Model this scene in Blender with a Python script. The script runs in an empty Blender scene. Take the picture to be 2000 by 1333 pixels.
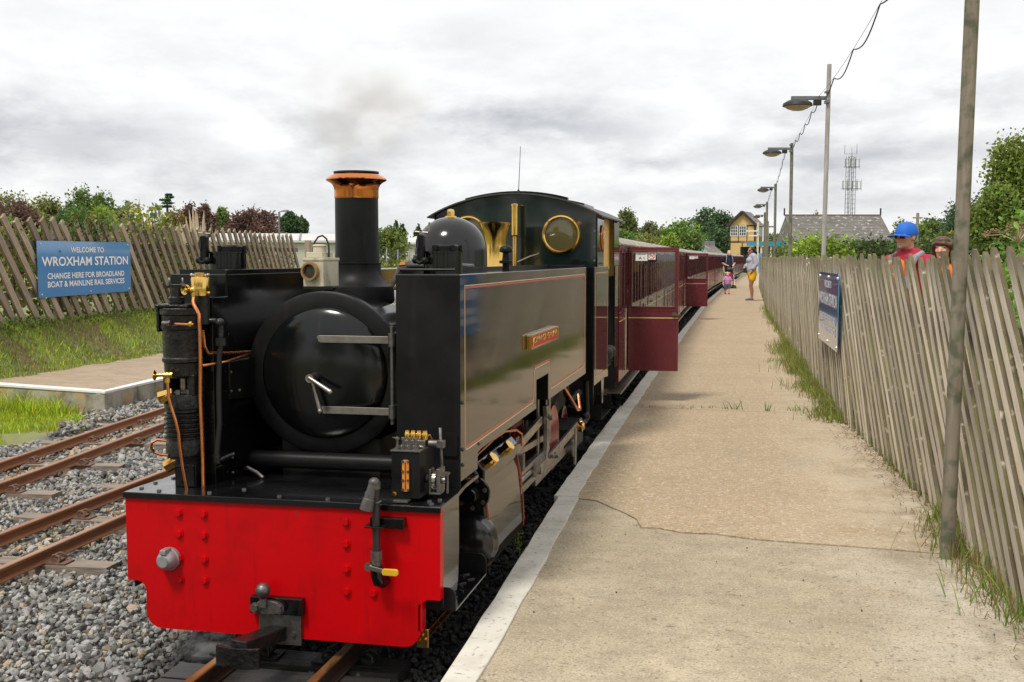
import bpy, bmesh, math, random
import numpy as np
from mathutils import Vector, Matrix, Euler, noise as mnoise

random.seed(7)
RNG = np.random.default_rng(7)
scene = bpy.context.scene
COL = scene.collection
PI = math.pi

# ------------------------------------------------------------------ camera
# World frame: origin on the centre line of the track under the buffer beam, z = 0 at rail top,
# +Y runs back along the train, +X towards the platform (platform top at z = 0.10).
YAW = math.radians(12.094)
PITCH = math.radians(4.322)
CAM = Vector((1.643, -3.668, 1.45))
FPX = 2150.0
cam_data = bpy.data.cameras.new("camera")
cam = bpy.data.objects.new("camera", cam_data)
COL.objects.link(cam)
cam_data.sensor_width = 36.0
cam_data.lens = 36.0 * FPX / 2000.0
cam_data.clip_start = 0.05
cam_data.clip_end = 3000.0
cam.location = CAM
cam.rotation_euler = (math.pi / 2 - PITCH, 0.0, YAW)
scene.camera = cam

# ------------------------------------------------------------------ sky
SUN_EL, SUN_AZ = math.radians(60), math.radians(215)
world = bpy.data.worlds.new("World")
scene.world = world
world.use_nodes = True
wn, wl = world.node_tree.nodes, world.node_tree.links
wn.clear()


def W(t, **kw):
    n = wn.new(t)
    for k, v in kw.items():
        setattr(n, k, v)
    return n


def wmath(op, a, b=None, c=None):
    n = W('ShaderNodeMath', operation=op)
    for i, v in enumerate((a, b, c)):
        if v is None:
            continue
        if isinstance(v, (int, float)):
            n.inputs[i].default_value = v
        else:
            wl.new(v, n.inputs[i])
    return n.outputs[0]


sky = W('ShaderNodeTexSky', sky_type='NISHITA')
sky.sun_disc = False
sky.sun_elevation = SUN_EL
sky.sun_rotation = SUN_AZ
tc = W('ShaderNodeTexCoord')
nrm = W('ShaderNodeVectorMath', operation='NORMALIZE')
wl.new(tc.outputs['Generated'], nrm.inputs[0])
mp = W('ShaderNodeMapping')
mp.inputs['Scale'].default_value = (1.0, 1.0, 2.6)
mp.inputs['Location'].default_value = (3.1, 0.4, 0.2)
wl.new(nrm.outputs[0], mp.inputs['Vector'])
nz = W('ShaderNodeTexNoise')
nz.inputs['Scale'].default_value = 3.4
nz.inputs['Detail'].default_value = 8
nz.inputs['Roughness'].default_value = 0.52
nz.inputs['Distortion'].default_value = 0.35
wl.new(mp.outputs[0], nz.inputs['Vector'])
nz2 = W('ShaderNodeTexNoise')
nz2.inputs['Scale'].default_value = 10.0
nz2.inputs['Detail'].default_value = 9
nz2.inputs['Roughness'].default_value = 0.6
wl.new(mp.outputs[0], nz2.inputs['Vector'])


def px_dir(x, y):
    """direction of the sky behind an image position of the photograph"""
    f = Vector((-math.sin(YAW) * math.cos(PITCH), math.cos(YAW) * math.cos(PITCH), -math.sin(PITCH)))
    r = Vector((math.cos(YAW), math.sin(YAW), 0))
    u = r.cross(f)
    return (f + r * ((x - 1000) / FPX) + u * ((666.5 - y) / FPX)).normalized()


# darker cloud banks: direction, angular half width, half height, amount
BANKS = [(110, 265, .13, .035, .75), (330, 330, .10, .014, .35), (1060, 240, .12, .024, .8), (760, 290, .07, .02, .35),
         (880, 55, .10, .022, .35), (1330, 300, .08, .014, .4), (1650, 215, .07, .012, .4), (1960, 170, .05, .022, .5),
         (1720, 300, .12, .02, .45), (620, 250, .05, .02, .35), (1500, 380, .3, .015, .25)]
zup = W('ShaderNodeSeparateXYZ')
wl.new(nrm.outputs[0], zup.inputs[0])
warp = W('ShaderNodeVectorMath', operation='MULTIPLY_ADD')
wl.new(nz2.outputs['Color'], warp.inputs[0])
warp.inputs[1].default_value = (.16, .16, .07)
wl.new(nrm.outputs[0], warp.inputs[2])
acc = None
for (bx, by, hw, hh, am) in BANKS:
    d = px_dir(bx, by)
    sub = W('ShaderNodeVectorMath', operation='SUBTRACT')
    wl.new(warp.outputs[0], sub.inputs[0])
    sub.inputs[1].default_value = (d.x + .08, d.y + .08, d.z + .035)
    mul = W('ShaderNodeVectorMath', operation='MULTIPLY')
    wl.new(sub.outputs[0], mul.inputs[0])
    mul.inputs[1].default_value = (1 / hw, 1 / hw, 1 / hh)
    ln = W('ShaderNodeVectorMath', operation='LENGTH')
    wl.new(mul.outputs[0], ln.inputs[0])
    mr = W('ShaderNodeMapRange', interpolation_type='SMOOTHSTEP')
    wl.new(ln.outputs['Value'], mr.inputs['Value'])
    mr.inputs['From Min'].default_value = 1.35
    mr.inputs['From Max'].default_value = 0.0
    mr.inputs['To Min'].default_value = 0.0
    mr.inputs['To Max'].default_value = am
    acc = mr.outputs[0] if acc is None else wmath('MAXIMUM', acc, mr.outputs[0])
# free-running cloud relief everywhere
r1 = W('ShaderNodeMapRange', interpolation_type='SMOOTHSTEP')
wl.new(nz.outputs['Fac'], r1.inputs['Value'])
r1.inputs['From Min'].default_value = 0.50
r1.inputs['From Max'].default_value = 0.72
r1.inputs['To Min'].default_value = 0.0
r1.inputs['To Max'].default_value = 0.30
r2 = W('ShaderNodeMapRange')
wl.new(nz2.outputs['Fac'], r2.inputs['Value'])
r2.inputs['From Min'].default_value = 0.40
r2.inputs['From Max'].default_value = 0.64
r2.inputs['To Min'].default_value = -0.16
r2.inputs['To Max'].default_value = 0.30
dark = wmath('ADD', wmath('MAXIMUM', acc, r1.outputs[0]), r2.outputs[0])
lowhz = W('ShaderNodeMapRange')
wl.new(zup.outputs['Z'], lowhz.inputs['Value'])
lowhz.inputs['From Min'].default_value = 0.0
lowhz.inputs['From Max'].default_value = 0.15
lowhz.inputs['To Min'].default_value = 0.24
lowhz.inputs['To Max'].default_value = 0.0
dark = wmath('ADD', dark, lowhz.outputs[0])
fade = W('ShaderNodeMapRange', interpolation_type='SMOOTHSTEP')
wl.new(zup.outputs['Z'], fade.inputs['Value'])
fade.inputs['From Min'].default_value = 0.09
fade.inputs['From Max'].default_value = 0.24
fade.inputs['To Min'].default_value = 1.0
fade.inputs['To Max'].default_value = 0.30
dark = wmath('MULTIPLY', dark, fade.outputs[0])
ramp = W('ShaderNodeValToRGB')
wl.new(dark, ramp.inputs[0])
CL = 9.6
els = ramp.color_ramp.elements
els[0].position = 0.0
els[0].color = (1.08 * CL, 1.08 * CL, 1.08 * CL, 1)
els[1].position = 1.0
els[1].color = (0.52 * CL, 0.535 * CL, 0.58 * CL, 1)
e = els.new(0.45)
e.color = (0.84 * CL, 0.85 * CL, 0.87 * CL, 1)
mixs = W('ShaderNodeMixRGB')
mixs.inputs[0].default_value = 0.95
wl.new(sky.outputs[0], mixs.inputs[1])
wl.new(ramp.outputs[0], mixs.inputs[2])
bg = W('ShaderNodeBackground')
bg.inputs['Strength'].default_value = 0.1
wl.new(mixs.outputs[0], bg.inputs['Color'])
wo = W('ShaderNodeOutputWorld')
wl.new(bg.outputs[0], wo.inputs['Surface'])
world.cycles.sampling_method = 'MANUAL'
world.cycles.sample_map_resolution = 512

sun_d = bpy.data.lights.new("sun", 'SUN')
sun_d.energy = 2.7
sun_d.angle = math.radians(11)
sun_d.color = (1.0, 0.95, 0.86)
sun = bpy.data.objects.new("sun", sun_d)
COL.objects.link(sun)
# the lamp points from the sun's side: behind the camera, to its left, high
sdir = Vector((-0.40 * math.cos(SUN_EL), -0.915 * math.cos(SUN_EL), math.sin(SUN_EL)))
sun.rotation_euler = sdir.to_track_quat('Z', 'Y').to_euler()
az = math.atan2(sdir.x, sdir.y)
sky.sun_rotation = az
scene.view_settings.view_transform = 'Standard'
scene.view_settings.look = 'None'
scene.view_settings.gamma = 1.0
scene.view_settings.exposure = 0.0
scene.view_settings.use_curve_mapping = False
scene.cycles.max_bounces = 8
scene.cycles.transparent_max_bounces = 16
scene.cycles.volume_bounces = 1
scene.cycles.caustics_reflective = False
scene.cycles.caustics_refractive = False

# ------------------------------------------------------------------ placing helpers
C_, S_ = math.cos(YAW), math.sin(YAW)


def cw(X, Y, z=0.0):
    """X to the right of and Y ahead of the standpoint (metres) -> scene position"""
    return Vector((CAM.x + X * C_ - Y * S_, CAM.y + X * S_ + Y * C_, z))


def far(px, Y, z=0.0):
    return cw((px - 1000) / FPX * Y, Y, z)


def hz(py, Y):
    """height above rail of something seen at image row py, Y metres away"""
    return CAM.z + (504 - py) / FPX * Y


# ------------------------------------------------------------------ object helpers
def tag(o, label=None, cat=None, group=None, kind=None):
    if label: o['label'] = label
    if cat: o['category'] = cat
    if group: o['group'] = group
    if kind: o['kind'] = kind
    return o


def empty(name, loc=(0, 0, 0), rz=0.0, label=None, cat=None, group=None, kind=None, parent=None):
    o = bpy.data.objects.new(name, None)
    COL.objects.link(o)
    o.location = loc
    o.rotation_euler = (0, 0, rz)
    o.empty_display_size = 0.1
    if parent: o.parent = parent
    return tag(o, label, cat, group, kind)


def link(name, me, m=None, parent=None, bevel=0.0, seg=2):
    o = bpy.data.objects.new(name, me)
    COL.objects.link(o)
    if m is not None and not me.materials:
        for q in (m if isinstance(m, (list, tuple)) else [m]):
            me.materials.append(q)
    if parent is not None:
        o.parent = parent
    if bevel > 0:
        b = o.modifiers.new("bevel", 'BEVEL')
        b.width = bevel
        b.segments = seg
        b.limit_method = 'ANGLE'
        b.angle_limit = math.radians(38)
        b.harden_normals = False
    return o


def copy_tree(o, parent=None):
    c = o.copy()
    COL.objects.link(c)
    c.parent = parent
    for ch in list(o.children):
        copy_tree(ch, c)
    return c


class MB:
    def __init__(self):
        self.v, self.f, self.m, self.s = [], [], [], []

    def add(self, vs, fs, mi=0, smooth=False):
        n = len(self.v)
        self.v.extend([tuple(p) for p in vs])
        for f in fs:
            self.f.append([i + n for i in f])
            self.m.append(mi)
            self.s.append(smooth)
        return self

    def box(self, c, size, rot=None, mi=0):
        hx, hy, hz_ = size[0] / 2, size[1] / 2, size[2] / 2
        vs = [Vector((x, y, z)) for x in (-hx, hx) for y in (-hy, hy) for z in (-hz_, hz_)]
        if rot is not None:
            R = rot if isinstance(rot, Matrix) else Euler(rot).to_matrix()
            vs = [R @ v for v in vs]
        vs = [v + Vector(c) for v in vs]
        fs = [(0, 1, 3, 2), (4, 6, 7, 5), (0, 4, 5, 1), (2, 3, 7, 6), (0, 2, 6, 4), (1, 5, 7, 3)]
        return self.add(vs, fs, mi)

    def bb(self, x0, x1, y0, y1, z0, z1, mi=0):
        return self.box(((x0 + x1) / 2, (y0 + y1) / 2, (z0 + z1) / 2), (abs(x1 - x0), abs(y1 - y0), abs(z1 - z0)), None, mi)

    def cyl(self, p0, p1, r0, r1=None, n=16, cap=True, mi=0, smooth=True):
        if r1 is None: r1 = r0
        p0, p1 = Vector(p0), Vector(p1)
        d = (p1 - p0).normalized()
        a = d.orthogonal().normalized()
        b = d.cross(a)
        vs = []
        for p, r in ((p0, r0), (p1, r1)):
            for k in range(n):
                t = 2 * PI * k / n
                vs.append(p + a * (r * math.cos(t)) + b * (r * math.sin(t)))
        fs = [(k, (k + 1) % n, n + (k + 1) % n, n + k) for k in range(n)]
        self.add(vs, fs, mi, smooth)
        if cap:
            self.add(vs[:n], [tuple(reversed(range(n)))], mi)
            self.add(vs[n:], [tuple(range(n))], mi)
        return self

    def lathe(self, prof, origin=(0, 0, 0), axis=(0, 0, 1), n=32, mi=0, smooth=True, sx=1.0):
        """prof: list of (r, h) along the axis"""
        ax = Vector(axis).normalized()
        a = ax.orthogonal().normalized() if abs(ax.z) < .99 else Vector((1, 0, 0))
        b = ax.cross(a)
        o = Vector(origin)
        vs, fs = [], []
        for (r, h) in prof:
            for k in range(n):
                t = 2 * PI * k / n
                vs.append(o + ax * h + a * (r * math.cos(t)) + b * (r * math.sin(t)))
        for i in range(len(prof) - 1):
            for k in range(n):
                k2 = (k + 1) % n
                fs.append((i * n + k, i * n + k2, (i + 1) * n + k2, (i + 1) * n + k))
        if prof[0][0] > 1e-5 and abs(prof[0][0] - prof[-1][0]) < 1e-6:      # a ring
            if abs(prof[0][1] - prof[-1][1]) > 1e-6:
                q = (len(prof) - 1) * n
                for k in range(n):
                    fs.append((q + k, q + (k + 1) % n, (k + 1) % n, k))
            return self.add(vs, fs, mi, smooth)
        if prof[0][0] > 1e-5: fs.append(tuple(reversed(range(n))))
        if prof[-1][0] > 1e-5: fs.append(tuple(range((len(prof) - 1) * n, len(prof) * n)))
        return self.add(vs, fs, mi, smooth)

    def tube(self, pts, r, n=8, mi=0, closed=False, cap=True):
        pts = [Vector(p) for p in pts]
        rr = r if isinstance(r, (list, tuple)) else [r] * len(pts)
        N = len(pts)
        vs, fs = [], []
        prev = None
        for i, p in enumerate(pts):
            if closed:
                d = pts[(i + 1) % N] - pts[i - 1]
            else:
                d = pts[min(i + 1, N - 1)] - pts[max(i - 1, 0)]
            d.normalize()
            if prev is None:
                a = d.orthogonal().normalized()
            else:
                a = (prev - d * prev.dot(d))
                a = a.normalized() if a.length > 1e-6 else d.orthogonal().normalized()
            prev = a
            b = d.cross(a)
            for k in range(n):
                t = 2 * PI * k / n
                vs.append(p + a * (rr[i] * math.cos(t)) + b * (rr[i] * math.sin(t)))
        M_ = N if closed else N - 1
        for i in range(M_):
            j = (i + 1) % N
            for k in range(n):
                k2 = (k + 1) % n
                fs.append((i * n + k, i * n + k2, j * n + k2, j * n + k))
        if cap and not closed:
            fs.append(tuple(reversed(range(n))))
            fs.append(tuple(range((N - 1) * n, N * n)))
        return self.add(vs, fs, mi, True)

    def ell(self, c, r, n=16, m=10, rot=None, mi=0):
        c = Vector(c)
        if isinstance(r, (int, float)): r = (r, r, r)
        R = Euler(rot).to_matrix() if rot else Matrix.Identity(3)
        vs, fs = [], []
        for i in range(m + 1):
            th = PI * i / m
            for k in range(n):
                ph = 2 * PI * k / n
                vs.append(c + R @ Vector((r[0] * math.sin(th) * math.cos(ph), r[1] * math.sin(th) * math.sin(ph), r[2] * math.cos(th))))
        for i in range(m):
            for k in range(n):
                k2 = (k + 1) % n
                fs.append((i * n + k, (i + 1) * n + k, (i + 1) * n + k2, i * n + k2))
        return self.add(vs, fs, mi, True)

    def prism(self, poly, ax, a, b, mi=0, smooth=False):
        """poly in the plane normal to axis ax ('x': (y,z), 'y': (x,z), 'z': (x,y)), from a to b"""
        def P(u, v, w):
            return (w, u, v) if ax == 'x' else (u, w, v) if ax == 'y' else (u, v, w)
        n = len(poly)
        vs = [P(u, v, a) for u, v in poly] + [P(u, v, b) for u, v in poly]
        self.add(vs, [tuple(range(n))], mi)
        self.add([], [], mi)
        k0 = len(self.v) - 2 * n
        self.f.append([k0 + n + i for i in reversed(range(n))]); self.m.append(mi); self.s.append(False)
        for i in range(n):
            j = (i + 1) % n
            self.f.append([k0 + i, k0 + j, k0 + n + j, k0 + n + i]); self.m.append(mi); self.s.append(smooth)
        return self

    def mesh(self, name="mesh", weld=True):
        me = bpy.data.meshes.new(name)
        me.from_pydata(self.v, [], self.f)
        me.polygons.foreach_set('material_index', self.m)
        me.polygons.foreach_set('use_smooth', self.s)
        bm = bmesh.new()
        bm.from_mesh(me)
        if weld:
            bmesh.ops.remove_doubles(bm, verts=bm.verts, dist=1e-5)
        bmesh.ops.recalc_face_normals(bm, faces=bm.faces)
        for e_ in bm.edges:
            if len(e_.link_faces) == 2 and e_.calc_face_angle(0) > .62:
                e_.smooth = False
        bm.to_mesh(me)
        bm.free()
        me.update()
        return me

    def build(self, name, m=None, parent=None, bevel=0.0, seg=2, weld=True):
        return link(name, self.mesh(name, weld), m, parent, bevel, seg)


def rr(x0, x1, z0, z1, r=0.0, n=5, r4=None):
    """rounded rectangle outline; r4 = radii for BL, BR, TR, TL"""
    R4 = r4 or (r, r, r, r)
    out = []
    for (cx, cz, a0, q) in ((x0 + R4[0], z0 + R4[0], PI, R4[0]), (x1 - R4[1], z0 + R4[1], 1.5 * PI, R4[1]),
                            (x1 - R4[2], z1 - R4[2], 0, R4[2]), (x0 + R4[3], z1 - R4[3], .5 * PI, R4[3])):
        if q <= 1e-6:
            out.append((cx, cz))
        else:
            for k in range(n + 1):
                t = a0 + .5 * PI * k / n
                out.append((cx + q * math.cos(t), cz + q * math.sin(t)))
    return out


def circ(cx, cz, r, n=36, rz=None):
    return [(cx + r * math.cos(2 * PI * k / n), cz + (rz or r) * math.sin(2 * PI * k / n)) for k in range(n)]


def plate_mesh(outline, holes, ax, a, b, name="plate"):
    """flat sheet with holes, thickness a..b along axis ax"""
    cu = bpy.data.curves.new("tmp", 'CURVE')
    cu.dimensions = '2D'
    cu.fill_mode = 'BOTH'
    cu.extrude = abs(b - a) / 2
    for lp in [outline] + list(holes):
        sp = cu.splines.new('POLY')
        sp.points.add(len(lp) - 1)
        for i, (u, v) in enumerate(lp):
            sp.points[i].co = (u, v, 0, 1)
        sp.use_cyclic_u = True
    ob = bpy.data.objects.new("tmp", cu)
    me = bpy.data.meshes.new_from_object(ob)
    bpy.data.objects.remove(ob)
    bpy.data.curves.remove(cu)
    mid = (a + b) / 2
    n = len(me.vertices)
    co = np.zeros(n * 3)
    me.vertices.foreach_get('co', co)
    co = co.reshape(-1, 3)
    u, v, w = co[:, 0].copy(), co[:, 1].copy(), co[:, 2].copy() + mid
    if ax == 'x': nn = np.stack([w, u, v], 1)
    elif ax == 'y': nn = np.stack([u, w, v], 1)
    else: nn = np.stack([u, v, w], 1)
    me.vertices.foreach_set('co', nn.ravel())
    bm = bmesh.new()
    bm.from_mesh(me)
    bmesh.ops.remove_doubles(bm, verts=bm.verts, dist=1e-5)
    bmesh.ops.recalc_face_normals(bm, faces=bm.faces)
    for f in bm.faces: f.smooth = False
    bm.to_mesh(me)
    bm.free()
    me.materials.clear()
    me.name = name
    return me


def plate(name, outline, holes, ax, a, b, m, parent=None, bevel=0.0):
    return link(name, plate_mesh(outline, holes, ax, a, b, name), m, parent, bevel)


def text_mesh(body, w, h, depth=0.0015, bold=0.0, shear=0.0):
    """lettering as a mesh: centred, in the x (width) / z (height) plane, facing -y"""
    cu = bpy.data.curves.new("tmp", 'FONT')
    cu.body = body
    cu.size = 1.0
    cu.extrude = 0.0
    cu.offset = bold
    cu.shear = shear
    cu.resolution_u = 3
    ob = bpy.data.objects.new("tmp", cu)
    me = bpy.data.meshes.new_from_object(ob)
    bpy.data.objects.remove(ob)
    bpy.data.curves.remove(cu)
    n = len(me.vertices)
    co = np.zeros(n * 3)
    me.vertices.foreach_get('co', co)
    co = co.reshape(-1, 3)
    mn, mx = co.min(0), co.max(0)
    s = (mx - mn)
    sx = (w / s[0]) if w else (h / s[1])
    x = (co[:, 0] - (mn[0] + mx[0]) / 2) * sx
    z = (co[:, 1] - (mn[1] + mx[1]) / 2) * (h / s[1])
    me.vertices.foreach_set('co', np.stack([x, np.zeros(n), z], 1).ravel())
    me.materials.clear()
    if depth:
        bm = bmesh.new()
        bm.from_mesh(me)
        bmesh.ops.recalc_face_normals(bm, faces=bm.faces)
        r = bmesh.ops.extrude_face_region(bm, geom=bm.faces[:])
        for v in r['geom']:
            if isinstance(v, bmesh.types.BMVert): v.co.y -= depth
        bmesh.ops.recalc_face_normals(bm, faces=bm.faces)
        bm.to_mesh(me)
        bm.free()
    return me


# ------------------------------------------------------------------ materials
def mat(name, col, col2=None, ns=8.0, thr=(0.35, 0.7), rough=0.5, r2=None, metal=0.0, coat=0.0, bump=0.0, bs=60.0,
        spec=0.5, col3=None, ns3=40.0, thr3=(0.6, 0.7), stretch=None, ior=None, alpha=None, attr=None, sub=0.0,
        coat_rough=0.05, detail=6):
    m = bpy.data.materials.new(name)
    m.use_nodes = True
    N, L = m.node_tree.nodes, m.node_tree.links
    b = N['Principled BSDF']
    b.inputs['Base Color'].default_value = (*col, 1)
    b.inputs['Roughness'].default_value = rough
    b.inputs['Metallic'].default_value = metal
    b.inputs['Specular IOR Level'].default_value = spec
    b.inputs['Coat Weight'].default_value = coat
    b.inputs['Coat Roughness'].default_value = coat_rough
    if ior: b.inputs['IOR'].default_value = ior
    t = N.new('ShaderNodeTexCoord')
    vec = t.outputs['Object']
    if stretch:
        mp_ = N.new('ShaderNodeMapping')
        mp_.inputs['Scale'].default_value = stretch
        L.new(vec, mp_.inputs['Vector'])
        vec = mp_.outputs[0]
    cur = None
    if attr:
        a = N.new('ShaderNodeAttribute')
        a.attribute_name = attr
        cur = a.outputs['Color']
    if col2 is not None:
        n1 = N.new('ShaderNodeTexNoise')
        n1.inputs['Scale'].default_value = ns
        n1.inputs['Detail'].default_value = detail
        n1.inputs['Roughness'].default_value = .6
        L.new(vec, n1.inputs['Vector'])
        mr_ = N.new('ShaderNodeMapRange')
        mr_.inputs['From Min'].default_value = thr[0]
        mr_.inputs['From Max'].default_value = thr[1]
        L.new(n1.outputs['Fac'], mr_.inputs['Value'])
        mx = N.new('ShaderNodeMixRGB')
        L.new(mr_.outputs[0], mx.inputs[0])
        mx.inputs[1].default_value = (*col, 1)
        if cur is not None: L.new(cur, mx.inputs[1])
        mx.inputs[2].default_value = (*col2, 1)
        cur = mx.outputs[0]
        if r2 is not None:
            mr2 = N.new('ShaderNodeMapRange')
            mr2.inputs['From Min'].default_value = thr[0]
            mr2.inputs['From Max'].default_value = thr[1]
            mr2.inputs['To Min'].default_value = rough
            mr2.inputs['To Max'].default_value = r2
            L.new(n1.outputs['Fac'], mr2.inputs['Value'])
            L.new(mr2.outputs[0], b.inputs['Roughness'])
    if col3 is not None:
        n3 = N.new('ShaderNodeTexNoise')
        n3.inputs['Scale'].default_value = ns3
        n3.inputs['Detail'].default_value = 4
        L.new(vec, n3.inputs['Vector'])
        m3 = N.new('ShaderNodeMapRange')
        m3.inputs['From Min'].default_value = thr3[0]
        m3.inputs['From Max'].default_value = thr3[1]
        L.new(n3.outputs['Fac'], m3.inputs['Value'])
        mx3 = N.new('ShaderNodeMixRGB')
        L.new(m3.outputs[0], mx3.inputs[0])
        mx3.inputs[1].default_value = (*col, 1)
        if cur is not None: L.new(cur, mx3.inputs[1])
        mx3.inputs[2].default_value = (*col3, 1)
        cur = mx3.outputs[0]
    if cur is not None:
        L.new(cur, b.inputs['Base Color'])
    if bump > 0:
        nb = N.new('ShaderNodeTexNoise')
        nb.inputs['Scale'].default_value = bs
        nb.inputs['Detail'].default_value = 5
        L.new(vec, nb.inputs['Vector'])
        bp = N.new('ShaderNodeBump')
        bp.inputs['Strength'].default_value = bump
        bp.inputs['Distance'].default_value = 0.01
        L.new(nb.outputs['Fac'], bp.inputs['Height'])
        L.new(bp.outputs[0], b.inputs['Normal'])
    if sub:
        b.inputs['Subsurface Weight'].default_value = sub
        b.inputs['Subsurface Radius'].default_value = (.02, .008, .004)
    return m


def glass_mat(name, tint=(0.9, 0.95, 0.95), refl=0.12, rough=0.02):
    """thin window pane: mostly see-through with a fresnel sheen"""
    m = bpy.data.materials.new(name)
    m.use_nodes = True
    N, L = m.node_tree.nodes, m.node_tree.links
    N.clear()
    o = N.new('ShaderNodeOutputMaterial')
    tr = N.new('ShaderNodeBsdfTransparent')
    tr.inputs[0].default_value = (*tint, 1)
    gl = N.new('ShaderNodeBsdfGlossy')
    gl.inputs['Roughness'].default_value = rough
    fr = N.new('ShaderNodeFresnel')
    fr.inputs['IOR'].default_value = 1.5
    ad = N.new('ShaderNodeMath')
    ad.operation = 'ADD'
    ad.inputs[1].default_value = refl
    L.new(fr.outputs[0], ad.inputs[0])
    mx = N.new('ShaderNodeMixShader')
    L.new(ad.outputs[0], mx.inputs[0])
    L.new(tr.outputs[0], mx.inputs[1])
    L.new(gl.outputs[0], mx.inputs[2])
    L.new(mx.outputs[0], o.inputs['Surface'])
    return m


M = {}
M['red'] = mat('red_paint', (.54, .001, .004), (.30, .002, .003), ns=4.5, thr=(.48, .85), rough=.34, r2=.46, spec=.18, coat=.10, bump=.03, bs=9, col3=(.16, .03, .02), ns3=24, thr3=(.735, .755), coat_rough=.25)
M['black'] = mat('gloss_black_paint', (.003, .0035, .0035), (.005, .006, .006), ns=4, rough=.09, r2=.20, coat=.0, spec=.42, bump=.035, bs=6, col3=(.03, .03, .03), ns3=90, thr3=(.74, .78))
M['panel'] = mat('polished_black_panel', (.008, .008, .007), (.015, .015, .013), ns=3, rough=.045, r2=.085, bump=.014, bs=3.0, spec=.72, col3=(.05, .045, .035), ns3=70, thr3=(.72, .77), stretch=(1, 1, .35))
M['oily'] = mat('oily_black_iron', (.006, .006, .006), (.016, .014, .013), ns=14, rough=.25, r2=.5, coat=.2, spec=.3, bump=.6, bs=60, col3=(.05, .045, .04), ns3=120, thr3=(.68, .74))
M['matte'] = mat('matt_black_iron', (.012, .012, .012), (.025, .023, .02), ns=10, rough=.45, r2=.65, bump=.15, bs=60)
M['satin'] = mat('dusty_black_paint', (.007, .007, .0075), (.014, .014, .0145), ns=5, rough=.34, r2=.5, spec=.16, bump=.05, bs=30, col3=(.05, .05, .05), ns3=130, thr3=(.72, .76))
M['plate'] = mat('wet_black_footplate', (.005, .005, .006), (.009, .009, .010), ns=9, rough=.10, r2=.3, coat=.4, spec=.4, bump=.10, bs=35, col3=(.25, .25, .25), ns3=170, thr3=(.745, .77))
M['steel'] = mat('bright_steel', (.42, .39, .35), (.25, .22, .19), ns=16, rough=.28, r2=.45, metal=1, bump=.05, bs=60)
M['dullsteel'] = mat('dull_steel', (.22, .21, .20), (.10, .09, .08), ns=22, rough=.38, r2=.6, metal=.9, bump=.2, bs=60)
M['brass'] = mat('polished_brass', (.83, .55, .16), (.70, .42, .10), ns=12, rough=.12, r2=.25, metal=1, bump=.03, bs=20)
M['copper'] = mat('copper', (.80, .30, .12), (.55, .19, .08), ns=18, rough=.18, r2=.35, metal=1, bump=.05, bs=50)
M['coppercap'] = mat('polished_copper_cap', (.86, .33, .10), (.75, .20, .06), ns=10, rough=.10, r2=.18, metal=1, bump=.10, bs=14)
M['cream'] = mat('chipped_cream_paint', (.55, .50, .38), (.30, .24, .15), ns=14, thr=(.5, .75), rough=.5, bump=.15, bs=60, col3=(.07, .05, .03), ns3=24, thr3=(.66, .70), stretch=(1, 1, .5))
M['ochre'] = mat('ochre_cab_paint', (.80, .50, .13), (.74, .45, .11), ns=5, rough=.45)
M['maroon'] = mat('maroon_coach_paint', (.13, .013, .019), (.105, .011, .016), ns=5, rough=.25, r2=.32, coat=.5, bump=.02, bs=12, coat_rough=.12)
M['yellow_line'] = mat('straw_lining', (.70, .55, .25), rough=.4)
M['red_line'] = mat('red_lining', (.50, .10, .05), rough=.35)
M['cream_line'] = mat('cream_lining', (.72, .62, .42), rough=.35)
M['roofgrey'] = mat('dirty_grey_roof', (.34, .31, .26), (.22, .20, .17), ns=4, rough=.7, bump=.1, bs=40, col3=(.12, .11, .09), ns3=20, thr3=(.6, .75), stretch=(1, .4, 1))
M['rail'] = mat('rusty_rail', (.27, .10, .042), (.36, .155, .07), ns=9, rough=.55, r2=.7, bump=.12, bs=70, stretch=(1, .25, 1))
M['railtop'] = mat('worn_rail_head', (.36, .17, .09), (.46, .27, .17), ns=6, rough=.35, r2=.5, metal=.35, stretch=(1, .12, 1))
M['railtop_main'] = mat('oily_rail_head', (.10, .05, .02), (.42, .20, .05), ns=11, rough=.25, r2=.4, metal=.4, stretch=(1, .3, 1))
M['raildark'] = mat('oily_rail', (.035, .02, .014), (.07, .035, .02), ns=9, rough=.4, bump=.1, bs=60)
M['clip'] = mat('rusty_clip', (.20, .105, .07), (.09, .05, .035), ns=25, rough=.7, bump=.2, bs=80)
M['sleeper'] = mat('weathered_timber', (.29, .235, .185), (.16, .125, .10), ns=10, rough=.85, bump=.5, bs=40, stretch=(.3, 2.5, 2))
M['sleeperdark'] = mat('oil_black_timber', (.018, .017, .016), (.04, .037, .034), ns=10, rough=.45, bump=.5, bs=40, stretch=(.3, 2.5, 2))
M['signblue'] = mat('sign_blue', (.085, .29, .60), (.09, .305, .62), ns=2, rough=.14, coat=1.0, coat_rough=.05)
M['signwhite'] = mat('sign_white', (.92, .92, .92), rough=.4)
M['bolt'] = mat('galvanised_bolt', (.7, .7, .7), rough=.35, metal=.6)
M['glass'] = glass_mat('window_glass', refl=.05)
M['cabglass'] = glass_mat('cab_window_glass', refl=0.0)
M['darkglass'] = mat('dark_lens', (.03, .028, .03), rough=.15, coat=.5)
M['rubber'] = mat('black_rubber', (.018, .017, .017), rough=.5)
M['greypaint'] = mat('grey_socket', (.33, .33, .34), (.25, .25, .26), ns=20, rough=.38, metal=.3)
M['yellow'] = mat('yellow_plastic', (.72, .42, .02), (.6, .33, .02), ns=20, rough=.4)
M['white'] = mat('white_card', (.8, .8, .78), rough=.5)
M['ink'] = mat('black_ink', (.02, .02, .02), rough=.5)
M['redink'] = mat('red_ink', (.65, .02, .02), rough=.5)
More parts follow.
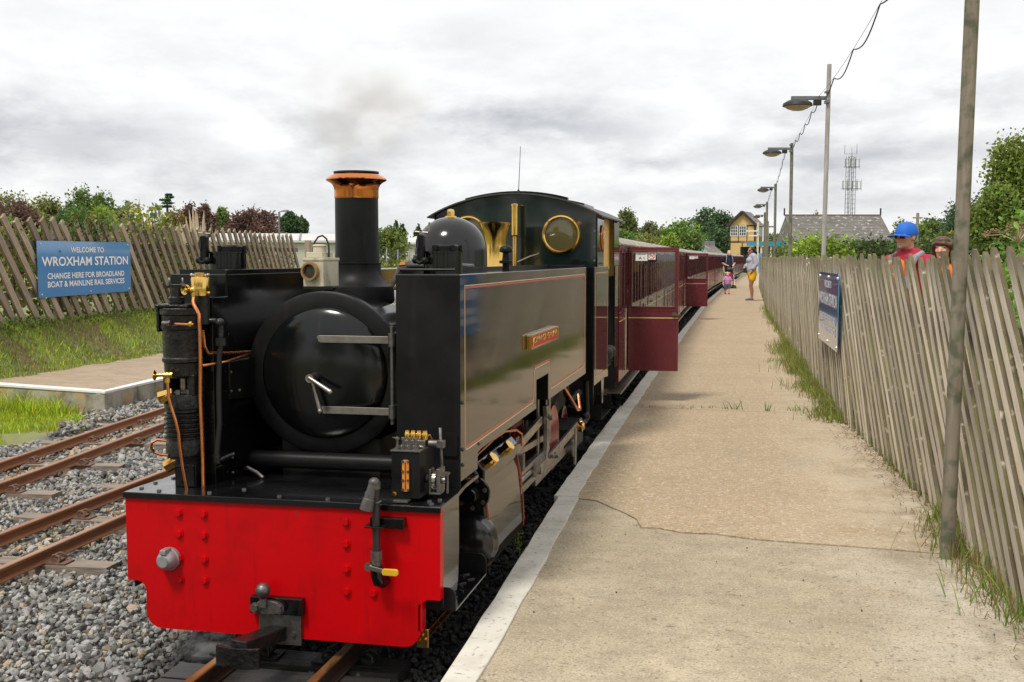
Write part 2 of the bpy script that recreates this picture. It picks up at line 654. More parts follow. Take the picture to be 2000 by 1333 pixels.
M['seat'] = mat('brown_seat_cloth', (.16, .12, .09), rough=.8)
M['lining'] = mat('cream_ceiling', (.62, .58, .48), rough=.6)
M['amber'] = mat('amber_gauge', (.75, .28, .03), (.55, .16, .02), ns=20, rough=.25, coat=.5)

M['lensrim'] = mat('tarnished_brass_rim', (.42, .26, .10), (.30, .19, .09), ns=30, rough=.45, metal=.5)
M['dome'] = mat('polished_dome_paint', (.006, .006, .006), (.010, .010, .010), ns=4, rough=.12, r2=.2, coat=.0, spec=.55, bump=.02, bs=8)
M['cabgreen'] = mat('deep_green_black_paint', (.004, .011, .010), (.006, .015, .013), ns=3, rough=.14, r2=.2, coat=.8, coat_rough=.05)
M['roofgrey2'] = mat('cab_roof_paint', (.03, .03, .03), (.10, .09, .08), ns=6, rough=.5, bump=.1, bs=30)
M['worn'] = mat('worn_cylinder_cover', (.007, .007, .007), (.012, .012, .011), ns=8, rough=.22, coat=.5, bump=.05, bs=20, col3=(.42, .25, .07), ns3=15, thr3=(.71, .725))
M['hosegrey'] = mat('grey_cast_fitting', (.13, .125, .12), (.08, .075, .07), ns=30, rough=.45, metal=.5, bump=.15, bs=80)


def streaks(m, col, scale, lo, hi, amt):
    """dirt runs laid over a paint"""
    N, L = m.node_tree.nodes, m.node_tree.links
    b = N['Principled BSDF']
    old = b.inputs['Base Color'].links[0].from_socket
    t = N.new('ShaderNodeTexCoord'); mp_ = N.new('ShaderNodeMapping'); mp_.inputs['Scale'].default_value = scale
    L.new(t.outputs['Object'], mp_.inputs['Vector'])
    n = N.new('ShaderNodeTexNoise'); n.inputs['Scale'].default_value = 1.0; n.inputs['Detail'].default_value = 7; n.inputs['Roughness'].default_value = .65
    L.new(mp_.outputs[0], n.inputs['Vector'])
    r = N.new('ShaderNodeMapRange'); r.inputs['From Min'].default_value = lo; r.inputs['From Max'].default_value = hi; r.inputs['To Max'].default_value = amt
    L.new(n.outputs['Fac'], r.inputs['Value'])
    x_ = N.new('ShaderNodeMixRGB'); L.new(r.outputs[0], x_.inputs[0]); L.new(old, x_.inputs[1]); x_.inputs[2].default_value = (*col, 1)
    L.new(x_.outputs[0], b.inputs['Base Color'])


streaks(M['red'], (.16, .006, .006), (26, 8, 2.6), .56, .78, .55)
streaks(M['black'], (.045, .042, .038), (18, 18, 2.0), .60, .85, .5)
streaks(M['satin'], (.05, .047, .043), (16, 16, 2.0), .58, .85, .45)
streaks(M['maroon'], (.20, .13, .11), (14, 14, 1.6), .60, .9, .30)
streaks(M['cream'], (.12, .08, .05), (30, 30, 9), .60, .75, .6)
# ------------------------------------------------------------------ bulk geometry
def np_mesh(name, V, F, C=None, smooth=False):
    """V (n,3), F (m,k) all faces of one size, C (n,3) colours"""
    me = bpy.data.meshes.new(name)
    n, (m, k) = len(V), F.shape
    me.vertices.add(n)
    me.vertices.foreach_set('co', np.ascontiguousarray(V, dtype=np.float32).ravel())
    me.loops.add(m * k)
    me.loops.foreach_set('vertex_index', F.astype(np.int32).ravel())
    me.polygons.add(m)
    me.polygons.foreach_set('loop_start', np.arange(0, m * k, k, dtype=np.int32))
    me.polygons.foreach_set('loop_total', np.full(m, k, dtype=np.int32))
    me.polygons.foreach_set('use_smooth', np.full(m, smooth))
    if C is not None:
        a = me.color_attributes.new('col', 'FLOAT_COLOR', 'POINT')
        c4 = np.concatenate([C, np.ones((n, 1))], 1).astype(np.float32)
        a.data.foreach_set('color', c4.ravel())
    me.update(calc_edges=True)
    return me


def rand_rot(n):
    q = RNG.normal(size=(n, 4))
    q /= np.linalg.norm(q, axis=1, keepdims=True)
    w, x, y, z = q.T
    return np.stack([1 - 2 * (y * y + z * z), 2 * (x * y - z * w), 2 * (x * z + y * w),
                     2 * (x * y + z * w), 1 - 2 * (x * x + z * z), 2 * (y * z - x * w),
                     2 * (x * z - y * w), 2 * (y * z + x * w), 1 - 2 * (x * x + y * y)], 1).reshape(-1, 3, 3)


def scatter(shapes, F, P, S, R, C):
    """instances of the shapes merged into one array mesh"""
    n = len(P)
    k = shapes.shape[1]
    idx = RNG.integers(0, len(shapes), n)
    B = shapes[idx] * S[:, None, :]
    V = np.einsum('nij,nkj->nki', R, B) + P[:, None, :]
    FF = (F[None] + (np.arange(n) * k)[:, None, None]).reshape(-1, F.shape[1])
    return V.reshape(-1, 3), FF, np.repeat(C, k, 0)


def vnoise(x, y, s=1.0, seed=0):
    """cheap smooth 2-D noise, 0..1"""
    out = np.zeros_like(x, dtype=float)
    r = np.random.default_rng(seed + 11)
    for k in range(5):
        a = r.uniform(0, 2 * PI)
        f = s * (1.55 ** k) * r.uniform(.8, 1.2)
        out += np.sin((x * math.cos(a) + y * math.sin(a)) * f + r.uniform(0, 6)) * np.sin((-x * math.sin(a) + y * math.cos(a)) * f * 1.1 + r.uniform(0, 6)) / (1.35 ** k)
    return np.clip(out * .3 + .5, 0, 1)


def gp(px, py, z):
    """the scene point at height z seen at an image position of the photograph"""
    d = px_dir(px, py)
    return CAM + d * ((z - CAM.z) / d.z)


EDGE = [(-4, .84), (-.37, .703), (.64, .672), (2.48, .607), (4.6, .566), (9.5, .50), (15.6, .45), (21, .42), (29.5, .36), (45, .47), (60, .72), (86, 1.26), (130, 2.6)]
FENCE = [(-4, 2.86), (.8, 2.70), (2.5, 2.66), (6, 2.46), (13, 2.30), (24.5, 2.14), (48, 2.17), (60, 2.35), (90, 3.2), (130, 4.6)]


def edge_x(y): return float(np.interp(y, [p[0] for p in EDGE], [p[1] for p in EDGE]))
def fence_x(y): return float(np.interp(y, [p[0] for p in FENCE], [p[1] for p in FENCE]))
def train_x(y):   # centre line of the running line
    return float(np.interp(y, [-6, 0, 5.5, 11, 16, 21, 30, 45, 60, 86, 130], [.0, -.01, -.012, -.08, -.19, -.27, -.30, -.16, .08, .60, 1.9]))


# ------------------------------------------------------------------ ground sheet
def grid_axis(a, b, fine0, fine1, step):
    mid = np.arange(fine0, fine1 + 1e-6, step)
    lo = fine0 - np.geomspace(step, fine0 - a, 26)[::-1]
    hi = fine1 + np.geomspace(step, b - fine1, 26)
    return np.concatenate([lo, mid, hi])


def sstep(t):
    t = np.clip(t, 0, 1)
    return t * t * (3 - 2 * t)


def ground_z(x, y):
    z = np.full_like(x, -.125)
    back = -6.15 + 0 * y
    fx = -6.95 - (y - 7.8) * .093            # line of the left fence
    wdt = np.maximum(back - fx, .35)
    bank = .13 + .50 * sstep((back - x) / wdt)
    z = np.where((x < -6.1) & (y > 5.2), bank, z)
    z = np.where((x < -4.3) & (y <= 5.2), -.125 + .10 * sstep((-4.3 - x) / 1.2) + .6 * sstep((-x - 6.3) / 1.6), z)
    fr = np.interp(y, [p[0] for p in FENCE], [p[1] for p in FENCE])
    z = np.where(x > fr - .25, .075, z)
    z = np.where((x < -4.05) & (y > 4.6) & (z < -.1), -.075, z)
    z = z + (vnoise(x, y, 1.3, 3) - .5) * .02
    return z


gx = grid_axis(-1300, 1300, -14, 8, .11)
gy = grid_axis(-300, 1800, -3.5, 30, .11)
GX, GY = np.meshgrid(gx, gy)
GZ = ground_z(GX, GY)
nx_, ny_ = len(gx), len(gy)
Vg = np.stack([GX.ravel(), GY.ravel(), GZ.ravel()], 1)
ii = (np.arange(ny_ - 1)[:, None] * nx_ + np.arange(nx_ - 1)[None]).ravel()
Fg = np.stack([ii, ii + 1, ii + nx_ + 1, ii + nx_], 1)
x, y = Vg[:, 0], Vg[:, 1]
cg = np.tile(np.array([.19, .20, .075]), (len(x), 1))
cg *= (.75 + .5 * vnoise(x, y, 2.2, 5))[:, None]
dirt = np.array([.20, .15, .10])
bal = (x > -4.25) & (x < 1) & (y < 90)
cg[bal] = np.array([.15, .14, .125]) * (.8 + .4 * vnoise(x[bal], y[bal], 9, 8))[:, None]
tx = np.interp(y, [-6, 0, 5.5, 11, 16, 21, 30, 45, 60, 86, 130], [.0, -.01, -.012, -.08, -.19, -.27, -.30, -.16, .08, .60, 1.9])
near_main = bal & (np.abs(x - tx) < .62)
cg[near_main] = np.array([.022, .021, .02])
fr_ = np.interp(y, [p[0] for p in FENCE], [p[1] for p in FENCE])
pth = (x > fr_ + .25) & (x < fr_ + 2.6) & (y < 14)
cg[pth] = np.array([.42, .30, .17]) * (.85 + .3 * vnoise(x[pth], y[pth], 5, 2))[:, None]
wd = (x > fr_ - .35) & (x <= fr_ + .25)
cg[wd] = dirt * (.6 + .6 * vnoise(x[wd], y[wd], 7, 2))[:, None]
M['ground'] = mat('ground_earth', (.1, .1, .05), (.16, .13, .07), ns=1.5, thr=(.62, .8), rough=.95, bump=.5, bs=30, attr='col')
ground = link('ground', np_mesh('ground', Vg, Fg, cg, True), M['ground'])
tag(ground, 'earth, grass and gravel bed under the whole station', kind='structure')


# ------------------------------------------------------------------ concrete materials
def concrete(name, near):
    m = bpy.data.materials.new(name)
    m.use_nodes = True
    N, L = m.node_tree.nodes, m.node_tree.links
    b = N['Principled BSDF']
    t = N.new('ShaderNodeTexCoord')

    def noise(s, det=5, vec=None, rough=.6):
        n = N.new('ShaderNodeTexNoise')
        n.inputs['Scale'].default_value = s
        n.inputs['Detail'].default_value = det
        n.inputs['Roughness'].default_value = rough
        L.new(vec or t.outputs['Object'], n.inputs['Vector'])
        return n.outputs['Fac']

    def rng(v, a, b_, c=0., d=1.):
        r = N.new('ShaderNodeMapRange')
        L.new(v, r.inputs['Value'])
        for k, q in zip(('From Min', 'From Max', 'To Min', 'To Max'), (a, b_, c, d)): r.inputs[k].default_value = q
        return r.outputs[0]

    def mix(f, a, c, bt='MIX'):
        x_ = N.new('ShaderNodeMixRGB')
        x_.blend_type = bt
        if isinstance(f, (int, float)): x_.inputs[0].default_value = f
        else: L.new(f, x_.inputs[0])
        for i, q in ((1, a), (2, c)):
            if isinstance(q, tuple): x_.inputs[i].default_value = (*q, 1)
            else: L.new(q, x_.inputs[i])
        return x_.outputs[0]

    def mul(a, c):
        q = N.new('ShaderNodeMath')
        q.operation = 'MULTIPLY'
        L.new(a, q.inputs[0])
        if isinstance(c, (int, float)): q.inputs[1].default_value = c
        else: L.new(c, q.inputs[1])
        return q.outputs[0]
    sp = N.new('ShaderNodeSeparateXYZ')
    L.new(t.outputs['Object'], sp.inputs[0])
    if near:
        c = mix(rng(noise(1.1, 4), .35, .68), (.37, .305, .205), (.49, .41, .29))
        c = mix(rng(noise(7, 6), .42, .62, 0, .55), c, (.29, .24, .165))
        mpx = N.new('ShaderNodeMapping')
        mpx.inputs['Scale'].default_value = (2.2, 22, 1)
        L.new(t.outputs['Object'], mpx.inputs['Vector'])
        c = mix(rng(noise(1.0, 5, mpx.outputs[0]), .5, .7, 0, .25), c, (.52, .45, .34))
        # lime bloom along the fence foot
        edge = rng(sp.outputs['X'], 1.95, 2.55)
        blo = rng(noise(2.3, 5), .30, .60)
        c = mix(mul(mul(edge, blo), .85), c, (.66, .60, .50))
        vo = N.new('ShaderNodeTexVoronoi')
        vo.inputs['Scale'].default_value = 150
        L.new(t.outputs['Object'], vo.inputs['Vector'])
        fleck = rng(noise(120, 3), .53, .63)
        c = mix(mul(fleck, .62), c, (.17, .135, .09))
        c = mix(rng(noise(38, 4), .60, .68, 0, .65), c, (.13, .10, .07))
        fl2 = rng(noise(95, 3, None, .5), .57, .67)
        c = mix(mul(fl2, .5), c, (.66, .6, .5))
        h = noise(160, 4)
        bstr, dist = .35, .004
    else:
        base = mix(rng(noise(.8, 4), .35, .7), (.46, .355, .235), (.38, .30, .205))
        vo = N.new('ShaderNodeTexVoronoi')
        vo.inputs['Scale'].default_value = 62
        L.new(t.outputs['Object'], vo.inputs['Vector'])
        cr = N.new('ShaderNodeValToRGB')
        s2 = N.new('ShaderNodeSeparateXYZ')
        L.new(vo.outputs['Color'], s2.inputs[0])
        L.new(s2.outputs[0], cr.inputs[0])
        el = cr.color_ramp.elements
        el[0].color = (.26, .18, .10, 1)
        el[1].color = (.70, .60, .46, 1)
        for p_, q_ in ((.35, (.42, .29, .16, 1)), (.6, (.50, .38, .24, 1)), (.82, (.40, .35, .28, 1)), (.92, (.66, .56, .42, 1))):
            e_ = el.new(p_)
            e_.color = q_
        stone = rng(vo.outputs['Distance'], .62, .48)
        c = mix(mul(stone, .62), base, cr.outputs[0])
        c = mix(rng(noise(70, 3), .56, .66, 0, .6), c, (.16, .12, .075))
        c = mix(rng(noise(3.5, 5), .55, .8, 0, .5), c, (.27, .22, .16))
        dust = mul(rng(sp.outputs['X'], 1.75, 2.5), rng(noise(3, 5), .32, .6))
        c = mix(mul(dust, .7), c, (.60, .52, .40))
        h = stone
        bstr, dist = .5, .004
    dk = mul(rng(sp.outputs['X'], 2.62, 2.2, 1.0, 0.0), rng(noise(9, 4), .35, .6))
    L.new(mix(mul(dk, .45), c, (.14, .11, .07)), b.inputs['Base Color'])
    b.inputs['Roughness'].default_value = .88
    b.inputs['Specular IOR Level'].default_value = .3
    bp = N.new('ShaderNodeBump')
    bp.inputs['Strength'].default_value = bstr
    bp.inputs['Distance'].default_value = dist
    L.new(h, bp.inputs['Height'])
    L.new(bp.outputs[0], b.inputs['Normal'])
    return m


M['conc_near'] = concrete('brushed_concrete', True)
M['conc_far'] = concrete('pebbly_concrete', False)
M['edgepaint'] = mat('worn_white_edge_paint', (.66, .625, .55), (.50, .46, .38), ns=6, thr=(.4, .7), rough=.75, bump=.25, bs=90, col3=(.30, .26, .20), ns3=45, thr3=(.60, .72))
M['edgepaint2'] = mat('fresh_white_edge_paint', (.80, .80, .78), (.66, .64, .60), ns=8, thr=(.5, .75), rough=.7, bump=.1, bs=60)
M['rendered'] = mat('stained_concrete_wall', (.40, .37, .30), (.17, .155, .12), ns=3.0, thr=(.42, .62), rough=.9, bump=.6, bs=22, col3=(.46, .31, .14), ns3=2.6, thr3=(.52, .62))
M['asphalt'] = mat('brown_tarmac', (.40, .31, .22), (.30, .23, .16), ns=5, rough=.95, bump=.4, bs=120, col3=(.13, .10, .07), ns3=14, thr3=(.62, .70), stretch=(.7, 1.6, 1))

# ------------------------------------------------------------------ main platform: slabs and edging
platform = empty('platform', label='long concrete station platform beside the train', kind='structure')
crack = [gp(px, py, .10) for px, py in ((1120, 972), (1165, 978), (1192, 990), (1222, 1003), (1243, 1014), (1252, 1030), (1290, 1032), (1330, 1040), (1400, 1043), (1470, 1053), (1560, 1060), (1650, 1066), (1750, 1074), (1860, 1083), (1990, 1092))]
crack = [(p.x, p.y) for p in crack]
j2 = [gp(px, py, .10) for px, py in ((1238, 795), (1330, 799), (1430, 803), (1530, 806), (1655, 812), (1720, 815))]
j2 = [(p.x, p.y) for p in j2]


def seam_straight(y):
    a, b = edge_x(y), fence_x(y) + .1
    return [(a - .0 + (b - a) * k / 8, y + .02 * math.sin(k * 2.1 + y)) for k in range(9)]


def clip_seam(s, y):
    s = [p for p in s if edge_x(p[1]) + .02 < p[0] < fence_x(p[1]) + .12]
    return [(edge_x(s[0][1]) + .01, s[0][1])] + s


seams = [seam_straight(-4), clip_seam(crack, 1.2), clip_seam(j2, 5.7)] + [seam_straight(v) for v in (10.5, 15.4, 20.8, 26.2, 31.6, 37, 43, 49, 56, 64, 73, 83, 95, 112)]
SEAMY = [s[0][1] for s in seams]
for i in range(len(seams) - 1):
    g = .006 if i else .0
    lo = [(px, py + g) for px, py in seams[i]]
    hi = [(px, py - g) for px, py in seams[i + 1]]
    ys = np.linspace(lo[-1][1], hi[-1][1], 8)[1:-1]
    right = [(fence_x(v) + .1, v) for v in ys]
    yl = np.linspace(hi[0][1], lo[0][1], 8)[1:-1]
    left = [(edge_x(v) + .01, v) for v in yl]
    mb = MB().prism(lo + right + list(reversed(hi)) + left, 'z', -.10, .100 - (.006 if i == 0 else 0))
    o = mb.build('slab', M['conc_near'] if i == 0 else M['conc_far'], platform)
    o['label'] = 'smooth brushed concrete bay nearest the viewer' if i == 0 else 'pebbly concrete bay with exposed aggregate'
    # white edging along this bay
    n = 10 if i < 4 else 6
    rj = random.Random(i)
    y0, y1 = SEAMY[i] + .003, SEAMY[i + 1] - .003
    off = {0: .0, 1: -.022, 2: -.006}.get(i, 0)
    L_, R_ = [], []
    for k in range(n * 3 + 1):
        v = y0 + (y1 - y0) * k / (n * 3)
        L_.append((edge_x(v) + off + rj.uniform(-.003, .003), v))
        R_.append((edge_x(v) + .118 + off * .5 + rj.uniform(-.006, .006), v))
    MB().prism(L_ + list(reversed(R_)), 'z', -.12, .1045 + (.002 if i % 2 else 0)).build('edging_block', M['edgepaint'], platform, .004)

# far platform (other side of the sidings)
plat2 = empty('platform', label='low tarmac platform with a white edge across the sidings', kind='structure')
cor = gp(205, 765, .15)
far_e = gp(330, 737, .15)
lft = gp(-30, 749, .15)
dirv = Vector((-.30, 1.0, 0)).normalized()
A_ = (lft.x, lft.y); B_ = (cor.x, cor.y); Cc = (far_e.x - .25, 26.0)
outline = [A_, B_, (far_e.x, far_e.y), Cc, (-6.5, 26), (-6.22, 10), (-6.35, 6.6)]
MB().prism(outline, 'z', -.13, .146).build('platform_surface', M['asphalt'], plat2)


def strip(pts, w, z0, z1, m, name, side=1, out=0.0):
    L2, R2 = [], []
    for i, p in enumerate(pts):
        a = Vector(pts[max(i - 1, 0)]); b = Vector(pts[min(i + 1, len(pts) - 1)])
        d = (b - a).normalized()
        nn = Vector((-d.y, d.x)) * side
        L2.append((p[0] - nn.x * out, p[1] - nn.y * out)); R2.append((p[0] + nn.x * w, p[1] + nn.y * w))
    return MB().prism(L2 + list(reversed(R2)), 'z', z0, z1).build(name, m, plat2, .004)


strip([A_, B_, (far_e.x, far_e.y), Cc], .11, .128, .154, M['edgepaint2'], 'painted_edge', 1, .018)
strip([A_, B_], .1, -.13, .127, M['rendered'], 'end_wall', 1, .006)
for k in range(6):
    a = Vector(B_).lerp(Vector((far_e.x, far_e.y)), 0)
    d = (Vector((far_e.x, far_e.y)) - Vector(B_)).normalized()
    s0, s1 = k * .62 + .004, (k + 1) * .62 - .004
    p0, p1 = a + d * s0, a + d * s1
    nn = Vector((-d.y, d.x))
    q = [p0 - nn * .008, p1 - nn * .008, p1 + nn * .1, p0 + nn * .1]
    MB().prism([(v.x, v.y) for v in q], 'z', -.13, .127).build('wall_block', M['rendered'], plat2, .006)

# ------------------------------------------------------------------ tracks
def interp_path(pts, y):
    return float(np.interp(y, [p[1] for p in pts], [p[0] for p in pts]))


SID1 = [(-1.93, -3), (-1.97, .5), (-1.995, 1.3), (-2.045, 3.3), (-2.16, 6), (-2.5, 12), (-3.2, 22), (-5.0, 45)]
SID2 = [(-3.05, -2), (-3.2, 1.0), (-3.33, 2.6), (-3.46, 3.8), (-3.70, 6), (-4.05, 10), (-4.3, 16), (-5.6, 30), (-7.5, 50)]
SID2 = [(-2.98, -2), (-3.12, .8), (-3.33, 3.0), (-3.56, 4.8), (-3.74, 6.4), (-3.98, 9), (-4.2, 14), (-4.9, 25), (-6.5, 45)]
RP = [(-.030, 0), (-.033, -.004), (-.033, -.068), (.033, -.068), (.033, -.062)]


def rail_profile():
    # head, web, foot: (x, z) of one half, mirrored
    h = [(.0135, 0), (.017, -.004), (.017, -.016), (.0045, -.021), (.0045, -.052), (.030, -.060), (.030, -.066)]
    return [(x_, z_) for x_, z_ in h] + [(-x_, z_) for x_, z_ in reversed(h)]


def rail(path_fn, off, y0, y1, step, mhead, mside, parent):
    prof = rail_profile()
    ys = np.arange(y0, y1 + 1e-6, step)
    n = len(prof)
    V, Fq, mi = [], [], []
    for i, v in enumerate(ys):
        c = path_fn(v)
        t = (path_fn(v + .2) - path_fn(v - .2)) / .4
        nx = 1 / math.sqrt(1 + t * t)
        for (px_, pz_) in prof:
            V.append((c + (off + px_) * nx, v - (off + px_) * nx * t, pz_))
    for i in range(len(ys) - 1):
        for k in range(n):
            k2 = (k + 1) % n
            Fq.append((i * n + k, (i + 1) * n + k, (i + 1) * n + k2, i * n + k2))
            mi.append(0 if k in (n - 1, 0, n - 2) else 1)
    me = bpy.data.meshes.new('rail')
    me.from_pydata(V, [], Fq + [tuple(range(n))])
    me.polygons.foreach_set('material_index', mi + [1])
    me.materials.append(mhead)
    me.materials.append(mside)
    bm = bmesh.new(); bm.from_mesh(me); bmesh.ops.recalc_face_normals(bm, faces=bm.faces); bm.to_mesh(me); bm.free()
    o = bpy.data.objects.new('rail', me)
    COL.objects.link(o)
    o.parent = parent
    return o


def clip_mesh():
    """rail spring clip with its base plate, for the +x side of a rail"""
    mb = MB()
    mb.bb(.0, .115, -.045, .045, -.068, -.062)
    mb.box((.055, 0, -.054), (.045, .05, .018), (0, .2, 0))
    for s in (-1, 1):
        mb.tube([(.025, s * .012, -.050), (.035, s * .016, -.030), (.055, s * .022, -.024), (.075, s * .026, -.034), (.078, s * .030, -.054)], .0065, 6)
    mb.cyl((.052, 0, -.055), (.052, 0, -.034), .011, n=6)
    return mb.mesh('clip')


CLIP = clip_mesh()
CLIP.materials.append(M['clip'])
CLIPD = clip_mesh()
CLIPD.materials.append(M['matte'])


def sleeper_mesh(seed, hl=.56, w=.125):
    r = random.Random(seed)
    mb = MB()
    n = 8
    for side in (0,):
        pts = []
        for k in range(n + 1):
            pts.append((-hl + 2 * hl * k / n, -w / 2 + r.uniform(-.004, .004)))
        for k in range(n + 1):
            pts.append((hl - 2 * hl * k / n, w / 2 + r.uniform(-.004, .004)))
    mb.prism(pts, 'z', -.15, -.0685)
    return mb.mesh('sleeper')


SLP = [sleeper_mesh(k) for k in range(3)]
SLPD = [sleeper_mesh(k + 5, .415, .15) for k in range(3)]
for q in SLP: q.materials.append(M['sleeper'])
for q in SLPD: q.materials.append(M['sleeperdark'])
SLEEP_POS = []


def track(label, fn, y0, y1, spacing, first, dark, sl, hl, hw):
    root = empty('railway_track', label=label, cat='railway track', group='narrow gauge tracks')
    for s in (-1, 1):
        rail(fn, s * .2075, y0, y1, .35, M['railtop_main'] if dark else M['railtop'], M['raildark'] if dark else M['rail'], root)
    v, k = first, 0
    while v < y1:
        t = math.atan((fn(v + .2) - fn(v - .2)) / .4)
        r = random.Random(k * 7 + 1)
        o = bpy.data.objects.new('sleeper', sl[k % 3])
        COL.objects.link(o)
        o.parent = root
        o.location = (fn(v) + r.uniform(-.01, .01), v, r.uniform(-.002, .0))
        o.rotation_euler = (0, 0, -t + r.uniform(-.02, .02))
        SLEEP_POS.append((o.location.x, v, hl, hw))
        if v < 12:
            for s in (-1, 1):
                for q in (-1, 1):
                    c = bpy.data.objects.new('rail_clip', CLIPD if dark else CLIP)
                    COL.objects.link(c)
                    c.parent = root
                    c.location = (fn(v) + s * .2075 + q * .022, v, 0)
                    c.rotation_euler = (0, 0, -t + (PI if q < 0 else 0))
        v += spacing
        k += 1
    return root


track('oily track under the steam locomotive and its train', train_x, -2.6, 70, .80, .16 - 2.4, True, SLPD, .43, .085)
mt_ = [o for o in COL.objects if o.name.startswith('railway_track')][0]
for v_ in (-.045, -.205):
    o = bpy.data.objects.new('sleeper', SLPD[0])
    COL.objects.link(o); o.parent = mt_; o.location = (train_x(v_), v_, -.001)
    SLEEP_POS.append((train_x(v_), v_, .43, .085))
track('rusty siding track nearest to the locomotive', lambda v: interp_path(SID1, v), -1.2, 34, .88, 1.14 - 1.76, False, SLP, .57, .075)
track('rusty siding track beside the low white-edged platform', lambda v: interp_path(SID2, v), -1.0, 34, .93, 2.56 - 2.79, False, SLP, .57, .075)

# ------------------------------------------------------------------ ballast
t_ = (1 + 5 ** .5) / 2
ICO = np.array([(-1, t_, 0), (1, t_, 0), (-1, -t_, 0), (1, -t_, 0), (0, -1, t_), (0, 1, t_), (0, -1, -t_), (0, 1, -t_), (t_, 0, -1), (t_, 0, 1), (-t_, 0, -1), (-t_, 0, 1)]) / 1.9
ICF = np.array([(0, 11, 5), (0, 5, 1), (0, 1, 7), (0, 7, 10), (0, 10, 11), (1, 5, 9), (5, 11, 4), (11, 10, 2), (10, 7, 6), (7, 1, 8), (3, 9, 4), (3, 4, 2), (3, 2, 6), (3, 6, 8), (3, 8, 9), (4, 9, 5), (2, 4, 11), (6, 2, 10), (8, 6, 7), (9, 8, 1)])
STONES = []
for k in range(14):
    s = ICO * RNG.uniform(.72, 1.28, (12, 1)) * RNG.uniform(.7, 1.15, (1, 3))
    # chip a few flat faces
    for _ in range(3):
        d = RNG.normal(size=3); d /= np.linalg.norm(d)
        h = s @ d
        lim = RNG.uniform(.45, .7)
        s = s - np.outer(np.maximum(h - lim, 0), d)
    STONES.append(s)
STONES = np.array(STONES)


def in_view(P, m=.06):
    f = np.array(px_dir(1000, 666.5)); r = np.array([C_, S_, 0]); u = np.cross(r, f)
    D = P - np.array(CAM)
    z = D @ f
    return (z > .3) & (np.abs(D @ r / z) < (1000 / FPX) + m) & (np.abs(D @ u / z) < (666.5 / FPX) + m)


def jgrid(x0, x1, y0, y1, st):
    a, b = np.meshgrid(np.arange(x0, x1, st), np.arange(y0, y1, st))
    P = np.stack([a.ravel(), b.ravel()], 1)
    return P + RNG.uniform(-.5, .5, P.shape) * st


parts = []
for (y0, y1, st, rad) in ((-1.9, 3.2, .0275, .0155), (3.2, 6.5, .038, .021), (6.5, 13, .060, .034), (13, 26, .12, .065)):
    P = jgrid(-4.6, .78, y0, y1, st)
    keep = np.ones(len(P), bool)
    X_, Y_ = P[:, 0], P[:, 1]
    bx = np.interp(Y_, [2.5, 4.6, 5.4, 6, 26], [-4.35, -4.25, -4.4, -4.62, -5.0])
    keep &= X_ > bx + (vnoise(X_, Y_, 6, 4) - .5) * .3
    keep &= X_ < np.interp(Y_, [p[0] for p in EDGE], [p[1] for p in EDGE]) - .01
    txx = np.interp(Y_, [-6, 0, 5.5, 11, 16, 21, 30], [.0, -.01, -.012, -.08, -.19, -.27, -.30])
    keep &= ~((np.abs(X_ - txx) < .2) & (Y_ > 1.2))
    for fn, dk in ((train_x, 1), (lambda v: interp_path(SID1, v), 0), (lambda v: interp_path(SID2, v), 0)):
        fx = np.array([fn(v) for v in np.arange(-3, 30, .25)])
        c = np.interp(Y_, np.arange(-3, 30, .25), fx)
        for s in (-1, 1):
            keep &= np.abs(X_ - (c + s * .2075)) > (.040 if y1 < 7 else .06)
    for (sx_, sy_, hl, hw) in SLEEP_POS:
        if y0 - 1 < sy_ < y1 + 1:
            keep &= ~((np.abs(X_ - sx_) < hl + .004) & (np.abs(Y_ - sy_) < hw + .002))
    P = P[keep]
    Z = -.098 + .05 * ((P[:, 0] < -4.05) & (P[:, 1] > 4.6)) + RNG.uniform(-.012, .014, len(P)) + (vnoise(P[:, 0], P[:, 1], 5, 7) - .5) * .03
    P3 = np.concatenate([P, Z[:, None]], 1)
    v = in_view(P3, .20)
    P3 = P3[v]
    n = len(P3)
    S = (rad * np.exp(RNG.normal(0, .22, n)))[:, None] * RNG.uniform(.75, 1.25, (n, 3))
    # colour of each stone: grey limestone, browner between the siding rails, oil-blackened by the engine
    g = RNG.uniform(.10, .44, n) ** 1.05
    tint = RNG.normal(0, .02, (n, 3)) + np.array([1.0, .98, .935])
    C = g[:, None] * tint
    warm = RNG.random(n) < .12
    C[warm] *= np.array([1.15, .95, .70])
    xs, ys = P3[:, 0], P3[:, 1]
    s1 = np.interp(ys, [p[1] for p in SID1], [p[0] for p in SID1]); s2 = np.interp(ys, [p[1] for p in SID2], [p[0] for p in SID2])
    inb = ((np.abs(xs - s2) < .2) | (np.abs(xs - s1) < .2)) & (RNG.random(n) < .5)
    C[inb] *= np.array([1.2, .98, .68])
    tc_ = np.interp(ys, [-6, 0, 5.5, 11, 16, 21, 30], [.0, -.01, -.012, -.08, -.19, -.27, -.30])
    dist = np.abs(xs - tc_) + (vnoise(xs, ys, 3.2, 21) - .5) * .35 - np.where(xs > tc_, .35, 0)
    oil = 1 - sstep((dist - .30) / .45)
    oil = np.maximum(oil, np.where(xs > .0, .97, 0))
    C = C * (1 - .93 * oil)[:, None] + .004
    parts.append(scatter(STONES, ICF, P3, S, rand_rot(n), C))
nv = 0
Vs, Fs, Cs = [], [], []
for V_, F_, c_ in parts:
    Vs.append(V_); Fs.append(F_ + nv); Cs.append(c_); nv += len(V_)
M['stone'] = mat('ballast_stone', (.3, .3, .3), (.12, .11, .10), ns=60, thr=(.55, .8), rough=.75, attr='col', bump=.2, bs=150)
bal_o = link('ballast', np_mesh('ballast', np.concatenate(Vs), np.concatenate(Fs), np.concatenate(Cs)), M['stone'])
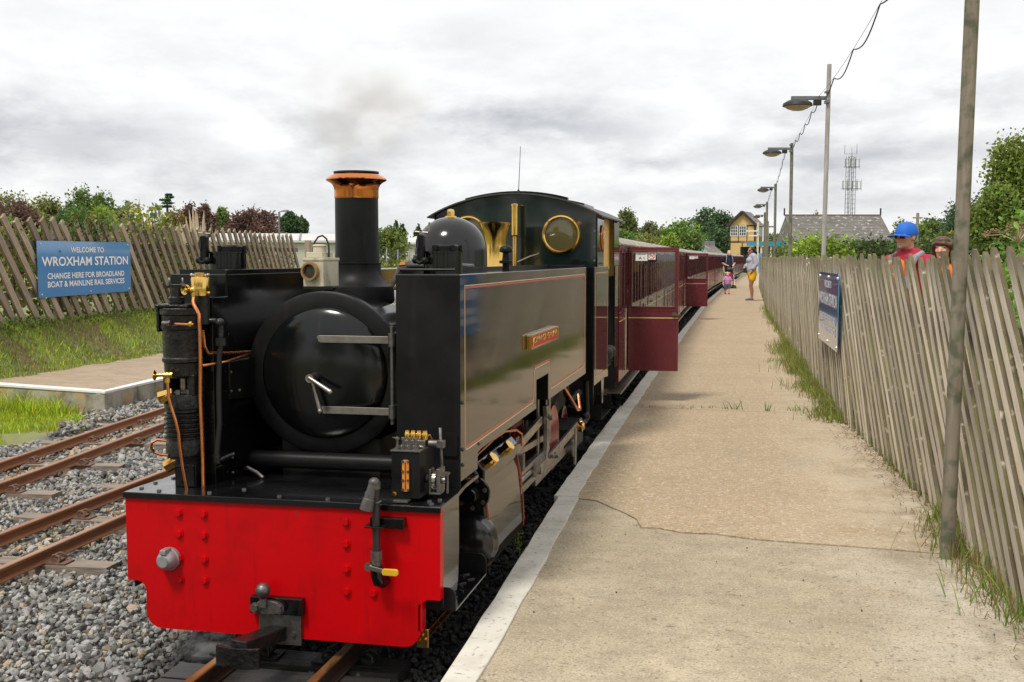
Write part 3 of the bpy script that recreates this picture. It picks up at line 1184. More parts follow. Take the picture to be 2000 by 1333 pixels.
tag(bal_o, 'loose crushed grey stone ballast between the tracks, oil black beside the train', kind='stuff')
# ------------------------------------------------------------------ fence timber with moss on the upward faces
def timber(name, c1, c2, moss, lo=-.05, hi=.35, mossn=.42, var=.35, top=None):
    m = bpy.data.materials.new(name)
    m.use_nodes = True
    N, L = m.node_tree.nodes, m.node_tree.links
    b = N['Principled BSDF']
    t = N.new('ShaderNodeTexCoord')
    mp_ = N.new('ShaderNodeMapping')
    mp_.inputs['Scale'].default_value = (9, 9, 1.0)
    L.new(t.outputs['Object'], mp_.inputs['Vector'])
    oi = N.new('ShaderNodeObjectInfo')
    ad = N.new('ShaderNodeVectorMath')
    L.new(mp_.outputs[0], ad.inputs[0])
    cb = N.new('ShaderNodeCombineXYZ')
    mm = N.new('ShaderNodeMath'); mm.operation = 'MULTIPLY'; mm.inputs[1].default_value = 37.0
    L.new(oi.outputs['Random'], mm.inputs[0])
    L.new(mm.outputs[0], cb.inputs[2])
    L.new(cb.outputs[0], ad.inputs[1])
    n = N.new('ShaderNodeTexNoise'); n.inputs['Scale'].default_value = 5; n.inputs['Detail'].default_value = 7; n.inputs['Roughness'].default_value = .65
    L.new(ad.outputs[0], n.inputs['Vector'])
    r = N.new('ShaderNodeMapRange'); r.inputs['From Min'].default_value = .32; r.inputs['From Max'].default_value = .68
    L.new(n.outputs['Fac'], r.inputs['Value'])
    x1 = N.new('ShaderNodeMixRGB'); x1.inputs[1].default_value = (*c1, 1); x1.inputs[2].default_value = (*c2, 1)
    L.new(r.outputs[0], x1.inputs[0])
    # each stake a little lighter or darker
    v = N.new('ShaderNodeMapRange'); v.inputs['To Min'].default_value = 1 - var; v.inputs['To Max'].default_value = 1 + var * .5
    L.new(oi.outputs['Random'], v.inputs['Value'])
    x2 = N.new('ShaderNodeMixRGB'); x2.blend_type = 'MULTIPLY'; x2.inputs[0].default_value = 1
    L.new(x1.outputs[0], x2.inputs[1]); L.new(v.outputs[0], x2.inputs[2])
    ge = N.new('ShaderNodeNewGeometry')
    sp = N.new('ShaderNodeSeparateXYZ'); L.new(ge.outputs['Normal'], sp.inputs[0])
    up = N.new('ShaderNodeMapRange'); up.inputs['From Min'].default_value = lo; up.inputs['From Max'].default_value = hi
    L.new(sp.outputs['Z'], up.inputs['Value'])
    n2 = N.new('ShaderNodeTexNoise'); n2.inputs['Scale'].default_value = 14; n2.inputs['Detail'].default_value = 6
    L.new(ge.outputs['Position'], n2.inputs['Vector'])
    r2 = N.new('ShaderNodeMapRange'); r2.inputs['From Min'].default_value = mossn; r2.inputs['From Max'].default_value = mossn + .16
    L.new(n2.outputs['Fac'], r2.inputs['Value'])
    mu = N.new('ShaderNodeMath'); mu.operation = 'MULTIPLY'; L.new(up.outputs[0], mu.inputs[0]); L.new(r2.outputs[0], mu.inputs[1])
    if top:
        so = N.new('ShaderNodeSeparateXYZ'); L.new(t.outputs['Object'], so.inputs[0])
        tz = N.new('ShaderNodeMapRange'); tz.inputs['From Min'].default_value = top; tz.inputs['From Max'].default_value = .82; tz.inputs['To Max'].default_value = .8
        L.new(so.outputs['Z'], tz.inputs['Value'])
        mx_ = N.new('ShaderNodeMath'); mx_.operation = 'MAXIMUM'; L.new(up.outputs[0], mx_.inputs[0]); L.new(tz.outputs[0], mx_.inputs[1])
        L.new(mx_.outputs[0], mu.inputs[0])
    mu2 = N.new('ShaderNodeMath'); mu2.operation = 'MULTIPLY'; L.new(mu.outputs[0], mu2.inputs[0]); mu2.inputs[1].default_value = .9
    n3 = N.new('ShaderNodeTexNoise'); n3.inputs['Scale'].default_value = 5; n3.inputs['Detail'].default_value = 3
    L.new(ge.outputs['Position'], n3.inputs['Vector'])
    x4 = N.new('ShaderNodeMixRGB'); x4.inputs[1].default_value = (*moss, 1); x4.inputs[2].default_value = (moss[0] * .62, moss[1] * .52, moss[2] * .8, 1)
    r3 = N.new('ShaderNodeMapRange'); r3.inputs['From Min'].default_value = .42; r3.inputs['From Max'].default_value = .6
    L.new(n3.outputs['Fac'], r3.inputs['Value']); L.new(r3.outputs[0], x4.inputs[0])
    x3 = N.new('ShaderNodeMixRGB'); L.new(mu2.outputs[0], x3.inputs[0]); L.new(x2.outputs[0], x3.inputs[1]); L.new(x4.outputs[0], x3.inputs[2])
    L.new(x3.outputs[0], b.inputs['Base Color'])
    b.inputs['Roughness'].default_value = .9
    b.inputs['Specular IOR Level'].default_value = .25
    bp = N.new('ShaderNodeBump'); bp.inputs['Strength'].default_value = .6; bp.inputs['Distance'].default_value = .006
    L.new(n.outputs['Fac'], bp.inputs['Height']); L.new(bp.outputs[0], b.inputs['Normal'])
    return m


M['stake'] = timber('silvered_stake_wood', (.76, .68, .57), (.52, .45, .36), (.092, .085, .020), lo=.10, hi=.3, mossn=.22, top=.6)
M['stake_left'] = timber('brown_stake_wood', (.46, .375, .28), (.28, .22, .16), (.20, .20, .07), lo=.3, hi=.8, mossn=.42)
M['post'] = timber('grey_pole_wood', (.27, .235, .185), (.18, .155, .12), (.09, .13, .06), lo=-.4, hi=.1, mossn=.48, var=.1)


def stake_mesh(seed, w, t, ln, tilt, parts=6, square=False):
    """slatted stake standing in the y-z plane, leaning towards +y at the top; pointed at both ends"""
    r = random.Random(seed)
    mb = MB()
    secs = []
    hw, ht = w / 2, t / 2
    prof = [(-ln / 2, .0), (-ln / 2 + .045, 1.)] + [(-ln / 2 + .045 + (ln - .09) * k / parts, 1.) for k in range(1, parts)] + [(ln / 2 - .045, 1.), (ln / 2, .0)]
    if square: prof = [(-ln / 2 + ln * k / parts, 1.) for k in range(parts + 1)]
    V, F = [], []
    for (s, f) in prof:
        a = hw * (f * .62 + .38) * (1 + r.uniform(-.05, .05))
        o = r.uniform(-.002, .002) if 0 < f else 0
        x0 = -ht * r.uniform(.9, 1.1); x1 = ht * r.uniform(.9, 1.1)
        V += [(x0, -a + o, s), (x1, -a + o, s), (x1, a + o, s), (x0, a + o, s)]
    for i in range(len(prof) - 1):
        for k in range(4):
            F.append((4 * i + k, 4 * i + (k + 1) % 4, 4 * i + 4 + (k + 1) % 4, 4 * i + 4 + k))
    F += [(3, 2, 1, 0), tuple(4 * (len(prof) - 1) + k for k in range(4))]
    mb.add(V, F)
    return mb.mesh('stake')


STK = [stake_mesh(k, .062, .020, 1.66, 0) for k in range(6)]
for q in STK: q.materials.append(M['stake'])
STKL = [stake_mesh(k + 20, .098, .030, 1.66, 0, 6, True) for k in range(5)]
for q in STKL: q.materials.append(M['stake_left'])


def slat_fence(root, pts_fn, s0, s1, pitch, zb, ztop, meshes, lean, railmat, side):
    """pts_fn(s) -> (x, y) along the fence; the stakes lean along it, nailed on two rails"""
    hgt = ztop - zb
    s, k = s0, 0
    r = random.Random(5)
    while s < s1:
        p = pts_fn(s); q = pts_fn(s + .2)
        ang = math.atan2(-(q[0] - p[0]), (q[1] - p[1]))
        o = bpy.data.objects.new('stake', meshes[k % len(meshes)])
        COL.objects.link(o)
        o.parent = root
        h = hgt + r.uniform(-.025, .025)
        ln = 1.66
        tilt = lean + math.radians(r.uniform(-1.4, 1.4))
        scl = h / math.cos(lean) / ln
        zc = zb + h / 2 + r.uniform(-.008, .008)
        o.rotation_euler = Euler((-tilt, math.radians(r.uniform(-1, 1)), ang), 'XYZ')
        o.scale = (1, 1, scl)
        o.location = (p[0] + side * .028, p[1], zc)
        s += pitch * r.uniform(.93, 1.07)
        k += 1
    n = 24
    for zz in (zb + hgt * .28, zb + hgt * .76):
        mb = MB()
        pts = [pts_fn(s0 + (s1 - s0) * i / n) for i in range(n + 1)]
        for i in range(n):
            a, b = Vector((*pts[i], zz)), Vector((*pts[i + 1], zz))
            d = b - a
            mb.box((a + b) / 2 - Vector((side * .02, 0, 0)), (.035, d.length - .004, .085), (0, 0, math.atan2(-d.x, d.y)))
        mb.build('fence_rail', railmat, root)
    s = s0 + .6
    while s < s1:
        p = pts_fn(s)
        MB().bb(p[0] - side * .09 - .045, p[0] - side * .09 + .045, p[1] - .045, p[1] + .045, zb - .25, zb + hgt - .06).build('fence_post', railmat, root, .004)
        s += 2.45


rf = empty('slat_fence', (0, 0, 0), label='mossy fence of leaning pointed stakes along the right of the platform', cat='fence')
slat_fence(rf, lambda s: (fence_x(s), s), .2, 52, .178, .115, 1.452, STK, math.radians(48), M['post'], -1)


def lf_pt(s):   # s = distance ahead of the standpoint
    p = cw(-6 + .12 * (s - 13), s)
    return (p.x, p.y)


lf = empty('slat_fence', (0, 0, 0), label='weathered brown fence of slanting stakes on the left bank, behind the blue sign', cat='fence')
slat_fence(lf, lf_pt, 11.3, 24.1, .268, .635, 1.93, STKL, -math.radians(37), M['post'], 1)
# the wire netting fence post behind its far end
gpst = far(603, 25.0)
MB().bb(gpst.x - .06, gpst.x + .06, gpst.y - .06, gpst.y + .06, .3, hz(470, 25)).build('fence_post', M['stake_left'], lf, .005)

# ------------------------------------------------------------------ station name boards
def board(root, w, h, th):
    """blue board in its own x-z plane, facing -y; two lines of small text"""
    me = plate_mesh(rr(-w / 2, w / 2, -h / 2, h / 2, .022, 4), [], 'y', 0, th, 'panel')
    link('panel', me, M['signblue'], root)
    for body, cz, tw, thh in (("WELCOME TO", .345, .36, .062), ("WROXHAM STATION", .135, .93, .105), ("CHANGE HERE FOR BROADLAND", -.125, .83, .066), ("BOAT & MAINLINE RAIL SERVICES", -.275, .83, .066)):
        t = text_mesh(body, w * tw, h * thh * 1.62, 0, .022)
        o = link('lettering', t, M['signwhite'], root)
        o.location = (.0, -.004, h * cz)
    for u in (-.47, .02, .47):
        for s in (-1, 1):
            MB().lathe([(.0, -.012), (.010, -.010), (.014, -.002), (.014, 0)], (u * w, 0, s * h * .445), (0, 1, 0), 10).build('bolt', M['bolt'], root)


# left board hangs on the bank fence
pa, pb = lf_pt(13.62), lf_pt(16.08)
A2, B2 = Vector((*pa, 0)), Vector((*pb, 0))
d = (B2 - A2)
zc = (hz(470, 13.7) + hz(581, 13.7)) / 2
sl = empty('station_sign', (0, 0, 0), label='blue WROXHAM STATION welcome board on the brown slat fence at the left', cat='sign')
nrm_ = Vector((d.y, -d.x, 0)).normalized()
sl.location = (A2 + B2) / 2 + nrm_ * .075 + Vector((0, 0, zc))
sl.rotation_euler = (0, math.radians(-.3), math.atan2(d.y, d.x))
board(sl, d.length, hz(470, 13.7) - hz(581, 13.7), .006)
# right board, on the platform side of the mossy fence (seen at a glancing angle)
ys_ = []
for px in (1638, 1601):
    best = min(np.arange(3, 20, .01), key=lambda v: abs((lambda q: q)(1000 + FPX * ((fence_x(v) - .075 - CAM.x) * C_ + (v - CAM.y) * S_) / (-(fence_x(v) - .075 - CAM.x) * S_ + (v - CAM.y) * C_)) - px))
    ys_.append(float(best))
A2, B2 = Vector((fence_x(ys_[0]) - .08, ys_[0], 0)), Vector((fence_x(ys_[1]) - .08, ys_[1], 0))
Yd = -(A2.x - CAM.x) * S_ + (A2.y - CAM.y) * C_
Yd2 = -(B2.x - CAM.x) * S_ + (B2.y - CAM.y) * C_
zt, zb_ = hz(537, Yd), hz(689, Yd)
zt2, zb2 = hz(530, Yd2), hz(660, Yd2)
d = A2 - B2
sr = empty('station_sign', (0, 0, 0), label='blue welcome board fixed to the mossy fence beside the platform', cat='sign')
sr.location = (A2 + B2) / 2 + Vector((0, 0, (zt + zb_ + zt2 + zb2) / 4))
sr.rotation_euler = (0, 0, math.atan2(d.y, d.x))
board(sr, d.length, (zt - zb_ + zt2 - zb2) / 2, .006)

# ------------------------------------------------------------------ lamp posts with their slung cable
def lamp(px, pytop, Y, pyarm, base_z, label, r=.030, zt=None, lean=(0, 0)):
    b = far(px, Y)
    root = empty('lamp_post', (b.x, b.y, 0), YAW, label, 'lamp post', 'platform lamp posts')
    ztop = zt or hz(pytop, Y)
    MB().cyl((lean[0], 0, base_z), (0, 0, ztop), r * 1.04, r * .98, 14).build('pole', M['pale_pole'] if 'pale pole' in label else M['post'], root)
    za = hz(pyarm, Y) if pyarm else ztop - .42
    mb = MB().bb(-.40, -.028, -.018, .018, za + .035, za + .075)
    mb.build('arm', M['lampgrey'], root, .003)
    MB().bb(-.035, .0, -.05, .05, za + .0, za + .03).bb(-.035, .0, -.05, .05, za + .11, za + .13).build('clamp', M['lampgrey'], root)
    MB().bb(-.16, -.08, -.025, .025, za - .022, za + .033).build('junction_box', M['matte'], root, .004)
    hd = MB().lathe([(.0, .055), (.10, .05), (.150, .02), (.158, -.008), (.148, -.014)], (-.33, 0, za - .02), n=24)
    hd.build('lamp_head', M['matte'], root)
    MB().lathe([(.0, -.062), (.06, -.055), (.11, -.036), (.140, -.013), (.0, -.012)], (-.33, 0, za - .02), n=24).build('diffuser', M['diffuser'], root)
    return root, Vector((b.x, b.y, ztop)), Vector((b.x - .10 * C_, b.y - .10 * S_, za + .08))


M['pale_pole'] = timber('pale_pole', (.50, .48, .45), (.30, .28, .26), (.2, .2, .15), lo=.9, hi=1., mossn=.6, var=.1)
M['lampgrey'] = mat('galvanised_grey', (.22, .23, .24), (.16, .17, .18), ns=20, rough=.5, metal=.5)
M['diffuser'] = mat('frosted_lamp_bowl', (.42, .37, .28), (.36, .32, .24), ns=20, rough=.35)
M['wire'] = mat('black_cable', (.015, .015, .015), rough=.6)
LP = []
LP.append(lamp(1886.5, 0, 4.90, None, .08, 'nearest wooden lamp post, standing in front of the fence, its lamp out of frame', .0315, 3.44, (-.050, 0)))
LP.append(lamp(1610, 133, 11.9, 207, .08, 'second lamp post, pale pole behind the fence above the blue sign', .024, None, (-.03, 0)))
LP.append(lamp(1541, 283, 18.6, 300, .08, 'third lamp post along the fence, greenish brown pole', .028, None, (-.0, 0)))
LP.append(lamp(1511, 361, 29.5, 372, .08, 'fourth lamp post along the fence, small against the shed roof', .034, None))
LP.append(lamp(1495, 396, 39.5, 404, .08, 'fifth lamp post, tall grey pole before the signal box', .042, None))
LP.append(lamp(1491, 416, 47.0, 424, .08, 'sixth and farthest lamp post, in front of the signal box corner', .045, None))


def cable(p, q, sag, wob, label):
    root = empty('overhead_cable', label=label, cat='cable', group='cables slung between the lamp posts')
    n = 40
    a, b_ = [], []
    r = random.Random(int(p.y * 10))
    for k in range(n + 1):
        t = k / n
        base = p.lerp(q, t)
        base.z -= sag * 4 * t * (1 - t) * .35
        a.append(base)
        w = abs(math.sin(t * PI * 5)) * wob
        b_.append(base - Vector((0, 0, w + .004)))
    MB().tube(a, .0018, 4).build('bearer_wire', M['wire'], root)
    MB().tube(b_, .0055, 5).build('power_cable', M['wire'], root)


cable(LP[0][1] - Vector((0, 0, .05)), LP[1][2], .35, .09, 'drooping black cable between the two nearest lamp posts')
cable(LP[1][2], LP[2][1] - Vector((0, 0, .03)), .10, .07, 'thin wavy cable between second and third lamp posts')
cable(LP[2][2], LP[3][1] - Vector((0, 0, .03)), .10, .08, 'thin cable between third and fourth lamp posts')
cable(LP[3][2], LP[4][1], .10, .07, 'thin cable between fourth and fifth lamp posts')
# ================================================================== the locomotive
loco = empty('steam_locomotive', (0, 0, 0), label='black narrow gauge tank locomotive with red buffer beam and copper-capped chimney', cat='locomotive')
CX0 = -.012


def part(mb, name, m, parent=loco, bevel=0.0, seg=2):
    return mb.build(name, m, parent, bevel, seg)


# ---- frames and underside
part(MB().bb(-.19, -.165, .06, 5.35, .16, .52).bb(.14, .165, .06, 5.35, .16, .52).bb(-.165, .14, .5, .53, .2, .5), 'main_frame', M['matte'])
part(MB().bb(-.45, .43, .06, .10, .30, .55).bb(-.30, .28, .9, 5.2, .52, .60), 'frame_stretcher', M['matte'])

# ---- buffer beam
bo = [(-.622, .563), (-.620, .243)]
bo += [(-.580 + .035 * math.sin(t) * 1 - .0, .243 - .040 * (1 - math.cos(t))) for t in np.linspace(0, PI / 2, 5)]
bo += [(-.545, .15)] + [(-.485 - .060 * math.cos(t), .126 - .060 * math.sin(t)) for t in np.linspace(0, PI / 2, 6)]
R_ = [(-p[0] - .022, p[1]) for p in reversed(bo)]
beam = part(MB().prism(bo + R_, 'y', 0, .045), 'buffer_beam', M['red'])


def hexbolt(x, z, m, parent, y=0, r=.0135, h=.012, name='bolt', ax='y'):
    mb = MB()
    if ax == 'y':
        mb.cyl((x, y, z), (x, y - h * .3, z), r * 1.25, r * 1.25, 14).cyl((x, y - h * .3, z), (x, y - h, z), r, r * .9, 6, smooth=False)
    else:
        mb.cyl((x, y, z), (x + h * .3, y, z), r * 1.25, r * 1.25, 14).cyl((x + h * .3, y, z), (x + h, y, z), r, r * .9, 6, smooth=False)
    return mb.build(name, m, parent)


for (x_, zs) in ((-.404, (.509, .430, .338, .259)), (-.304, (.510, .431, .341, .261)), (.25, (.509, .429, .338, .255)), (.351, (.509, .428, .338, .256))):
    for z_ in zs: hexbolt(x_, z_, M['red'], beam)

# ---- footplate
fp = plate('footplate', [(-.626, -.006), (.604, -.006), (.604, .24), (.590, .40), (.590, .60), (-.612, .60), (-.612, .24), (-.626, .1)], [], 'z', .564, .579, M['plate'], loco, .002)
for (px_, py_) in ((-.59, .06), (-.59, .16), (-.57, .26), (-.30, .04), (-.02, .035), (.17, .03), (.33, .035), (.56, .03), (.57, .10), (.54, .07), (-.5, .03), (-.2, .12)):
    part(MB().cyl((px_, py_, .579), (px_, py_, .585), .009, .008, 6, smooth=False), 'bolt', M['dullsteel'], fp)
part(MB().bb(-.626, .604, -.010, -.0065, .558, .5775), 'footplate_edge', M['black'])
# side valances below the footplate
vz = [(.040, .565), (.040, .205), (.22, .205), (.245, .25), (.262, .36), (.262, .565)]
part(MB().prism(vz, 'x', .592, .598), 'valance', M['panel'], bevel=.001)
part(MB().prism(vz, 'x', -.618, -.612), 'valance', M['panel'], bevel=.001)
# front step hung below the right-hand valance
stp = part(MB().bb(.50, .640, .06, .52, .190, .197), 'front_step', M['plate'])
part(MB().prism(rr(.50, .640, .190, .275, 0, 4, (0, 0, .03, 0)), 'y', .052, .060), 'step_bracket', M['satin'], stp, .001)
part(MB().prism(rr(.50, .640, .190, .275, 0, 4, (0, 0, .03, 0)), 'y', .520, .528), 'step_bracket', M['satin'], stp, .001)
part(MB().bb(.50, .512, .06, .52, .197, .32), 'step_hanger', M['matte'], stp)
for k in range(14):
    part(MB().box((.575 + .03 * math.sin(k * 2.4), .09 + k * .030, .1995), (.030, .005, .003), (0, 0, .8 if k % 2 else -.8)), 'tread_rib', M['dullsteel'], stp)
# twin copper pipes along the frame foot
tp = MB()
for k, (dx, dz) in enumerate(((0, 0), (.012, .016), (.024, .002))):
    tp.tube([(.51 + dx, .02, .085 + dz), (.515 + dx, .3, .085 + dz), (.525 + dx, .62, .09 + dz), (.52 + dx, .8, .12 + dz)], .0052, 6)
part(tp, 'sanding_pipe', M['copper'])
part(MB().bb(.50, .545, .03, .045, .055, .125), 'pipe_clamp', M['brass'], bevel=.003)
part(MB().bb(.515, .531, .0, .05, .125, .225), 'beam_stay', M['red'], bevel=.002)
part(MB().tube([(-.56, .05, .12), (-.57, .05, .10), (-.555, .3, .10)], .006, 6).tube([(-.57, .05, .135), (-.58, .05, .12), (-.57, .3, .12)], .006, 6), 'sanding_pipe', M['copper'])

# ---- drawgear
dg = part(MB().bb(-.113, .090, -.030, 0, .160, .222), 'coupling_pocket', M['black'], bevel=.003)
part(MB().bb(-.085, .078, -.016, -.001, .045, .158), 'coupling_plate', M['dullsteel'], dg, .002)
bar = MB().box((-.034, -.125, .098), (.068, .24, .050), (math.radians(-5), 0, math.radians(-11)))
part(bar, 'drawbar', M['oily'], dg, .004)
hd = MB()
pl = []
for k in range(9):
    u = -.142 + .164 * k / 8
    pl.append((u, -.262 + .016 * ((k - 4) / 4) ** 2 - .004 * (k - 4) / 4))
hd.prism(pl + [(u, v + .014) for u, v in reversed(pl)], 'z', .040, .112)
part(hd, 'coupling_head', M['oily'], dg, .002)
part(MB().lathe([(.0, .0), (.014, .0), (.014, .03), (.0, .032)], (-.050, -.052, .195), n=12).ell((-.050, -.052, .255), .027, 20, 14), 'tow_ball', M['dullsteel'], dg)
part(MB().prism([(-.045 + .055 * math.cos(t) * (1.25 if math.cos(t) > 0 else .75), .190 + .027 * math.sin(t)) for t in np.linspace(0, 2 * PI, 24, endpoint=False)], 'y', -.048, -.030), 'ball_flange', M['dullsteel'], dg, .003)
for (u, w) in ((-.082, .188), (.010, .190), (-.062, .1), (.05, .088)):
    hexbolt(u, w, M['dullsteel'], dg, y=-.048 if w > .15 else -.016, r=.016 if w > .15 else .009, h=.016 if w > .15 else .008)

# ---- electrical socket on the beam
so = part(MB().lathe([(.0, -.058), (.022, -.058), (.030, -.050), (.038, -.030), (.038, -.018), (.042, -.016), (.042, .0)], (-.442, 0, .336), (0, 1, 0), 28), 'trailer_socket', M['greypaint'])
part(MB().bb(-.452, -.428, -.062, -.018, .362, .382), 'socket_hinge', M['greypaint'], so, .004)
part(MB().lathe([(.0, -.060), (.020, -.060), (.020, -.056)], (-.442, -.001, .336), (0, 1, 0), 20), 'socket_lid', M['greypaint'], so)

# ---- brake hose on the beam
hs = part(MB().cyl((.382, -.055, .345), (.382, -.055, .655), .0135, n=14), 'vacuum_pipe', M['rubber'])
part(MB().cyl((.382, -.055, .645), (.382, -.055, .668), .017, n=14).ell((.377, -.058, .668), (.020, .020, .018)), 'pipe_elbow', M['hosegrey'], hs)
noz = MB().lathe([(.015, 0), (.017, .030), (.0195, .031), (.0195, .050), (.0215, .052), (.0235, .074), (.0245, .092), (.019, .092), (.018, .08), (0, .08)], (.374, -.064, .662), (-.24, -.10, -1), 22)
part(noz, 'hose_coupling', M['hosegrey'], hs)
part(MB().cyl((.382, -.055, .390), (.382, -.055, .425), .021, n=8, smooth=False).cyl((.382, -.055, .365), (.382, -.055, .39), .018, n=14), 'pipe_union', M['dullsteel'], hs)
part(MB().tube([(.382, -.055, .372), (.382, -.055, .335), (.386, -.050, .315), (.392, -.030, .305), (.394, .0, .305)], .021, 14), 'lower_elbow', M['black'], hs)
part(MB().bb(.345, .418, -.082, -.030, .510, .516), 'pipe_guide', M['black'], hs, .002)
part(MB().prism([(.350, .500), (.476, .500), (.476, .537), (.35, .537)], 'y', -.034, -.0), 'pipe_bracket', M['black'], hs, .002)
part(MB().cyl((.360, -.080, .372), (.360, -.062, .372), .015, n=12), 'valve_spindle', M['steel'], hs)
vh = MB().box((.391, -.083, .366), (.055, .006, .017), (0, math.radians(10), 0))
part(vh, 'valve_lever', M['steel'], hs, .002)
part(MB().prism([(.412 + u * .95, .359 + v) for u, v in rr(0, .062, -.0115, .0115, .009, 4)], 'y', -.089, -.077), 'valve_handle', M['yellow'], hs, .002)
part(MB().tube([(.37, -.05, .60), (.392, -.073, .598), (.40, -.055, .602)], .004, 6), 'pipe_clip', M['dullsteel'], hs)

# ---- smokebox, boiler
ZB, RB = .990, .328
sb = part(MB().lathe([(.30, .500), (.309, .505), (.309, 1.30)], (-.008, 0, ZB), (0, 1, 0), 64), 'smokebox', M['black'])
part(MB().lathe([(.262, .452), (.318, .452), (RB, .459), (RB, .497), (.309, .502), (.262, .502)], (-.008, 0, ZB), (0, 1, 0), 72), 'smokebox_ring', M['satin'], sb)
dr = part(MB().lathe([(.0, .400), (.06, .401), (.12, .406), (.18, .416), (.225, .428), (.252, .440), (.262, .449), (.264, .456), (.264, .470)], (-.004, 0, ZB), (0, 1, 0), 72), 'smokebox_door', M['black'])
for zz in (1.131, .850):
    part(MB().prism([(-.014, zz)] + [(-.010 + .013 - .013 * math.cos(t) - .01, zz + .0145 * math.sin(t)) for t in np.linspace(.3, PI / 2, 4)] + [(.30, zz + .0145), (.30, zz - .0145), (-.005, zz - .0145), (-.012, zz - .009)], 'y', .404, .413), 'door_strap', M['steel'], dr, .0015)
    part(MB().cyl((.292, .408, zz - .026), (.292, .408, zz + .026), .0155, n=16), 'hinge_knuckle', M['dullsteel'], dr)
part(MB().cyl((.292, .410, .80), (.292, .410, 1.185), .009, n=12), 'hinge_rod', M['dullsteel'], dr)
part(MB().bb(.280, .33, .412, .46, 1.10, 1.16).bb(.280, .33, .412, .46, .82, .88), 'hinge_lug', M['satin'], dr, .003)
part(MB().cyl((-.026, .405, .980), (-.026, .345, .980), .017, n=18), 'door_dart', M['steel'], dr)
part(MB().cyl((-.030, .350, .983), (.062, .340, .930), .008, .0115, 12).ell((.062, .340, .930), .012, 12, 8), 'door_handle', M['steel'], dr)
part(MB().cyl((-.026, .366, .980), (.008, .366, .850), .0075, .0105, 12).ell((.008, .366, .850), .0125, 12, 8), 'door_handle', M['steel'], dr)
part(MB().lathe([(.285, 1.30), (.292, 1.305), (.292, 4.12)], (-.008, 0, ZB), (0, 1, 0), 48), 'boiler', M['black'])
# pipe and saddle under the smokebox
part(MB().cyl((-.30, .43, .640), (.335, .43, .640), .034, n=24).ell((-.30, .43, .64), .034), 'blower_pipe', M['satin'])
part(MB().bb(-.22, .20, .52, 1.0, .579, .72), 'smokebox_saddle', M['matte'])
part(MB().tube([(-.33, .40, .60), (-.30, .36, .615), (-.25, .34, .60), (-.22, .33, .582)], .008, 6), 'drain_pipe', M['dullsteel'])

# ---- chimney
ch = part(MB().lathe([(.160, 1.265), (.158, 1.322), (.156, 1.328), (.137, 1.338), (.118, 1.356), (.106, 1.378), (.1015, 1.396), (.1015, 1.422), (.1035, 1.424), (.1035, 1.430), (.0955, 1.432), (.093, 1.50), (.0925, 1.704)], (CX0, .86, 0), n=56), 'chimney', M['satin'])
part(MB().lathe([(.0935, 1.704), (.0945, 1.712), (.0945, 1.738), (.0965, 1.752), (.103, 1.764), (.112, 1.772), (.126, 1.779), (.1305, 1.783), (.1305, 1.787), (.118, 1.798), (.098, 1.807), (.094, 1.812), (.088, 1.812), (.080, 1.80), (.074, 1.6)], (CX0, .86, 0), n=64), 'chimney_cap', M['coppercap'], ch)
part(MB().lathe([(.0975, 1.8125), (.0975, 1.8185), (.084, 1.8185), (.084, 1.8125), (.0975, 1.8125)], (CX0, .86, 0), n=48), 'chimney_lip', M['matte'], ch)

# ---- headlamp on the smokebox
hl = part(MB().box((0, 0, .052), (.094, .122, .104)), 'headlamp', M['cream'], bevel=.003)
hl.location = (-.056, .555, 1.334)
hl.rotation_euler = (0, 0, math.radians(-9))
part(MB().box((0, .0, .110), (.100, .128, .012)), 'lamp_lid', M['cream'], hl, .002)
part(MB().box((-.006, .0, .128), (.074, .085, .022)).cyl((-.006, 0, .139), (-.006, 0, .165), .027, .026, 20), 'lamp_vent', M['cream'], hl, .002)
part(MB().lathe([(.0, .166), (.022, .170), (.030, .165), (.028, .162)], (-.006, 0, 0), n=16), 'vent_cap', M['cream'], hl)
part(MB().lathe([(.029, -.082), (.037, -.082), (.037, -.060), (.029, -.060)], (-.008, 0, .062), (0, 1, 0), 32), 'lens_rim', M['lensrim'] if 'lensrim' in M else M['brass'], hl)
part(MB().lathe([(0, -.070), (.03, -.068), (.03, -.06)], (-.008, 0, .062), (0, 1, 0), 28), 'lens', M['darkglass'], hl)
part(MB().tube([(-.040, 0, .125), (-.036, 0, .155), (-.028, 0, .180), (-.012, 0, .200), (.008, 0, .206), (.026, 0, .194), (.036, 0, .172), (.038, 0, .145), (.037, 0, .118)], .0038, 8), 'lamp_handle', M['rubber'], hl)
part(MB().bb(-.11, .02, .49, .52, 1.322, 1.334).bb(-.08, -.02, .50, .60, 1.315, 1.333), 'lamp_bracket', M['black'], bevel=.001)

# ---- side tanks
TANK = [(.33, .600), (.600, .600), (.604, .664), (.66, .672), (1.86, .676), (1.86, .822), (2.205, .822), (2.205, .676), (3.62, .676), (3.62, 1.388), (.33, 1.388)]
LIN = [(.395, 1.345), (.395, .742)] + [(.430 - .035 * math.cos(t), .742 - .035 * math.sin(t)) for t in np.linspace(.3, PI / 2, 4)] + [(1.765, .718), (1.785, .73), (1.79, .76), (1.792, .845), (1.80, .868), (1.83, .884), (2.225, .884), (2.25, .87), (2.262, .845), (2.268, .76), (2.28, .735), (2.31, .726), (3.54, .730), (3.57, .745), (3.575, .78), (3.575, 1.32), (3.565, 1.34), (3.54, 1.345)]


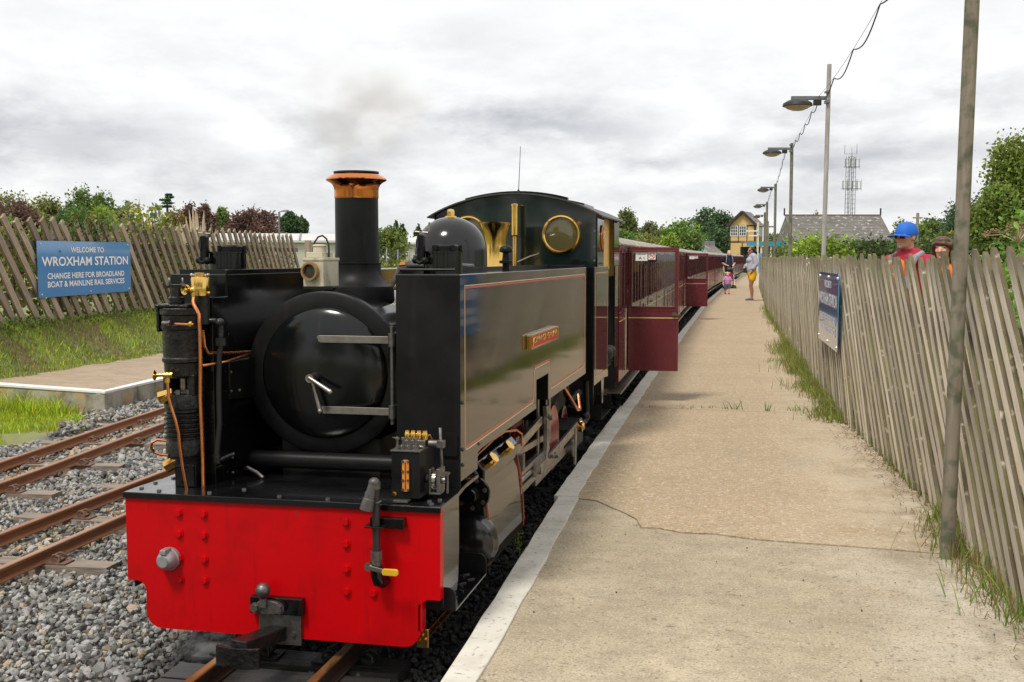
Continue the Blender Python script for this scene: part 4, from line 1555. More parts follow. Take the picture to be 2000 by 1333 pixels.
def lining(path, x, parent, out, side=1):
    for (w0, w1, m, nm) in ((0, .0045, M['cream_line'], 'cream_lining'), (.008, .018, M['red_line'], 'red_lining')):
        mb = MB()
        cx = sum(p[0] for p in path) / len(path); cz = sum(p[1] for p in path) / len(path)
        n = len(path)
        A, B = [], []
        for i, p in enumerate(path):
            a, b = Vector(path[i - 1]), Vector(path[(i + 1) % n])
            p = Vector(p)
            d0 = (p - a).normalized(); d1 = (b - p).normalized()
            nn = Vector((-d0.y, d0.x)) + Vector((-d1.y, d1.x))
            nn.normalize()
            A.append(p + nn * w0); B.append(p + nn * w1)
        vs = [(x, v.x, v.y) for v in A] + [(x, v.x, v.y) for v in B] + [(x + out, v.x, v.y) for v in A] + [(x + out, v.x, v.y) for v in B]
        fs = []
        for i in range(n):
            j = (i + 1) % n
            fs += [(2 * n + i, 2 * n + j, 3 * n + j, 3 * n + i), (i, j, 2 * n + j, 2 * n + i), (n + i, n + j, 3 * n + j, 3 * n + i)]
        mb.add(vs, fs)
        mb.build(nm, m, parent)


tank = part(MB().prism(TANK, 'x', .341, .587), 'side_tank', M['panel'], bevel=.003)
tank['label'] = 'polished right-hand water tank with red and cream lining'
lining(LIN, .5865, tank, .0012)
# matt front plate of the right tank and its rim
part(MB().bb(.336, .588, .324, .3295, .579, 1.386), 'tank_front', M['satin'], tank, .002)
part(MB().tube([(.345, .36, 1.388), (.345, .36, 1.405), (.56, .36, 1.405)], .005, 6), 'tank_rim', M['satin'], tank)
part(MB().bb(.341, .347, .36, 3.55, 1.388, 1.405).bb(.347, .585, 3.54, 3.55, 1.388, 1.402), 'tank_coaming', M['satin'], tank, .001)
for (yy, zz) in ((.36, .66), (.36, .72), (.36, .9), (.62, .70)):
    hexbolt(.5875, zz, M['dullsteel'], tank, y=yy, r=.007, h=.006, ax='x')
ltank = part(MB().prism([(.34, .579), (3.62, .579), (3.62, 1.386), (.34, 1.386)], 'x', -.606, -.362), 'side_tank', M['black'], bevel=.003)
ltank['label'] = 'left-hand water tank behind the air pump'
part(MB().bb(-.603, -.365, .334, .3395, .579, 1.384), 'tank_front', M['black'], ltank, .002)
part(MB().prism([(.335, 1.386), (.335, 1.402), (.345, 1.404), (2.0, 1.404), (2.0, 1.386)], 'x', -.370, -.360), 'tank_coaming', M['black'], ltank, .001)
part(MB().bb(-.60, -.37, .40, .412, 1.386, 1.404), 'tank_coaming', M['black'], ltank, .001)
part(MB().cyl((-.145, 1.0, 1.386), (-.145, 1.0, 1.41), .02), 'tank_vent', M['black'], ltank)
# fillers with their clamp handles
for (fx, fy, lab) in ((.445, .60, 'filler on the right tank'), (-.498, .62, 'filler on the left tank')):
    f_ = part(MB().lathe([(.078, 1.386), (.078, 1.468), (.083, 1.469), (.083, 1.476), (.0, 1.476)], (fx, fy, 0), n=40), 'water_filler', M['black'])
    f_['label'] = lab
    part(MB().lathe([(.050, 1.476), (.050, 1.496), (.040, 1.503), (.0, 1.503)], (fx + .015, fy, 0), n=28), 'filler_lid', M['satin'], f_)
    for k in range(5):
        t = 2 * PI * k / 5 + .4
        part(MB().box((fx + .015 + .056 * math.cos(t), fy + .056 * math.sin(t), 1.489), (.014, .014, .026), (0, 0, t)), 'lid_lug', M['satin'], f_, .003)
    part(MB().prism([(fx - .083, 1.425), (fx - .055, 1.425), (fx - .055, 1.535), (fx - .060, 1.542), (fx - .078, 1.542), (fx - .083, 1.535)], 'y', fy - .085, fy - .055), 'clamp_post', M['satin'], f_, .003)
    part(MB().ell((fx - .050, fy - .085, 1.438), .016).ell((fx - .088, fy - .085, 1.440), .014).tube([(fx - .05, fy - .09, 1.44), (fx - .069, fy - .092, 1.43), (fx - .088, fy - .09, 1.44)], .008), 'clamp_pivot', M['satin'], f_)
    part(MB().prism([(fx - .080 + .006 * math.cos(t), 1.505 + .022 * math.sin(t)) for t in np.linspace(0, 2 * PI, 12, endpoint=False)], 'y', fy - .089, fy - .0855), 'clamp_slot', M['rubber'], f_)
    part(MB().tube([(fx - .094, fy - .07, 1.553), (fx - .04, fy - .07, 1.549), (fx - .036, fy - .07, 1.556), (fx - .035, fy - .07, 1.590)], .004, 8).cyl((fx - .069, fy - .07, 1.542), (fx - .069, fy - .07, 1.556), .007), 'clamp_handle', M['steel'], f_)
# mushroom vent on the right tank
mv = part(MB().lathe([(.018, 1.386), (.018, 1.42), (.034, 1.423), (.034, 1.436), (.020, 1.438), (.016, 1.475), (.033, 1.479), (.035, 1.490), (.030, 1.503), (.018, 1.511), (0, 1.513)], (.44, 1.80, 0), n=24), 'tank_vent', M['satin'])
part(MB().lathe([(.012, 1.386), (.012, 1.398), (0, 1.403)], (.40, .95, 0), n=12), 'tank_nut', M['satin'])

# ---- dome
dm = part(MB().lathe([(.232, 1.20), (.214, 1.26), (.207, 1.32), (.205, 1.49)] + [(.205 * math.cos(t), 1.49 + .192 * math.sin(t)) for t in np.linspace(.08, PI / 2, 16)], (CX0, 2.40, 0), n=64), 'steam_dome', M['dome'] if 'dome' in M else M['black'])
part(MB().lathe([(.034, 1.676), (.033, 1.684), (.026, 1.686)], (CX0, 2.40, 0), n=24).cyl((CX0, 2.40, 1.684), (CX0, 2.40, 1.712), .024, .024, 6, smooth=False).lathe([(.021, 1.712), (.017, 1.722), (0, 1.727)], (CX0, 2.4, 0), n=16), 'dome_nut', M['brass'], dm)

# ---- pipework on the boiler top between chimney and dome
pw = part(MB().tube([(.07, 1.05, 1.30), (.10, 1.1, 1.40), (.16, 1.12, 1.415), (.30, 1.16, 1.418), (.34, 1.5, 1.41)], .011, 8), 'steam_pipe', M['dullsteel'])
part(MB().cyl((.13, 1.12, 1.415), (.24, 1.14, 1.418), .021, n=14).lathe([(.014, 1.42), (.014, 1.445), (.030, 1.448), (.032, 1.452), (.032, 1.460), (.026, 1.464), (0, 1.466)], (.19, 1.13, 0), n=12), 'steam_valve', M['dullsteel'], pw)
part(MB().cyl((.27, 1.16, 1.418), (.285, 1.163, 1.418), .032, n=24).cyl((.255, 1.16, 1.418), (.30, 1.165, 1.418), .012), 'valve_wheel', M['dullsteel'], pw)
part(MB().cyl((.10, 1.115, 1.412), (.125, 1.12, 1.414), .019, n=6, smooth=False), 'pipe_nut', M['copper'], pw)
part(MB().bb(.20, .325, 1.35, 1.37, 1.36, 1.47), 'bracket_plate', M['matte'], pw)
part(MB().lathe([(.02, 1.30), (.02, 1.40), (.03, 1.42), (.034, 1.44), (.030, 1.46), (.018, 1.472), (0, 1.476)], (-.125, 1.05, 0), n=20), 'snifting_valve', M['satin'])

# ---- brass safety valve trumpet and whistle
part(MB().lathe([(.150, 1.24), (.118, 1.32), (.098, 1.38), (.082, 1.45), (.076, 1.52), (.078, 1.58), (.086, 1.63), (.098, 1.665), (.106, 1.680), (.107, 1.685), (.098, 1.684), (.075, 1.64), (.05, 1.5), (0, 1.49)], (CX0, 3.52, 0), n=56), 'safety_valve_trumpet', M['brass'])
part(MB().lathe([(.016, 1.30), (.016, 1.60), (.025, 1.61), (.025, 1.812), (.029, 1.814), (.029, 1.828), (.022, 1.832), (0, 1.834)], (.020, 4.00, 0), n=28), 'whistle', M['brass'])
part(MB().tube([(.06, 3.9, 1.42), (.14, 3.95, 1.46), (.19, 3.98, 1.475), (.20, 3.98, 1.485)], .005, 6), 'injector_rod', M['steel'])
part(MB().lathe([(.035, 0), (.04, .01), (.04, .02), (0, .02)], (.47, 3.95, 1.40), (0, -1, 0), 20), 'pipe_flange', M['black'])

# ---- cab
ya, yb = 4.14, 5.46
arc = [(CX0 + .600 * math.sin(t) / math.sin(.72), 1.76 + .150 * (math.cos(t) - math.cos(.72)) / (1 - math.cos(.72))) for t in np.linspace(.72, -.72, 25)]
front = [(-.612, .579), (.588, .579)] + arc
wr = .139
holes = [circ(.330, 1.617, wr - .012, 48), circ(-.354, 1.617, wr - .012, 48)]
cab = empty('cab', parent=loco)
plate('cab_front', front, holes, 'y', ya, ya + .012, M['cabgreen'] if 'cabgreen' in M else M['black'], cab)
plate('cab_inner_lining', [(u * .985, v - .008) for u, v in front], holes, 'y', ya + .013, ya + .018, M['ochre'], cab)
for sx in (.330, -.354):
    w_ = part(MB().lathe([(wr - .022, -.016), (wr - .014, -.024), (wr - .004, -.022), (wr, -.012), (wr + .004, 0), (wr - .022, 0)], (sx, ya, 1.617), (0, 1, 0), 56), 'spectacle_window', M['brass'], cab)
    part(MB().cyl((sx, ya + .002, 1.617), (sx, ya + .006, 1.617), wr - .0125, n=48), 'pane', M['cabglass'], w_)
    part(MB().cyl((sx, ya + .020, 1.617), (sx, ya + .024, 1.617), wr - .006, n=40), 'added_ochre_disc', M['ochre'], w_)  # disc added close behind the pane to catch daylight, for the ochre interior
    for k in range(4):
        t = PI / 4 + k * PI / 2
        hexbolt(sx + (wr - .008) * math.cos(t), 1.617 + (wr - .008) * math.sin(t), M['brass'], w_, y=ya - .022, r=.005, h=.005)
part(MB().bb(-.594, .560, yb - .03, yb - .004, .60, 1.30), 'cab_back_lower', M['matte'], cab)
plate('cab_back', [(-.59, 1.30), (.565, 1.30)] + [(u * .97, v - .012) for u, v in arc], [], 'y', yb, yb + .012, M['ochre'], cab)
# roof: curved sheet with a raised centre section
rv, rf_ = [], []
ra = [(CX0 + .628 * math.sin(t) / math.sin(.72), 1.757 + .158 * (math.cos(t) - math.cos(.72)) / (1 - math.cos(.72))) for t in np.linspace(.74, -.74, 27)]
rfm = MB()
for (a_, b_, lo_, hi_) in ((ya - .045, 4.42, -9, 9), (5.06, yb + .12, -9, 9), (4.42, 5.06, .26, 9), (4.42, 5.06, -9, -.28)):
    q_ = [u for u in ra if lo_ <= u[0] <= hi_]
    rfm.prism(q_ + [(u, v - .010) for u, v in reversed(q_)], 'y', a_, b_)
part(rfm, 'cab_roof', M['roofgrey2'], cab)  # centre of the roof opened to let skylight into the cab
ra2 = [(u * .55, v + .014) for u, v in ra if abs(u) < .8]
ra2 = [(CX0 + .38 * s, 1.915 + .014 - .050 * s * s) for s in np.linspace(1, -1, 15)]
part(MB().prism(ra2 + [(u, v - .030) for u, v in reversed(ra2)], 'y', 5.0, yb + .10), 'roof_hatch', M['black'], cab, .003)
part(MB().prism([(u, v + .004) for u, v in ra2] + [(u, v - .030) for u, v in reversed(ra2)], 'y', ya + .05, ya + .10), 'roof_rib', M['black'], cab, .002)
part(MB().cyl((.014, ya + .02, 1.905), (.014, ya + .02, 1.94), .008, n=8).tube([(.014, ya + .02, 1.93), (.022, ya + .02, 2.10), (.028, ya + .02, 2.25)], [.003, .0025, .0018], 6), 'aerial', M['matte'], cab)
# upper cab sides with their openings
for s, xa in ((1, .582), (-1, -.606)):
    opening = rr(4.50, 5.14, 1.392, 1.735, .0, 5, (.0, .0, .07, .05))
    so_ = [(ya, 1.389), (4.49, 1.389), (4.49, 1.69)] + [(4.49 + .06 * (1 - math.cos(t)), 1.69 + .05 * math.sin(t)) for t in np.linspace(0, PI / 2, 5)] + [(5.05, 1.74)] + [(5.09 + .05 * math.sin(t), 1.69 + .05 * math.cos(t)) for t in np.linspace(0, PI / 2, 5)] + [(5.14, 1.389), (yb, 1.389), (yb, 1.768), (ya, 1.768)]
    plate('cab_side', so_, [], 'x', xa, xa + .010, M['panel'], cab)
part(MB().bb(.545, .549, 4.46, 5.18, 1.36, 1.76), 'added_ochre_sheet', M['ochre'], cab)  # sheet added just inside the opening, standing in for the lit interior wall
# oval number plate
np_ = part(MB().prism([(4.37 + .072 * math.cos(t), 1.60 + .088 * math.sin(t)) for t in np.linspace(0, 2 * PI, 32, endpoint=False)], 'x', .593, .603), 'number_plate', M['brass'], cab, .002)
part(MB().prism([(4.37 + .060 * math.cos(t), 1.60 + .076 * math.sin(t)) for t in np.linspace(0, 2 * PI, 32, endpoint=False)], 'x', .604, .6045), 'number_field', M['redink'], np_)
t8 = link('number', text_mesh('8', None, .095, .004, .03), M['brass'], np_)
t8.rotation_euler = (0, 0, PI / 2); t8.location = (.605, 4.37, 1.60)
for zz in (1.43, 1.53, 1.64, 1.72):
    hexbolt(.57, zz, M['dullsteel'], cab, y=ya, r=.008, h=.007)
for yy in (4.26, 4.32, 4.38):
    hexbolt(.592, 1.41, M['dullsteel'], cab, y=yy, r=.006, h=.005, ax='x')
# lower cab panels
cp = part(MB().prism([(4.03, .545), (4.60, .545), (4.82, .53), (4.82, 1.385), (4.03, 1.385)], 'x', .575, .587), 'cab_side_panel', M['panel'], cab, .002)
lining([(4.085, 1.345), (4.085, .60), (4.77, .585), (4.77, 1.345)], .5865, cp, .0012)
part(MB().bb(.31, .575, 4.03, 4.045, .58, 1.385).bb(.32, .335, 4.045, 4.14, .58, 1.385), 'bunker_front', M['black'], cab, .001)
part(MB().prism(rr(5.26, 5.47, .56, 1.385, .0), 'x', .575, .587), 'cab_side_panel', M['panel'], cab, .002)
part(MB().bb(-.606, -.594, 4.03, 5.47, .56, 1.385), 'cab_side_panel', M['black'], cab, .002)
part(MB().bb(-.59, .56, 4.14, 5.46, .585, .60), 'cab_floor', M['matte'], cab)
part(MB().bb(-.592, -.588, 4.17, 4.48, .62, 1.75).bb(-.592, -.588, 5.16, 5.44, .62, 1.75), 'cab_lining', M['ochre'], cab)
part(MB().bb(-.29, .27, 4.16, 4.42, .60, 1.34).cyl((-.01, 4.43, 1.0), (-.01, 4.46, 1.0), .13), 'firebox_backhead', M['matte'], cab)
part(MB().bb(.32, .56, 4.20, 4.55, .60, .86), 'bunker_seat', M['matte'], cab)
# cab steps
cs = part(MB().bb(.46, .590, 4.42, 4.425, .25, .36).bb(.46, .590, 5.00, 5.005, .25, .36).bb(.46, .590, 4.42, 5.0, .246, .252), 'cab_step', M['satin'], cab, .001)
part(MB().bb(.44, .46, 4.45, 4.5, .25, .58).bb(.44, .46, 4.9, 4.95, .25, .58), 'step_hanger', M['matte'], cs)
part(MB().prism([(4.45, .54), (4.60, .54), (4.56, .36), (4.49, .36)], 'x', .578, .584), 'step_gusset', M['panel'], cs)

# ---- nameplate
npl = part(MB().prism(rr(1.60, 2.385, 1.000, 1.072, .006, 3), 'x', .588, .592).prism(rr(1.60, 2.385, 1.000, 1.072, .006, 3), 'x', .5945, .607), 'nameplate', M['brass'], bevel=.001)
part(MB().prism(rr(1.612, 2.373, 1.008, 1.064, .002, 2), 'x', .6075, .6085), 'nameplate_field', M['redink'], npl)
tn = link('nameplate_lettering', text_mesh('JOHN OF GAUNT', .715, .044, .0045, .012), M['brass'], npl)
tn.rotation_euler = (0, 0, PI / 2); tn.location = (.6088, 1.993, 1.036)
fr = MB()
for (a, b, c_, d_) in ((1.600, 2.385, 1.064, 1.0725), (1.600, 2.385, .9995, 1.008), (1.600, 1.612, 1.008, 1.064), (2.373, 2.385, 1.008, 1.064)):
    fr.bb(.6068, .6125, a, b, c_, d_)
part(fr, 'nameplate_frame', M['brass'], npl, .0008)

# ---- lubricator box at the front right
mx_, my_ = .455, .115
lb = empty('mechanical_lubricator', parent=loco)
part(MB().bb(.405, .510, .050, .235, .592, .760), 'oil_box', M['satin'], lb, .002)
part(MB().bb(.402, .513, .046, .239, .760, .766), 'box_lid', M['dullsteel'], lb, .001)
part(MB().bb(.42, .475, .018, .06, .582, .590), 'box_foot', M['dullsteel'], lb, .001)
sg = part(MB().prism(rr(.447, .472, .618, .732, .006, 3), 'y', .042, .0495), 'sight_glass', M['amber'], lb, .001)
part(MB().bb(.4575, .4615, .0405, .0418, .625, .725), 'glass_slot', M['copper'], sg)
for zz in (.624, .658, .690, .726):
    for u in (.450, .469):
        hexbolt(u, zz, M['dullsteel'], sg, y=.042, r=.0042, h=.004)
hexbolt(.415, .606, M['brass'], lb, y=.05, r=.008, h=.012)
for k in range(4):
    u = .423 + k * .0225
    part(MB().lathe([(.006, .766), (.006, .780), (.0045, .781), (.0045, .800), (.0095, .802), (.0095, .808), (.004, .811), (0, .812)], (u, .066, 0), n=10).cyl((u, .066, .766), (u, .066, .774), .009, n=6, smooth=False), 'feed_adjuster', M['dullsteel'], lb)
    part(MB().lathe([(.0095, .790), (.011, .800), (.011, .812), (.0085, .816), (.0085, .824), (.0, .826)], (u + .012, .145, 0), n=12), 'feed_cap', M['brass'], lb)
    part(MB().ell((u + .01, .098, .771), (.010, .008, .007), 8, 6), 'wing_nut', M['steel'], lb)
part(MB().bb(.420, .508, .125, .168, .766, .790), 'feed_block', M['dullsteel'], lb, .002)
part(MB().tube([(.505, .15, .80), (.516, .16, .805), (.519, .17, .79), (.519, .17, .765)], .004, 6), 'oil_pipe', M['copper'], lb)
part(MB().cyl((.400, .075, .806), (.420, .075, .806), .002, n=6), 'priming_wire', M['dullsteel'], lb)
# ratchet drive beside it
part(MB().cyl((.565, .15, .66), (.558, .15, .835), .0055, n=10), 'drive_rod', M['dullsteel'], lb)
part(MB().bb(.548, .575, .138, .162, .762, .790).cyl((.515, .150, .776), (.55, .150, .776), .014, n=14), 'rod_clamp', M['dullsteel'], lb, .002)
part(MB().bb(.528, .536, .10, .15, .605, .690).bb(.556, .570, .10, .17, .605, .692).bb(.528, .57, .10, .16, .598, .606), 'ratchet_frame', M['dullsteel'], lb, .002)
gw = MB().cyl((.540, .125, .648), (.553, .125, .648), .030, n=24)
for k in range(16):
    t = 2 * PI * k / 16
    gw.box((.5465, .125 + .031 * math.cos(t), .648 + .031 * math.sin(t)), (.013, .005, .004), (t, 0, 0))
part(gw, 'ratchet_wheel', M['steel'], lb)
part(MB().cyl((.512, .135, .652), (.528, .135, .652), .018, n=16).cyl((.568, .125, .648), (.585, .125, .648), .012, n=12), 'drive_shaft', M['dullsteel'], lb)
part(MB().tube([(.590, .13, .60), (.590, .13, .670), (.592, .10, .676)], .005, 6).bb(.580, .602, .085, .125, .672, .680), 'hand_crank', M['dullsteel'], lb)
part(MB().prism(rr(.520, .578, .700, .79, .012, 3), 'y', .316, .3235), 'slotted_bracket', M['satin'])

# ---- sandbox behind the pump
part(MB().prism([(-.470, .895), (-.352, .895), (-.352, 1.040), (-.470, 1.040)], 'y', .325, .40).prism([(.325, 0), (.325, 0)], 'x', 0, 0) if False else MB().add([(-.470, .322, .890), (-.352, .322, .890), (-.352, .322, 1.040), (-.470, .322, 1.040), (-.470, .46, .890), (-.300, .46, .890), (-.300, .46, 1.052), (-.470, .46, 1.052)], [(0, 1, 2, 3), (1, 5, 6, 2), (3, 2, 6, 7), (0, 4, 5, 1), (4, 7, 6, 5), (0, 3, 7, 4)]), 'sandbox', M['black'], bevel=.003)
for (u, w) in ((-.345, .925), (-.345, 1.0), (-.31, .93), (-.345, .66), (-.345, .60), (-.36, 1.15)):
    part(MB().ell((u, .322 if u > -.35 else .33, w), .006, 8, 6), 'rivet', M['dullsteel'])

# ---- steam air pump at the front left
PX, PY, PR = -.462, .165, .078
pump = empty('air_pump', parent=loco)
part(MB().lathe([(.080, 1.262), (.084, 1.258), (.084, 1.238), (.079, 1.233), (.077, 1.200), (.082, 1.196), (.081, 1.182), (.076, 1.178), (.075, 1.10), (.074, 1.075), (.079, 1.070), (.079, 1.058), (.072, 1.052), (.070, 1.005), (.060, .995), (0, .99)][::-1] + [(0, 1.262)], (PX, PY, 0), n=36), 'steam_cylinder', M['oily'], pump)
part(MB().bb(-.545, -.405, .10, .24, 1.262, 1.276), 'cylinder_cover', M['oily'], pump, .006)
part(MB().bb(-.548, -.535, .12, .21, 1.17, 1.27), 'cover_flange', M['oily'], pump, .004)
part(MB().cyl((PX, PY, .93), (PX, PY, 1.0), .018, n=14), 'piston_rod', M['steel'], pump)
part(MB().bb(-.525, -.500, .12, .22, .93, 1.01).bb(-.425, -.395, .12, .22, .93, 1.01).lathe([(.060, .932), (.060, .945), (0, .95)], (PX, PY, 0), n=24), 'centre_piece', M['oily'], pump, .003)
for (u, v) in ((-.49, .115), (-.455, .105), (-.425, .125)):
    part(MB().cyl((u, v, .935), (u, v, .952), .009, n=6, smooth=False), 'nut', M['dullsteel'], pump)
fins = [(0, .935), (.070, .934), (.074, .928), (.074, .880), (.070, .876), (.070, .866)]
for k in range(6):
    z0 = .862 - k * .0175
    fins += [(.066, z0), (.0775, z0 - .003), (.0775, z0 - .009), (.066, z0 - .013)]
fins += [(.070, .748), (.072, .742), (.072, .700), (.068, .695), (.066, .66), (.056, .655), (0, .655)]
part(MB().lathe(fins[::-1], (PX, PY, 0), n=36), 'air_cylinder', M['oily'], pump)
part(MB().bb(-.485, -.395, .12, .22, .579, .665), 'pump_pedestal', M['black'], pump, .004)
part(MB().bb(-.40, -.355, .20, .33, .579, 1.30), 'pump_bracket', M['black'], pump, .003)
part(MB().lathe([(.030, 1.276), (.030, 1.300), (.024, 1.303), (.024, 1.345), (.030, 1.348), (0, 1.350)], (-.478, .15, 0), n=18).bb(-.51, -.44, .135, .165, 1.335, 1.345), 'valve_chest', M['oily'], pump, .001)
for u in (-.505, -.450):
    part(MB().cyl((u, .15, 1.345), (u, .15, 1.375), .004, n=8).cyl((u, .15, 1.345), (u, .15, 1.355), .009, n=6, smooth=False), 'stud', M['dullsteel'], pump)
part(MB().cyl((-.372, .16, 1.20), (-.372, .16, 1.312), .024, n=18).cyl((-.395, .155, 1.255), (-.395, .155, 1.285), .012, n=10), 'oil_stand', M['oily'], pump)
lu = part(MB().lathe([(.0, 1.308), (.033, 1.308), (.034, 1.312), (.034, 1.372), (.031, 1.378), (.020, 1.380), (.020, 1.394), (.0, 1.395)], (-.378, .15, 0), n=32), 'displacement_lubricator', M['brass'], pump)
part(MB().cyl((-.412, .15, 1.385), (-.345, .15, 1.385), .005, n=8).ell((-.412, .15, 1.385), .0075, 8, 6).ell((-.345, .15, 1.385), .0075, 8, 6), 'lubricator_bar', M['steel'], lu)
part(MB().lathe([(.014, -.004), (.019, -.006), (.019, .006), (.014, .004), (.014, -.004)], (-.432, .138, 1.330), (.25, 1, 0), 20, sx=1).cyl((-.448, .138, 1.330), (-.416, .138, 1.330), .002, n=6).cyl((-.432, .138, 1.314), (-.432, .138, 1.346), .002, n=6).cyl((-.432, .134, 1.33), (-.432, .145, 1.33), .006, n=10), 'hand_wheel', M['brass'], lu)
part(MB().cyl((-.432, .138, 1.330), (-.385, .15, 1.325), .006, n=10).cyl((-.414, .143, 1.328), (-.396, .147, 1.326), .012, n=6, smooth=False).ell((-.392, .118, 1.33), .012, 10, 8).cyl((-.388, .12, 1.30), (-.388, .12, 1.325), .009, n=8), 'lubricator_valve', M['brass'], lu)
part(MB().ell((-.341, .145, 1.318), .006, 8, 6), 'drain_cock', M['brass'], lu)
# copper pipes of the pump
cpm = [(-.388, .118, 1.30), (-.386, .108, 1.288), (-.378, .098, 1.275), (-.362, .088, 1.258), (-.350, .082, 1.240), (-.347, .080, 1.20), (-.345, .078, 1.08), (-.350, .080, .92), (-.347, .080, .80), (-.345, .080, .70), (-.345, .080, .579)]
part(MB().tube(cpm, .0072, 10), 'copper_pipe', M['copper'], pump)
part(MB().tube([(-.472, .062, 1.010), (-.471, .060, .985), (-.468, .06, .93), (-.455, .06, .885), (-.442, .06, .845), (-.434, .065, .80), (-.432, .07, .74), (-.425, .075, .66), (-.416, .085, .579)], .0062, 10), 'copper_pipe', M['copper'], pump)
part(MB().tube([(-.462, .095, 1.203), (-.40, .078, 1.203), (-.372, .082, 1.203)], .006, 8), 'copper_pipe', M['copper'], pump)
part(MB().cyl((-.500, .087, 1.205), (-.470, .083, 1.205), .010, n=12).cyl((-.475, .083, 1.205), (-.466, .082, 1.205), .0115, n=6, smooth=False), 'pipe_union', M['dullsteel'], pump)
part(MB().cyl((-.388, .082, 1.203), (-.378, .082, 1.203), .011, n=6, smooth=False), 'pipe_nut', M['brass'], pump)
part(MB().tube([(-.355, .12, 1.18), (-.35, .12, 1.12), (-.34, .13, 1.092), (-.31, .22, 1.085), (-.295, .40, 1.075)], .0055, 8), 'copper_pipe', M['copper'], pump)
part(MB().tube([(-.365, .13, 1.045), (-.34, .15, 1.048), (-.31, .22, 1.052), (-.295, .40, 1.070)], .0055, 8), 'copper_pipe', M['copper'], pump)
part(MB().tube([(-.50, .09, .760), (-.53, .08, .765), (-.548, .07, .755), (-.552, .07, .735), (-.545, .08, .715), (-.52, .09, .705), (-.50, .10, .703)], .0055, 8), 'copper_pipe', M['copper'], pump)
ck = part(MB().lathe([(.0, .0), (.018, .0), (.020, .004), (.014, .007), (.007, .012), (.006, .032), (.010, .036), (.011, .070), (0, .072)], (-.515, .038, 1.014), (1, .25, .02), 16), 'drain_cock', M['brass'], pump)
part(MB().cyl((-.472, .06, .985), (-.472, .06, 1.012), .010, n=6, smooth=False), 'pipe_nut', M['brass'], pump)
part(MB().cyl((-.530, .10, .920), (-.480, .115, .935), .024, n=6, smooth=False).cyl((-.515, .10, .912), (-.49, .10, .93), .017, n=6, smooth=False), 'brass_plug', M['brass'], pump)
part(MB().cyl((-.515, .11, .655), (-.470, .12, .680), .024, n=6, smooth=False), 'brass_plug', M['brass'], pump)
# black iron pipe with elbow
ip = part(MB().tube([(-.385, .16, 1.212), (-.335, .17, 1.212), (-.316, .172, 1.206), (-.309, .173, 1.192), (-.309, .173, 1.14)], .0115, 12), 'iron_pipe', M['oily'], pump)
part(MB().cyl((-.309, .173, 1.118), (-.309, .173, 1.146), .021, n=6, smooth=False).ell((-.313, .172, 1.205), .018, 12, 8), 'pipe_union', M['oily'], pump)
part(MB().tube([(-.309, .173, 1.12), (-.318, .173, 1.08), (-.322, .173, .95), (-.322, .173, .82), (-.335, .173, .70)], .0105, 12), 'rubber_hose', M['rubber'], pump)
part(MB().cyl((-.335, .173, .665), (-.335, .173, .70), .014, n=10).tube([(-.335, .173, .672), (-.30, .19, .69), (-.275, .2, .70)], .008, 8), 'hose_end', M['oily'], pump)

# ---- cylinder and motion, right-hand side
cy = part(MB().prism([(.46, .165), (.50, .125), (.555, .118), (.592, .145), (.600, .20), (.592, .33), (.578, .45), (.562, .52), (.535, .572), (.49, .588), (.46, .585)], 'y', .76, 1.46, smooth=False), 'cylinder_casing', M['panel'], bevel=.012, seg=3)
part(MB().prism([(.535, .574), (.562, .524), (.575, .50), (.575, .56), (.54, .60)], 'y', .765, 1.455), 'valve_chest_top', M['black'], cy, .01)
for yy in (.763, 1.452):
    part(MB().prism([(.600, .16), (.6065, .20), (.599, .33), (.585, .45), (.569, .52), (.5665, .518), (.5965, .32), (.6015, .2)], 'y', yy, yy + .006), 'casing_beading', M['red_line'], cy)
part(MB().lathe([(.0, -.062), (.086, -.055), (.108, -.040), (.112, -.010), (.118, 0), (.118, .02), (0, .02)], (.520, .745, .262), (0, 1, 0), 40), 'cylinder_cover', M['worn'] if 'worn' in M else M['black'], cy)
cc = part(MB().lathe([(0, -.060), (.030, -.060), (.033, -.050), (.035, -.004), (.075, 0), (.078, .012), (0, .012)], (.525, .742, .465), (0, 1, 0), 32), 'valve_cover', M['black'], cy)
for k in range(7):
    t = 2 * PI * k / 7 + .3
    hexbolt(.525 + .060 * math.cos(t), .465 + .060 * math.sin(t), M['dullsteel'], cc, y=.742, r=.008, h=.010)
for yy in (.90, 1.22):
    part(MB().cyl((.548, yy, .548), (.585, yy - .012, .592), .026, .026, 8, smooth=False).cyl((.575, yy - .009, .583), (.590, yy - .012, .598), .030, .028, 6, smooth=False), 'brass_plug', M['brass'], cy)
part(MB().tube([(.53, .60, .60), (.55, .80, .635), (.56, 1.0, .655), (.57, 1.18, .662), (.60, 1.30, .650), (.608, 1.38, .62), (.605, 1.40, .56)], .0055, 8), 'oil_pipe', M['copper'], cy)
part(MB().bb(.56, .595, 1.48, 1.53, .42, .50).cyl((.58, 1.5, .36), (.58, 1.5, .42), .006), 'drain_valve', M['dullsteel'], cy, .003)
part(MB().bb(.555, .585, 1.46, 1.50, .24, .27), 'drain_cock', M['dullsteel'], cy, .003)
part(MB().bb(.555, .585, 1.46, 1.50, .14, .17), 'drain_cock', M['dullsteel'], cy, .003)
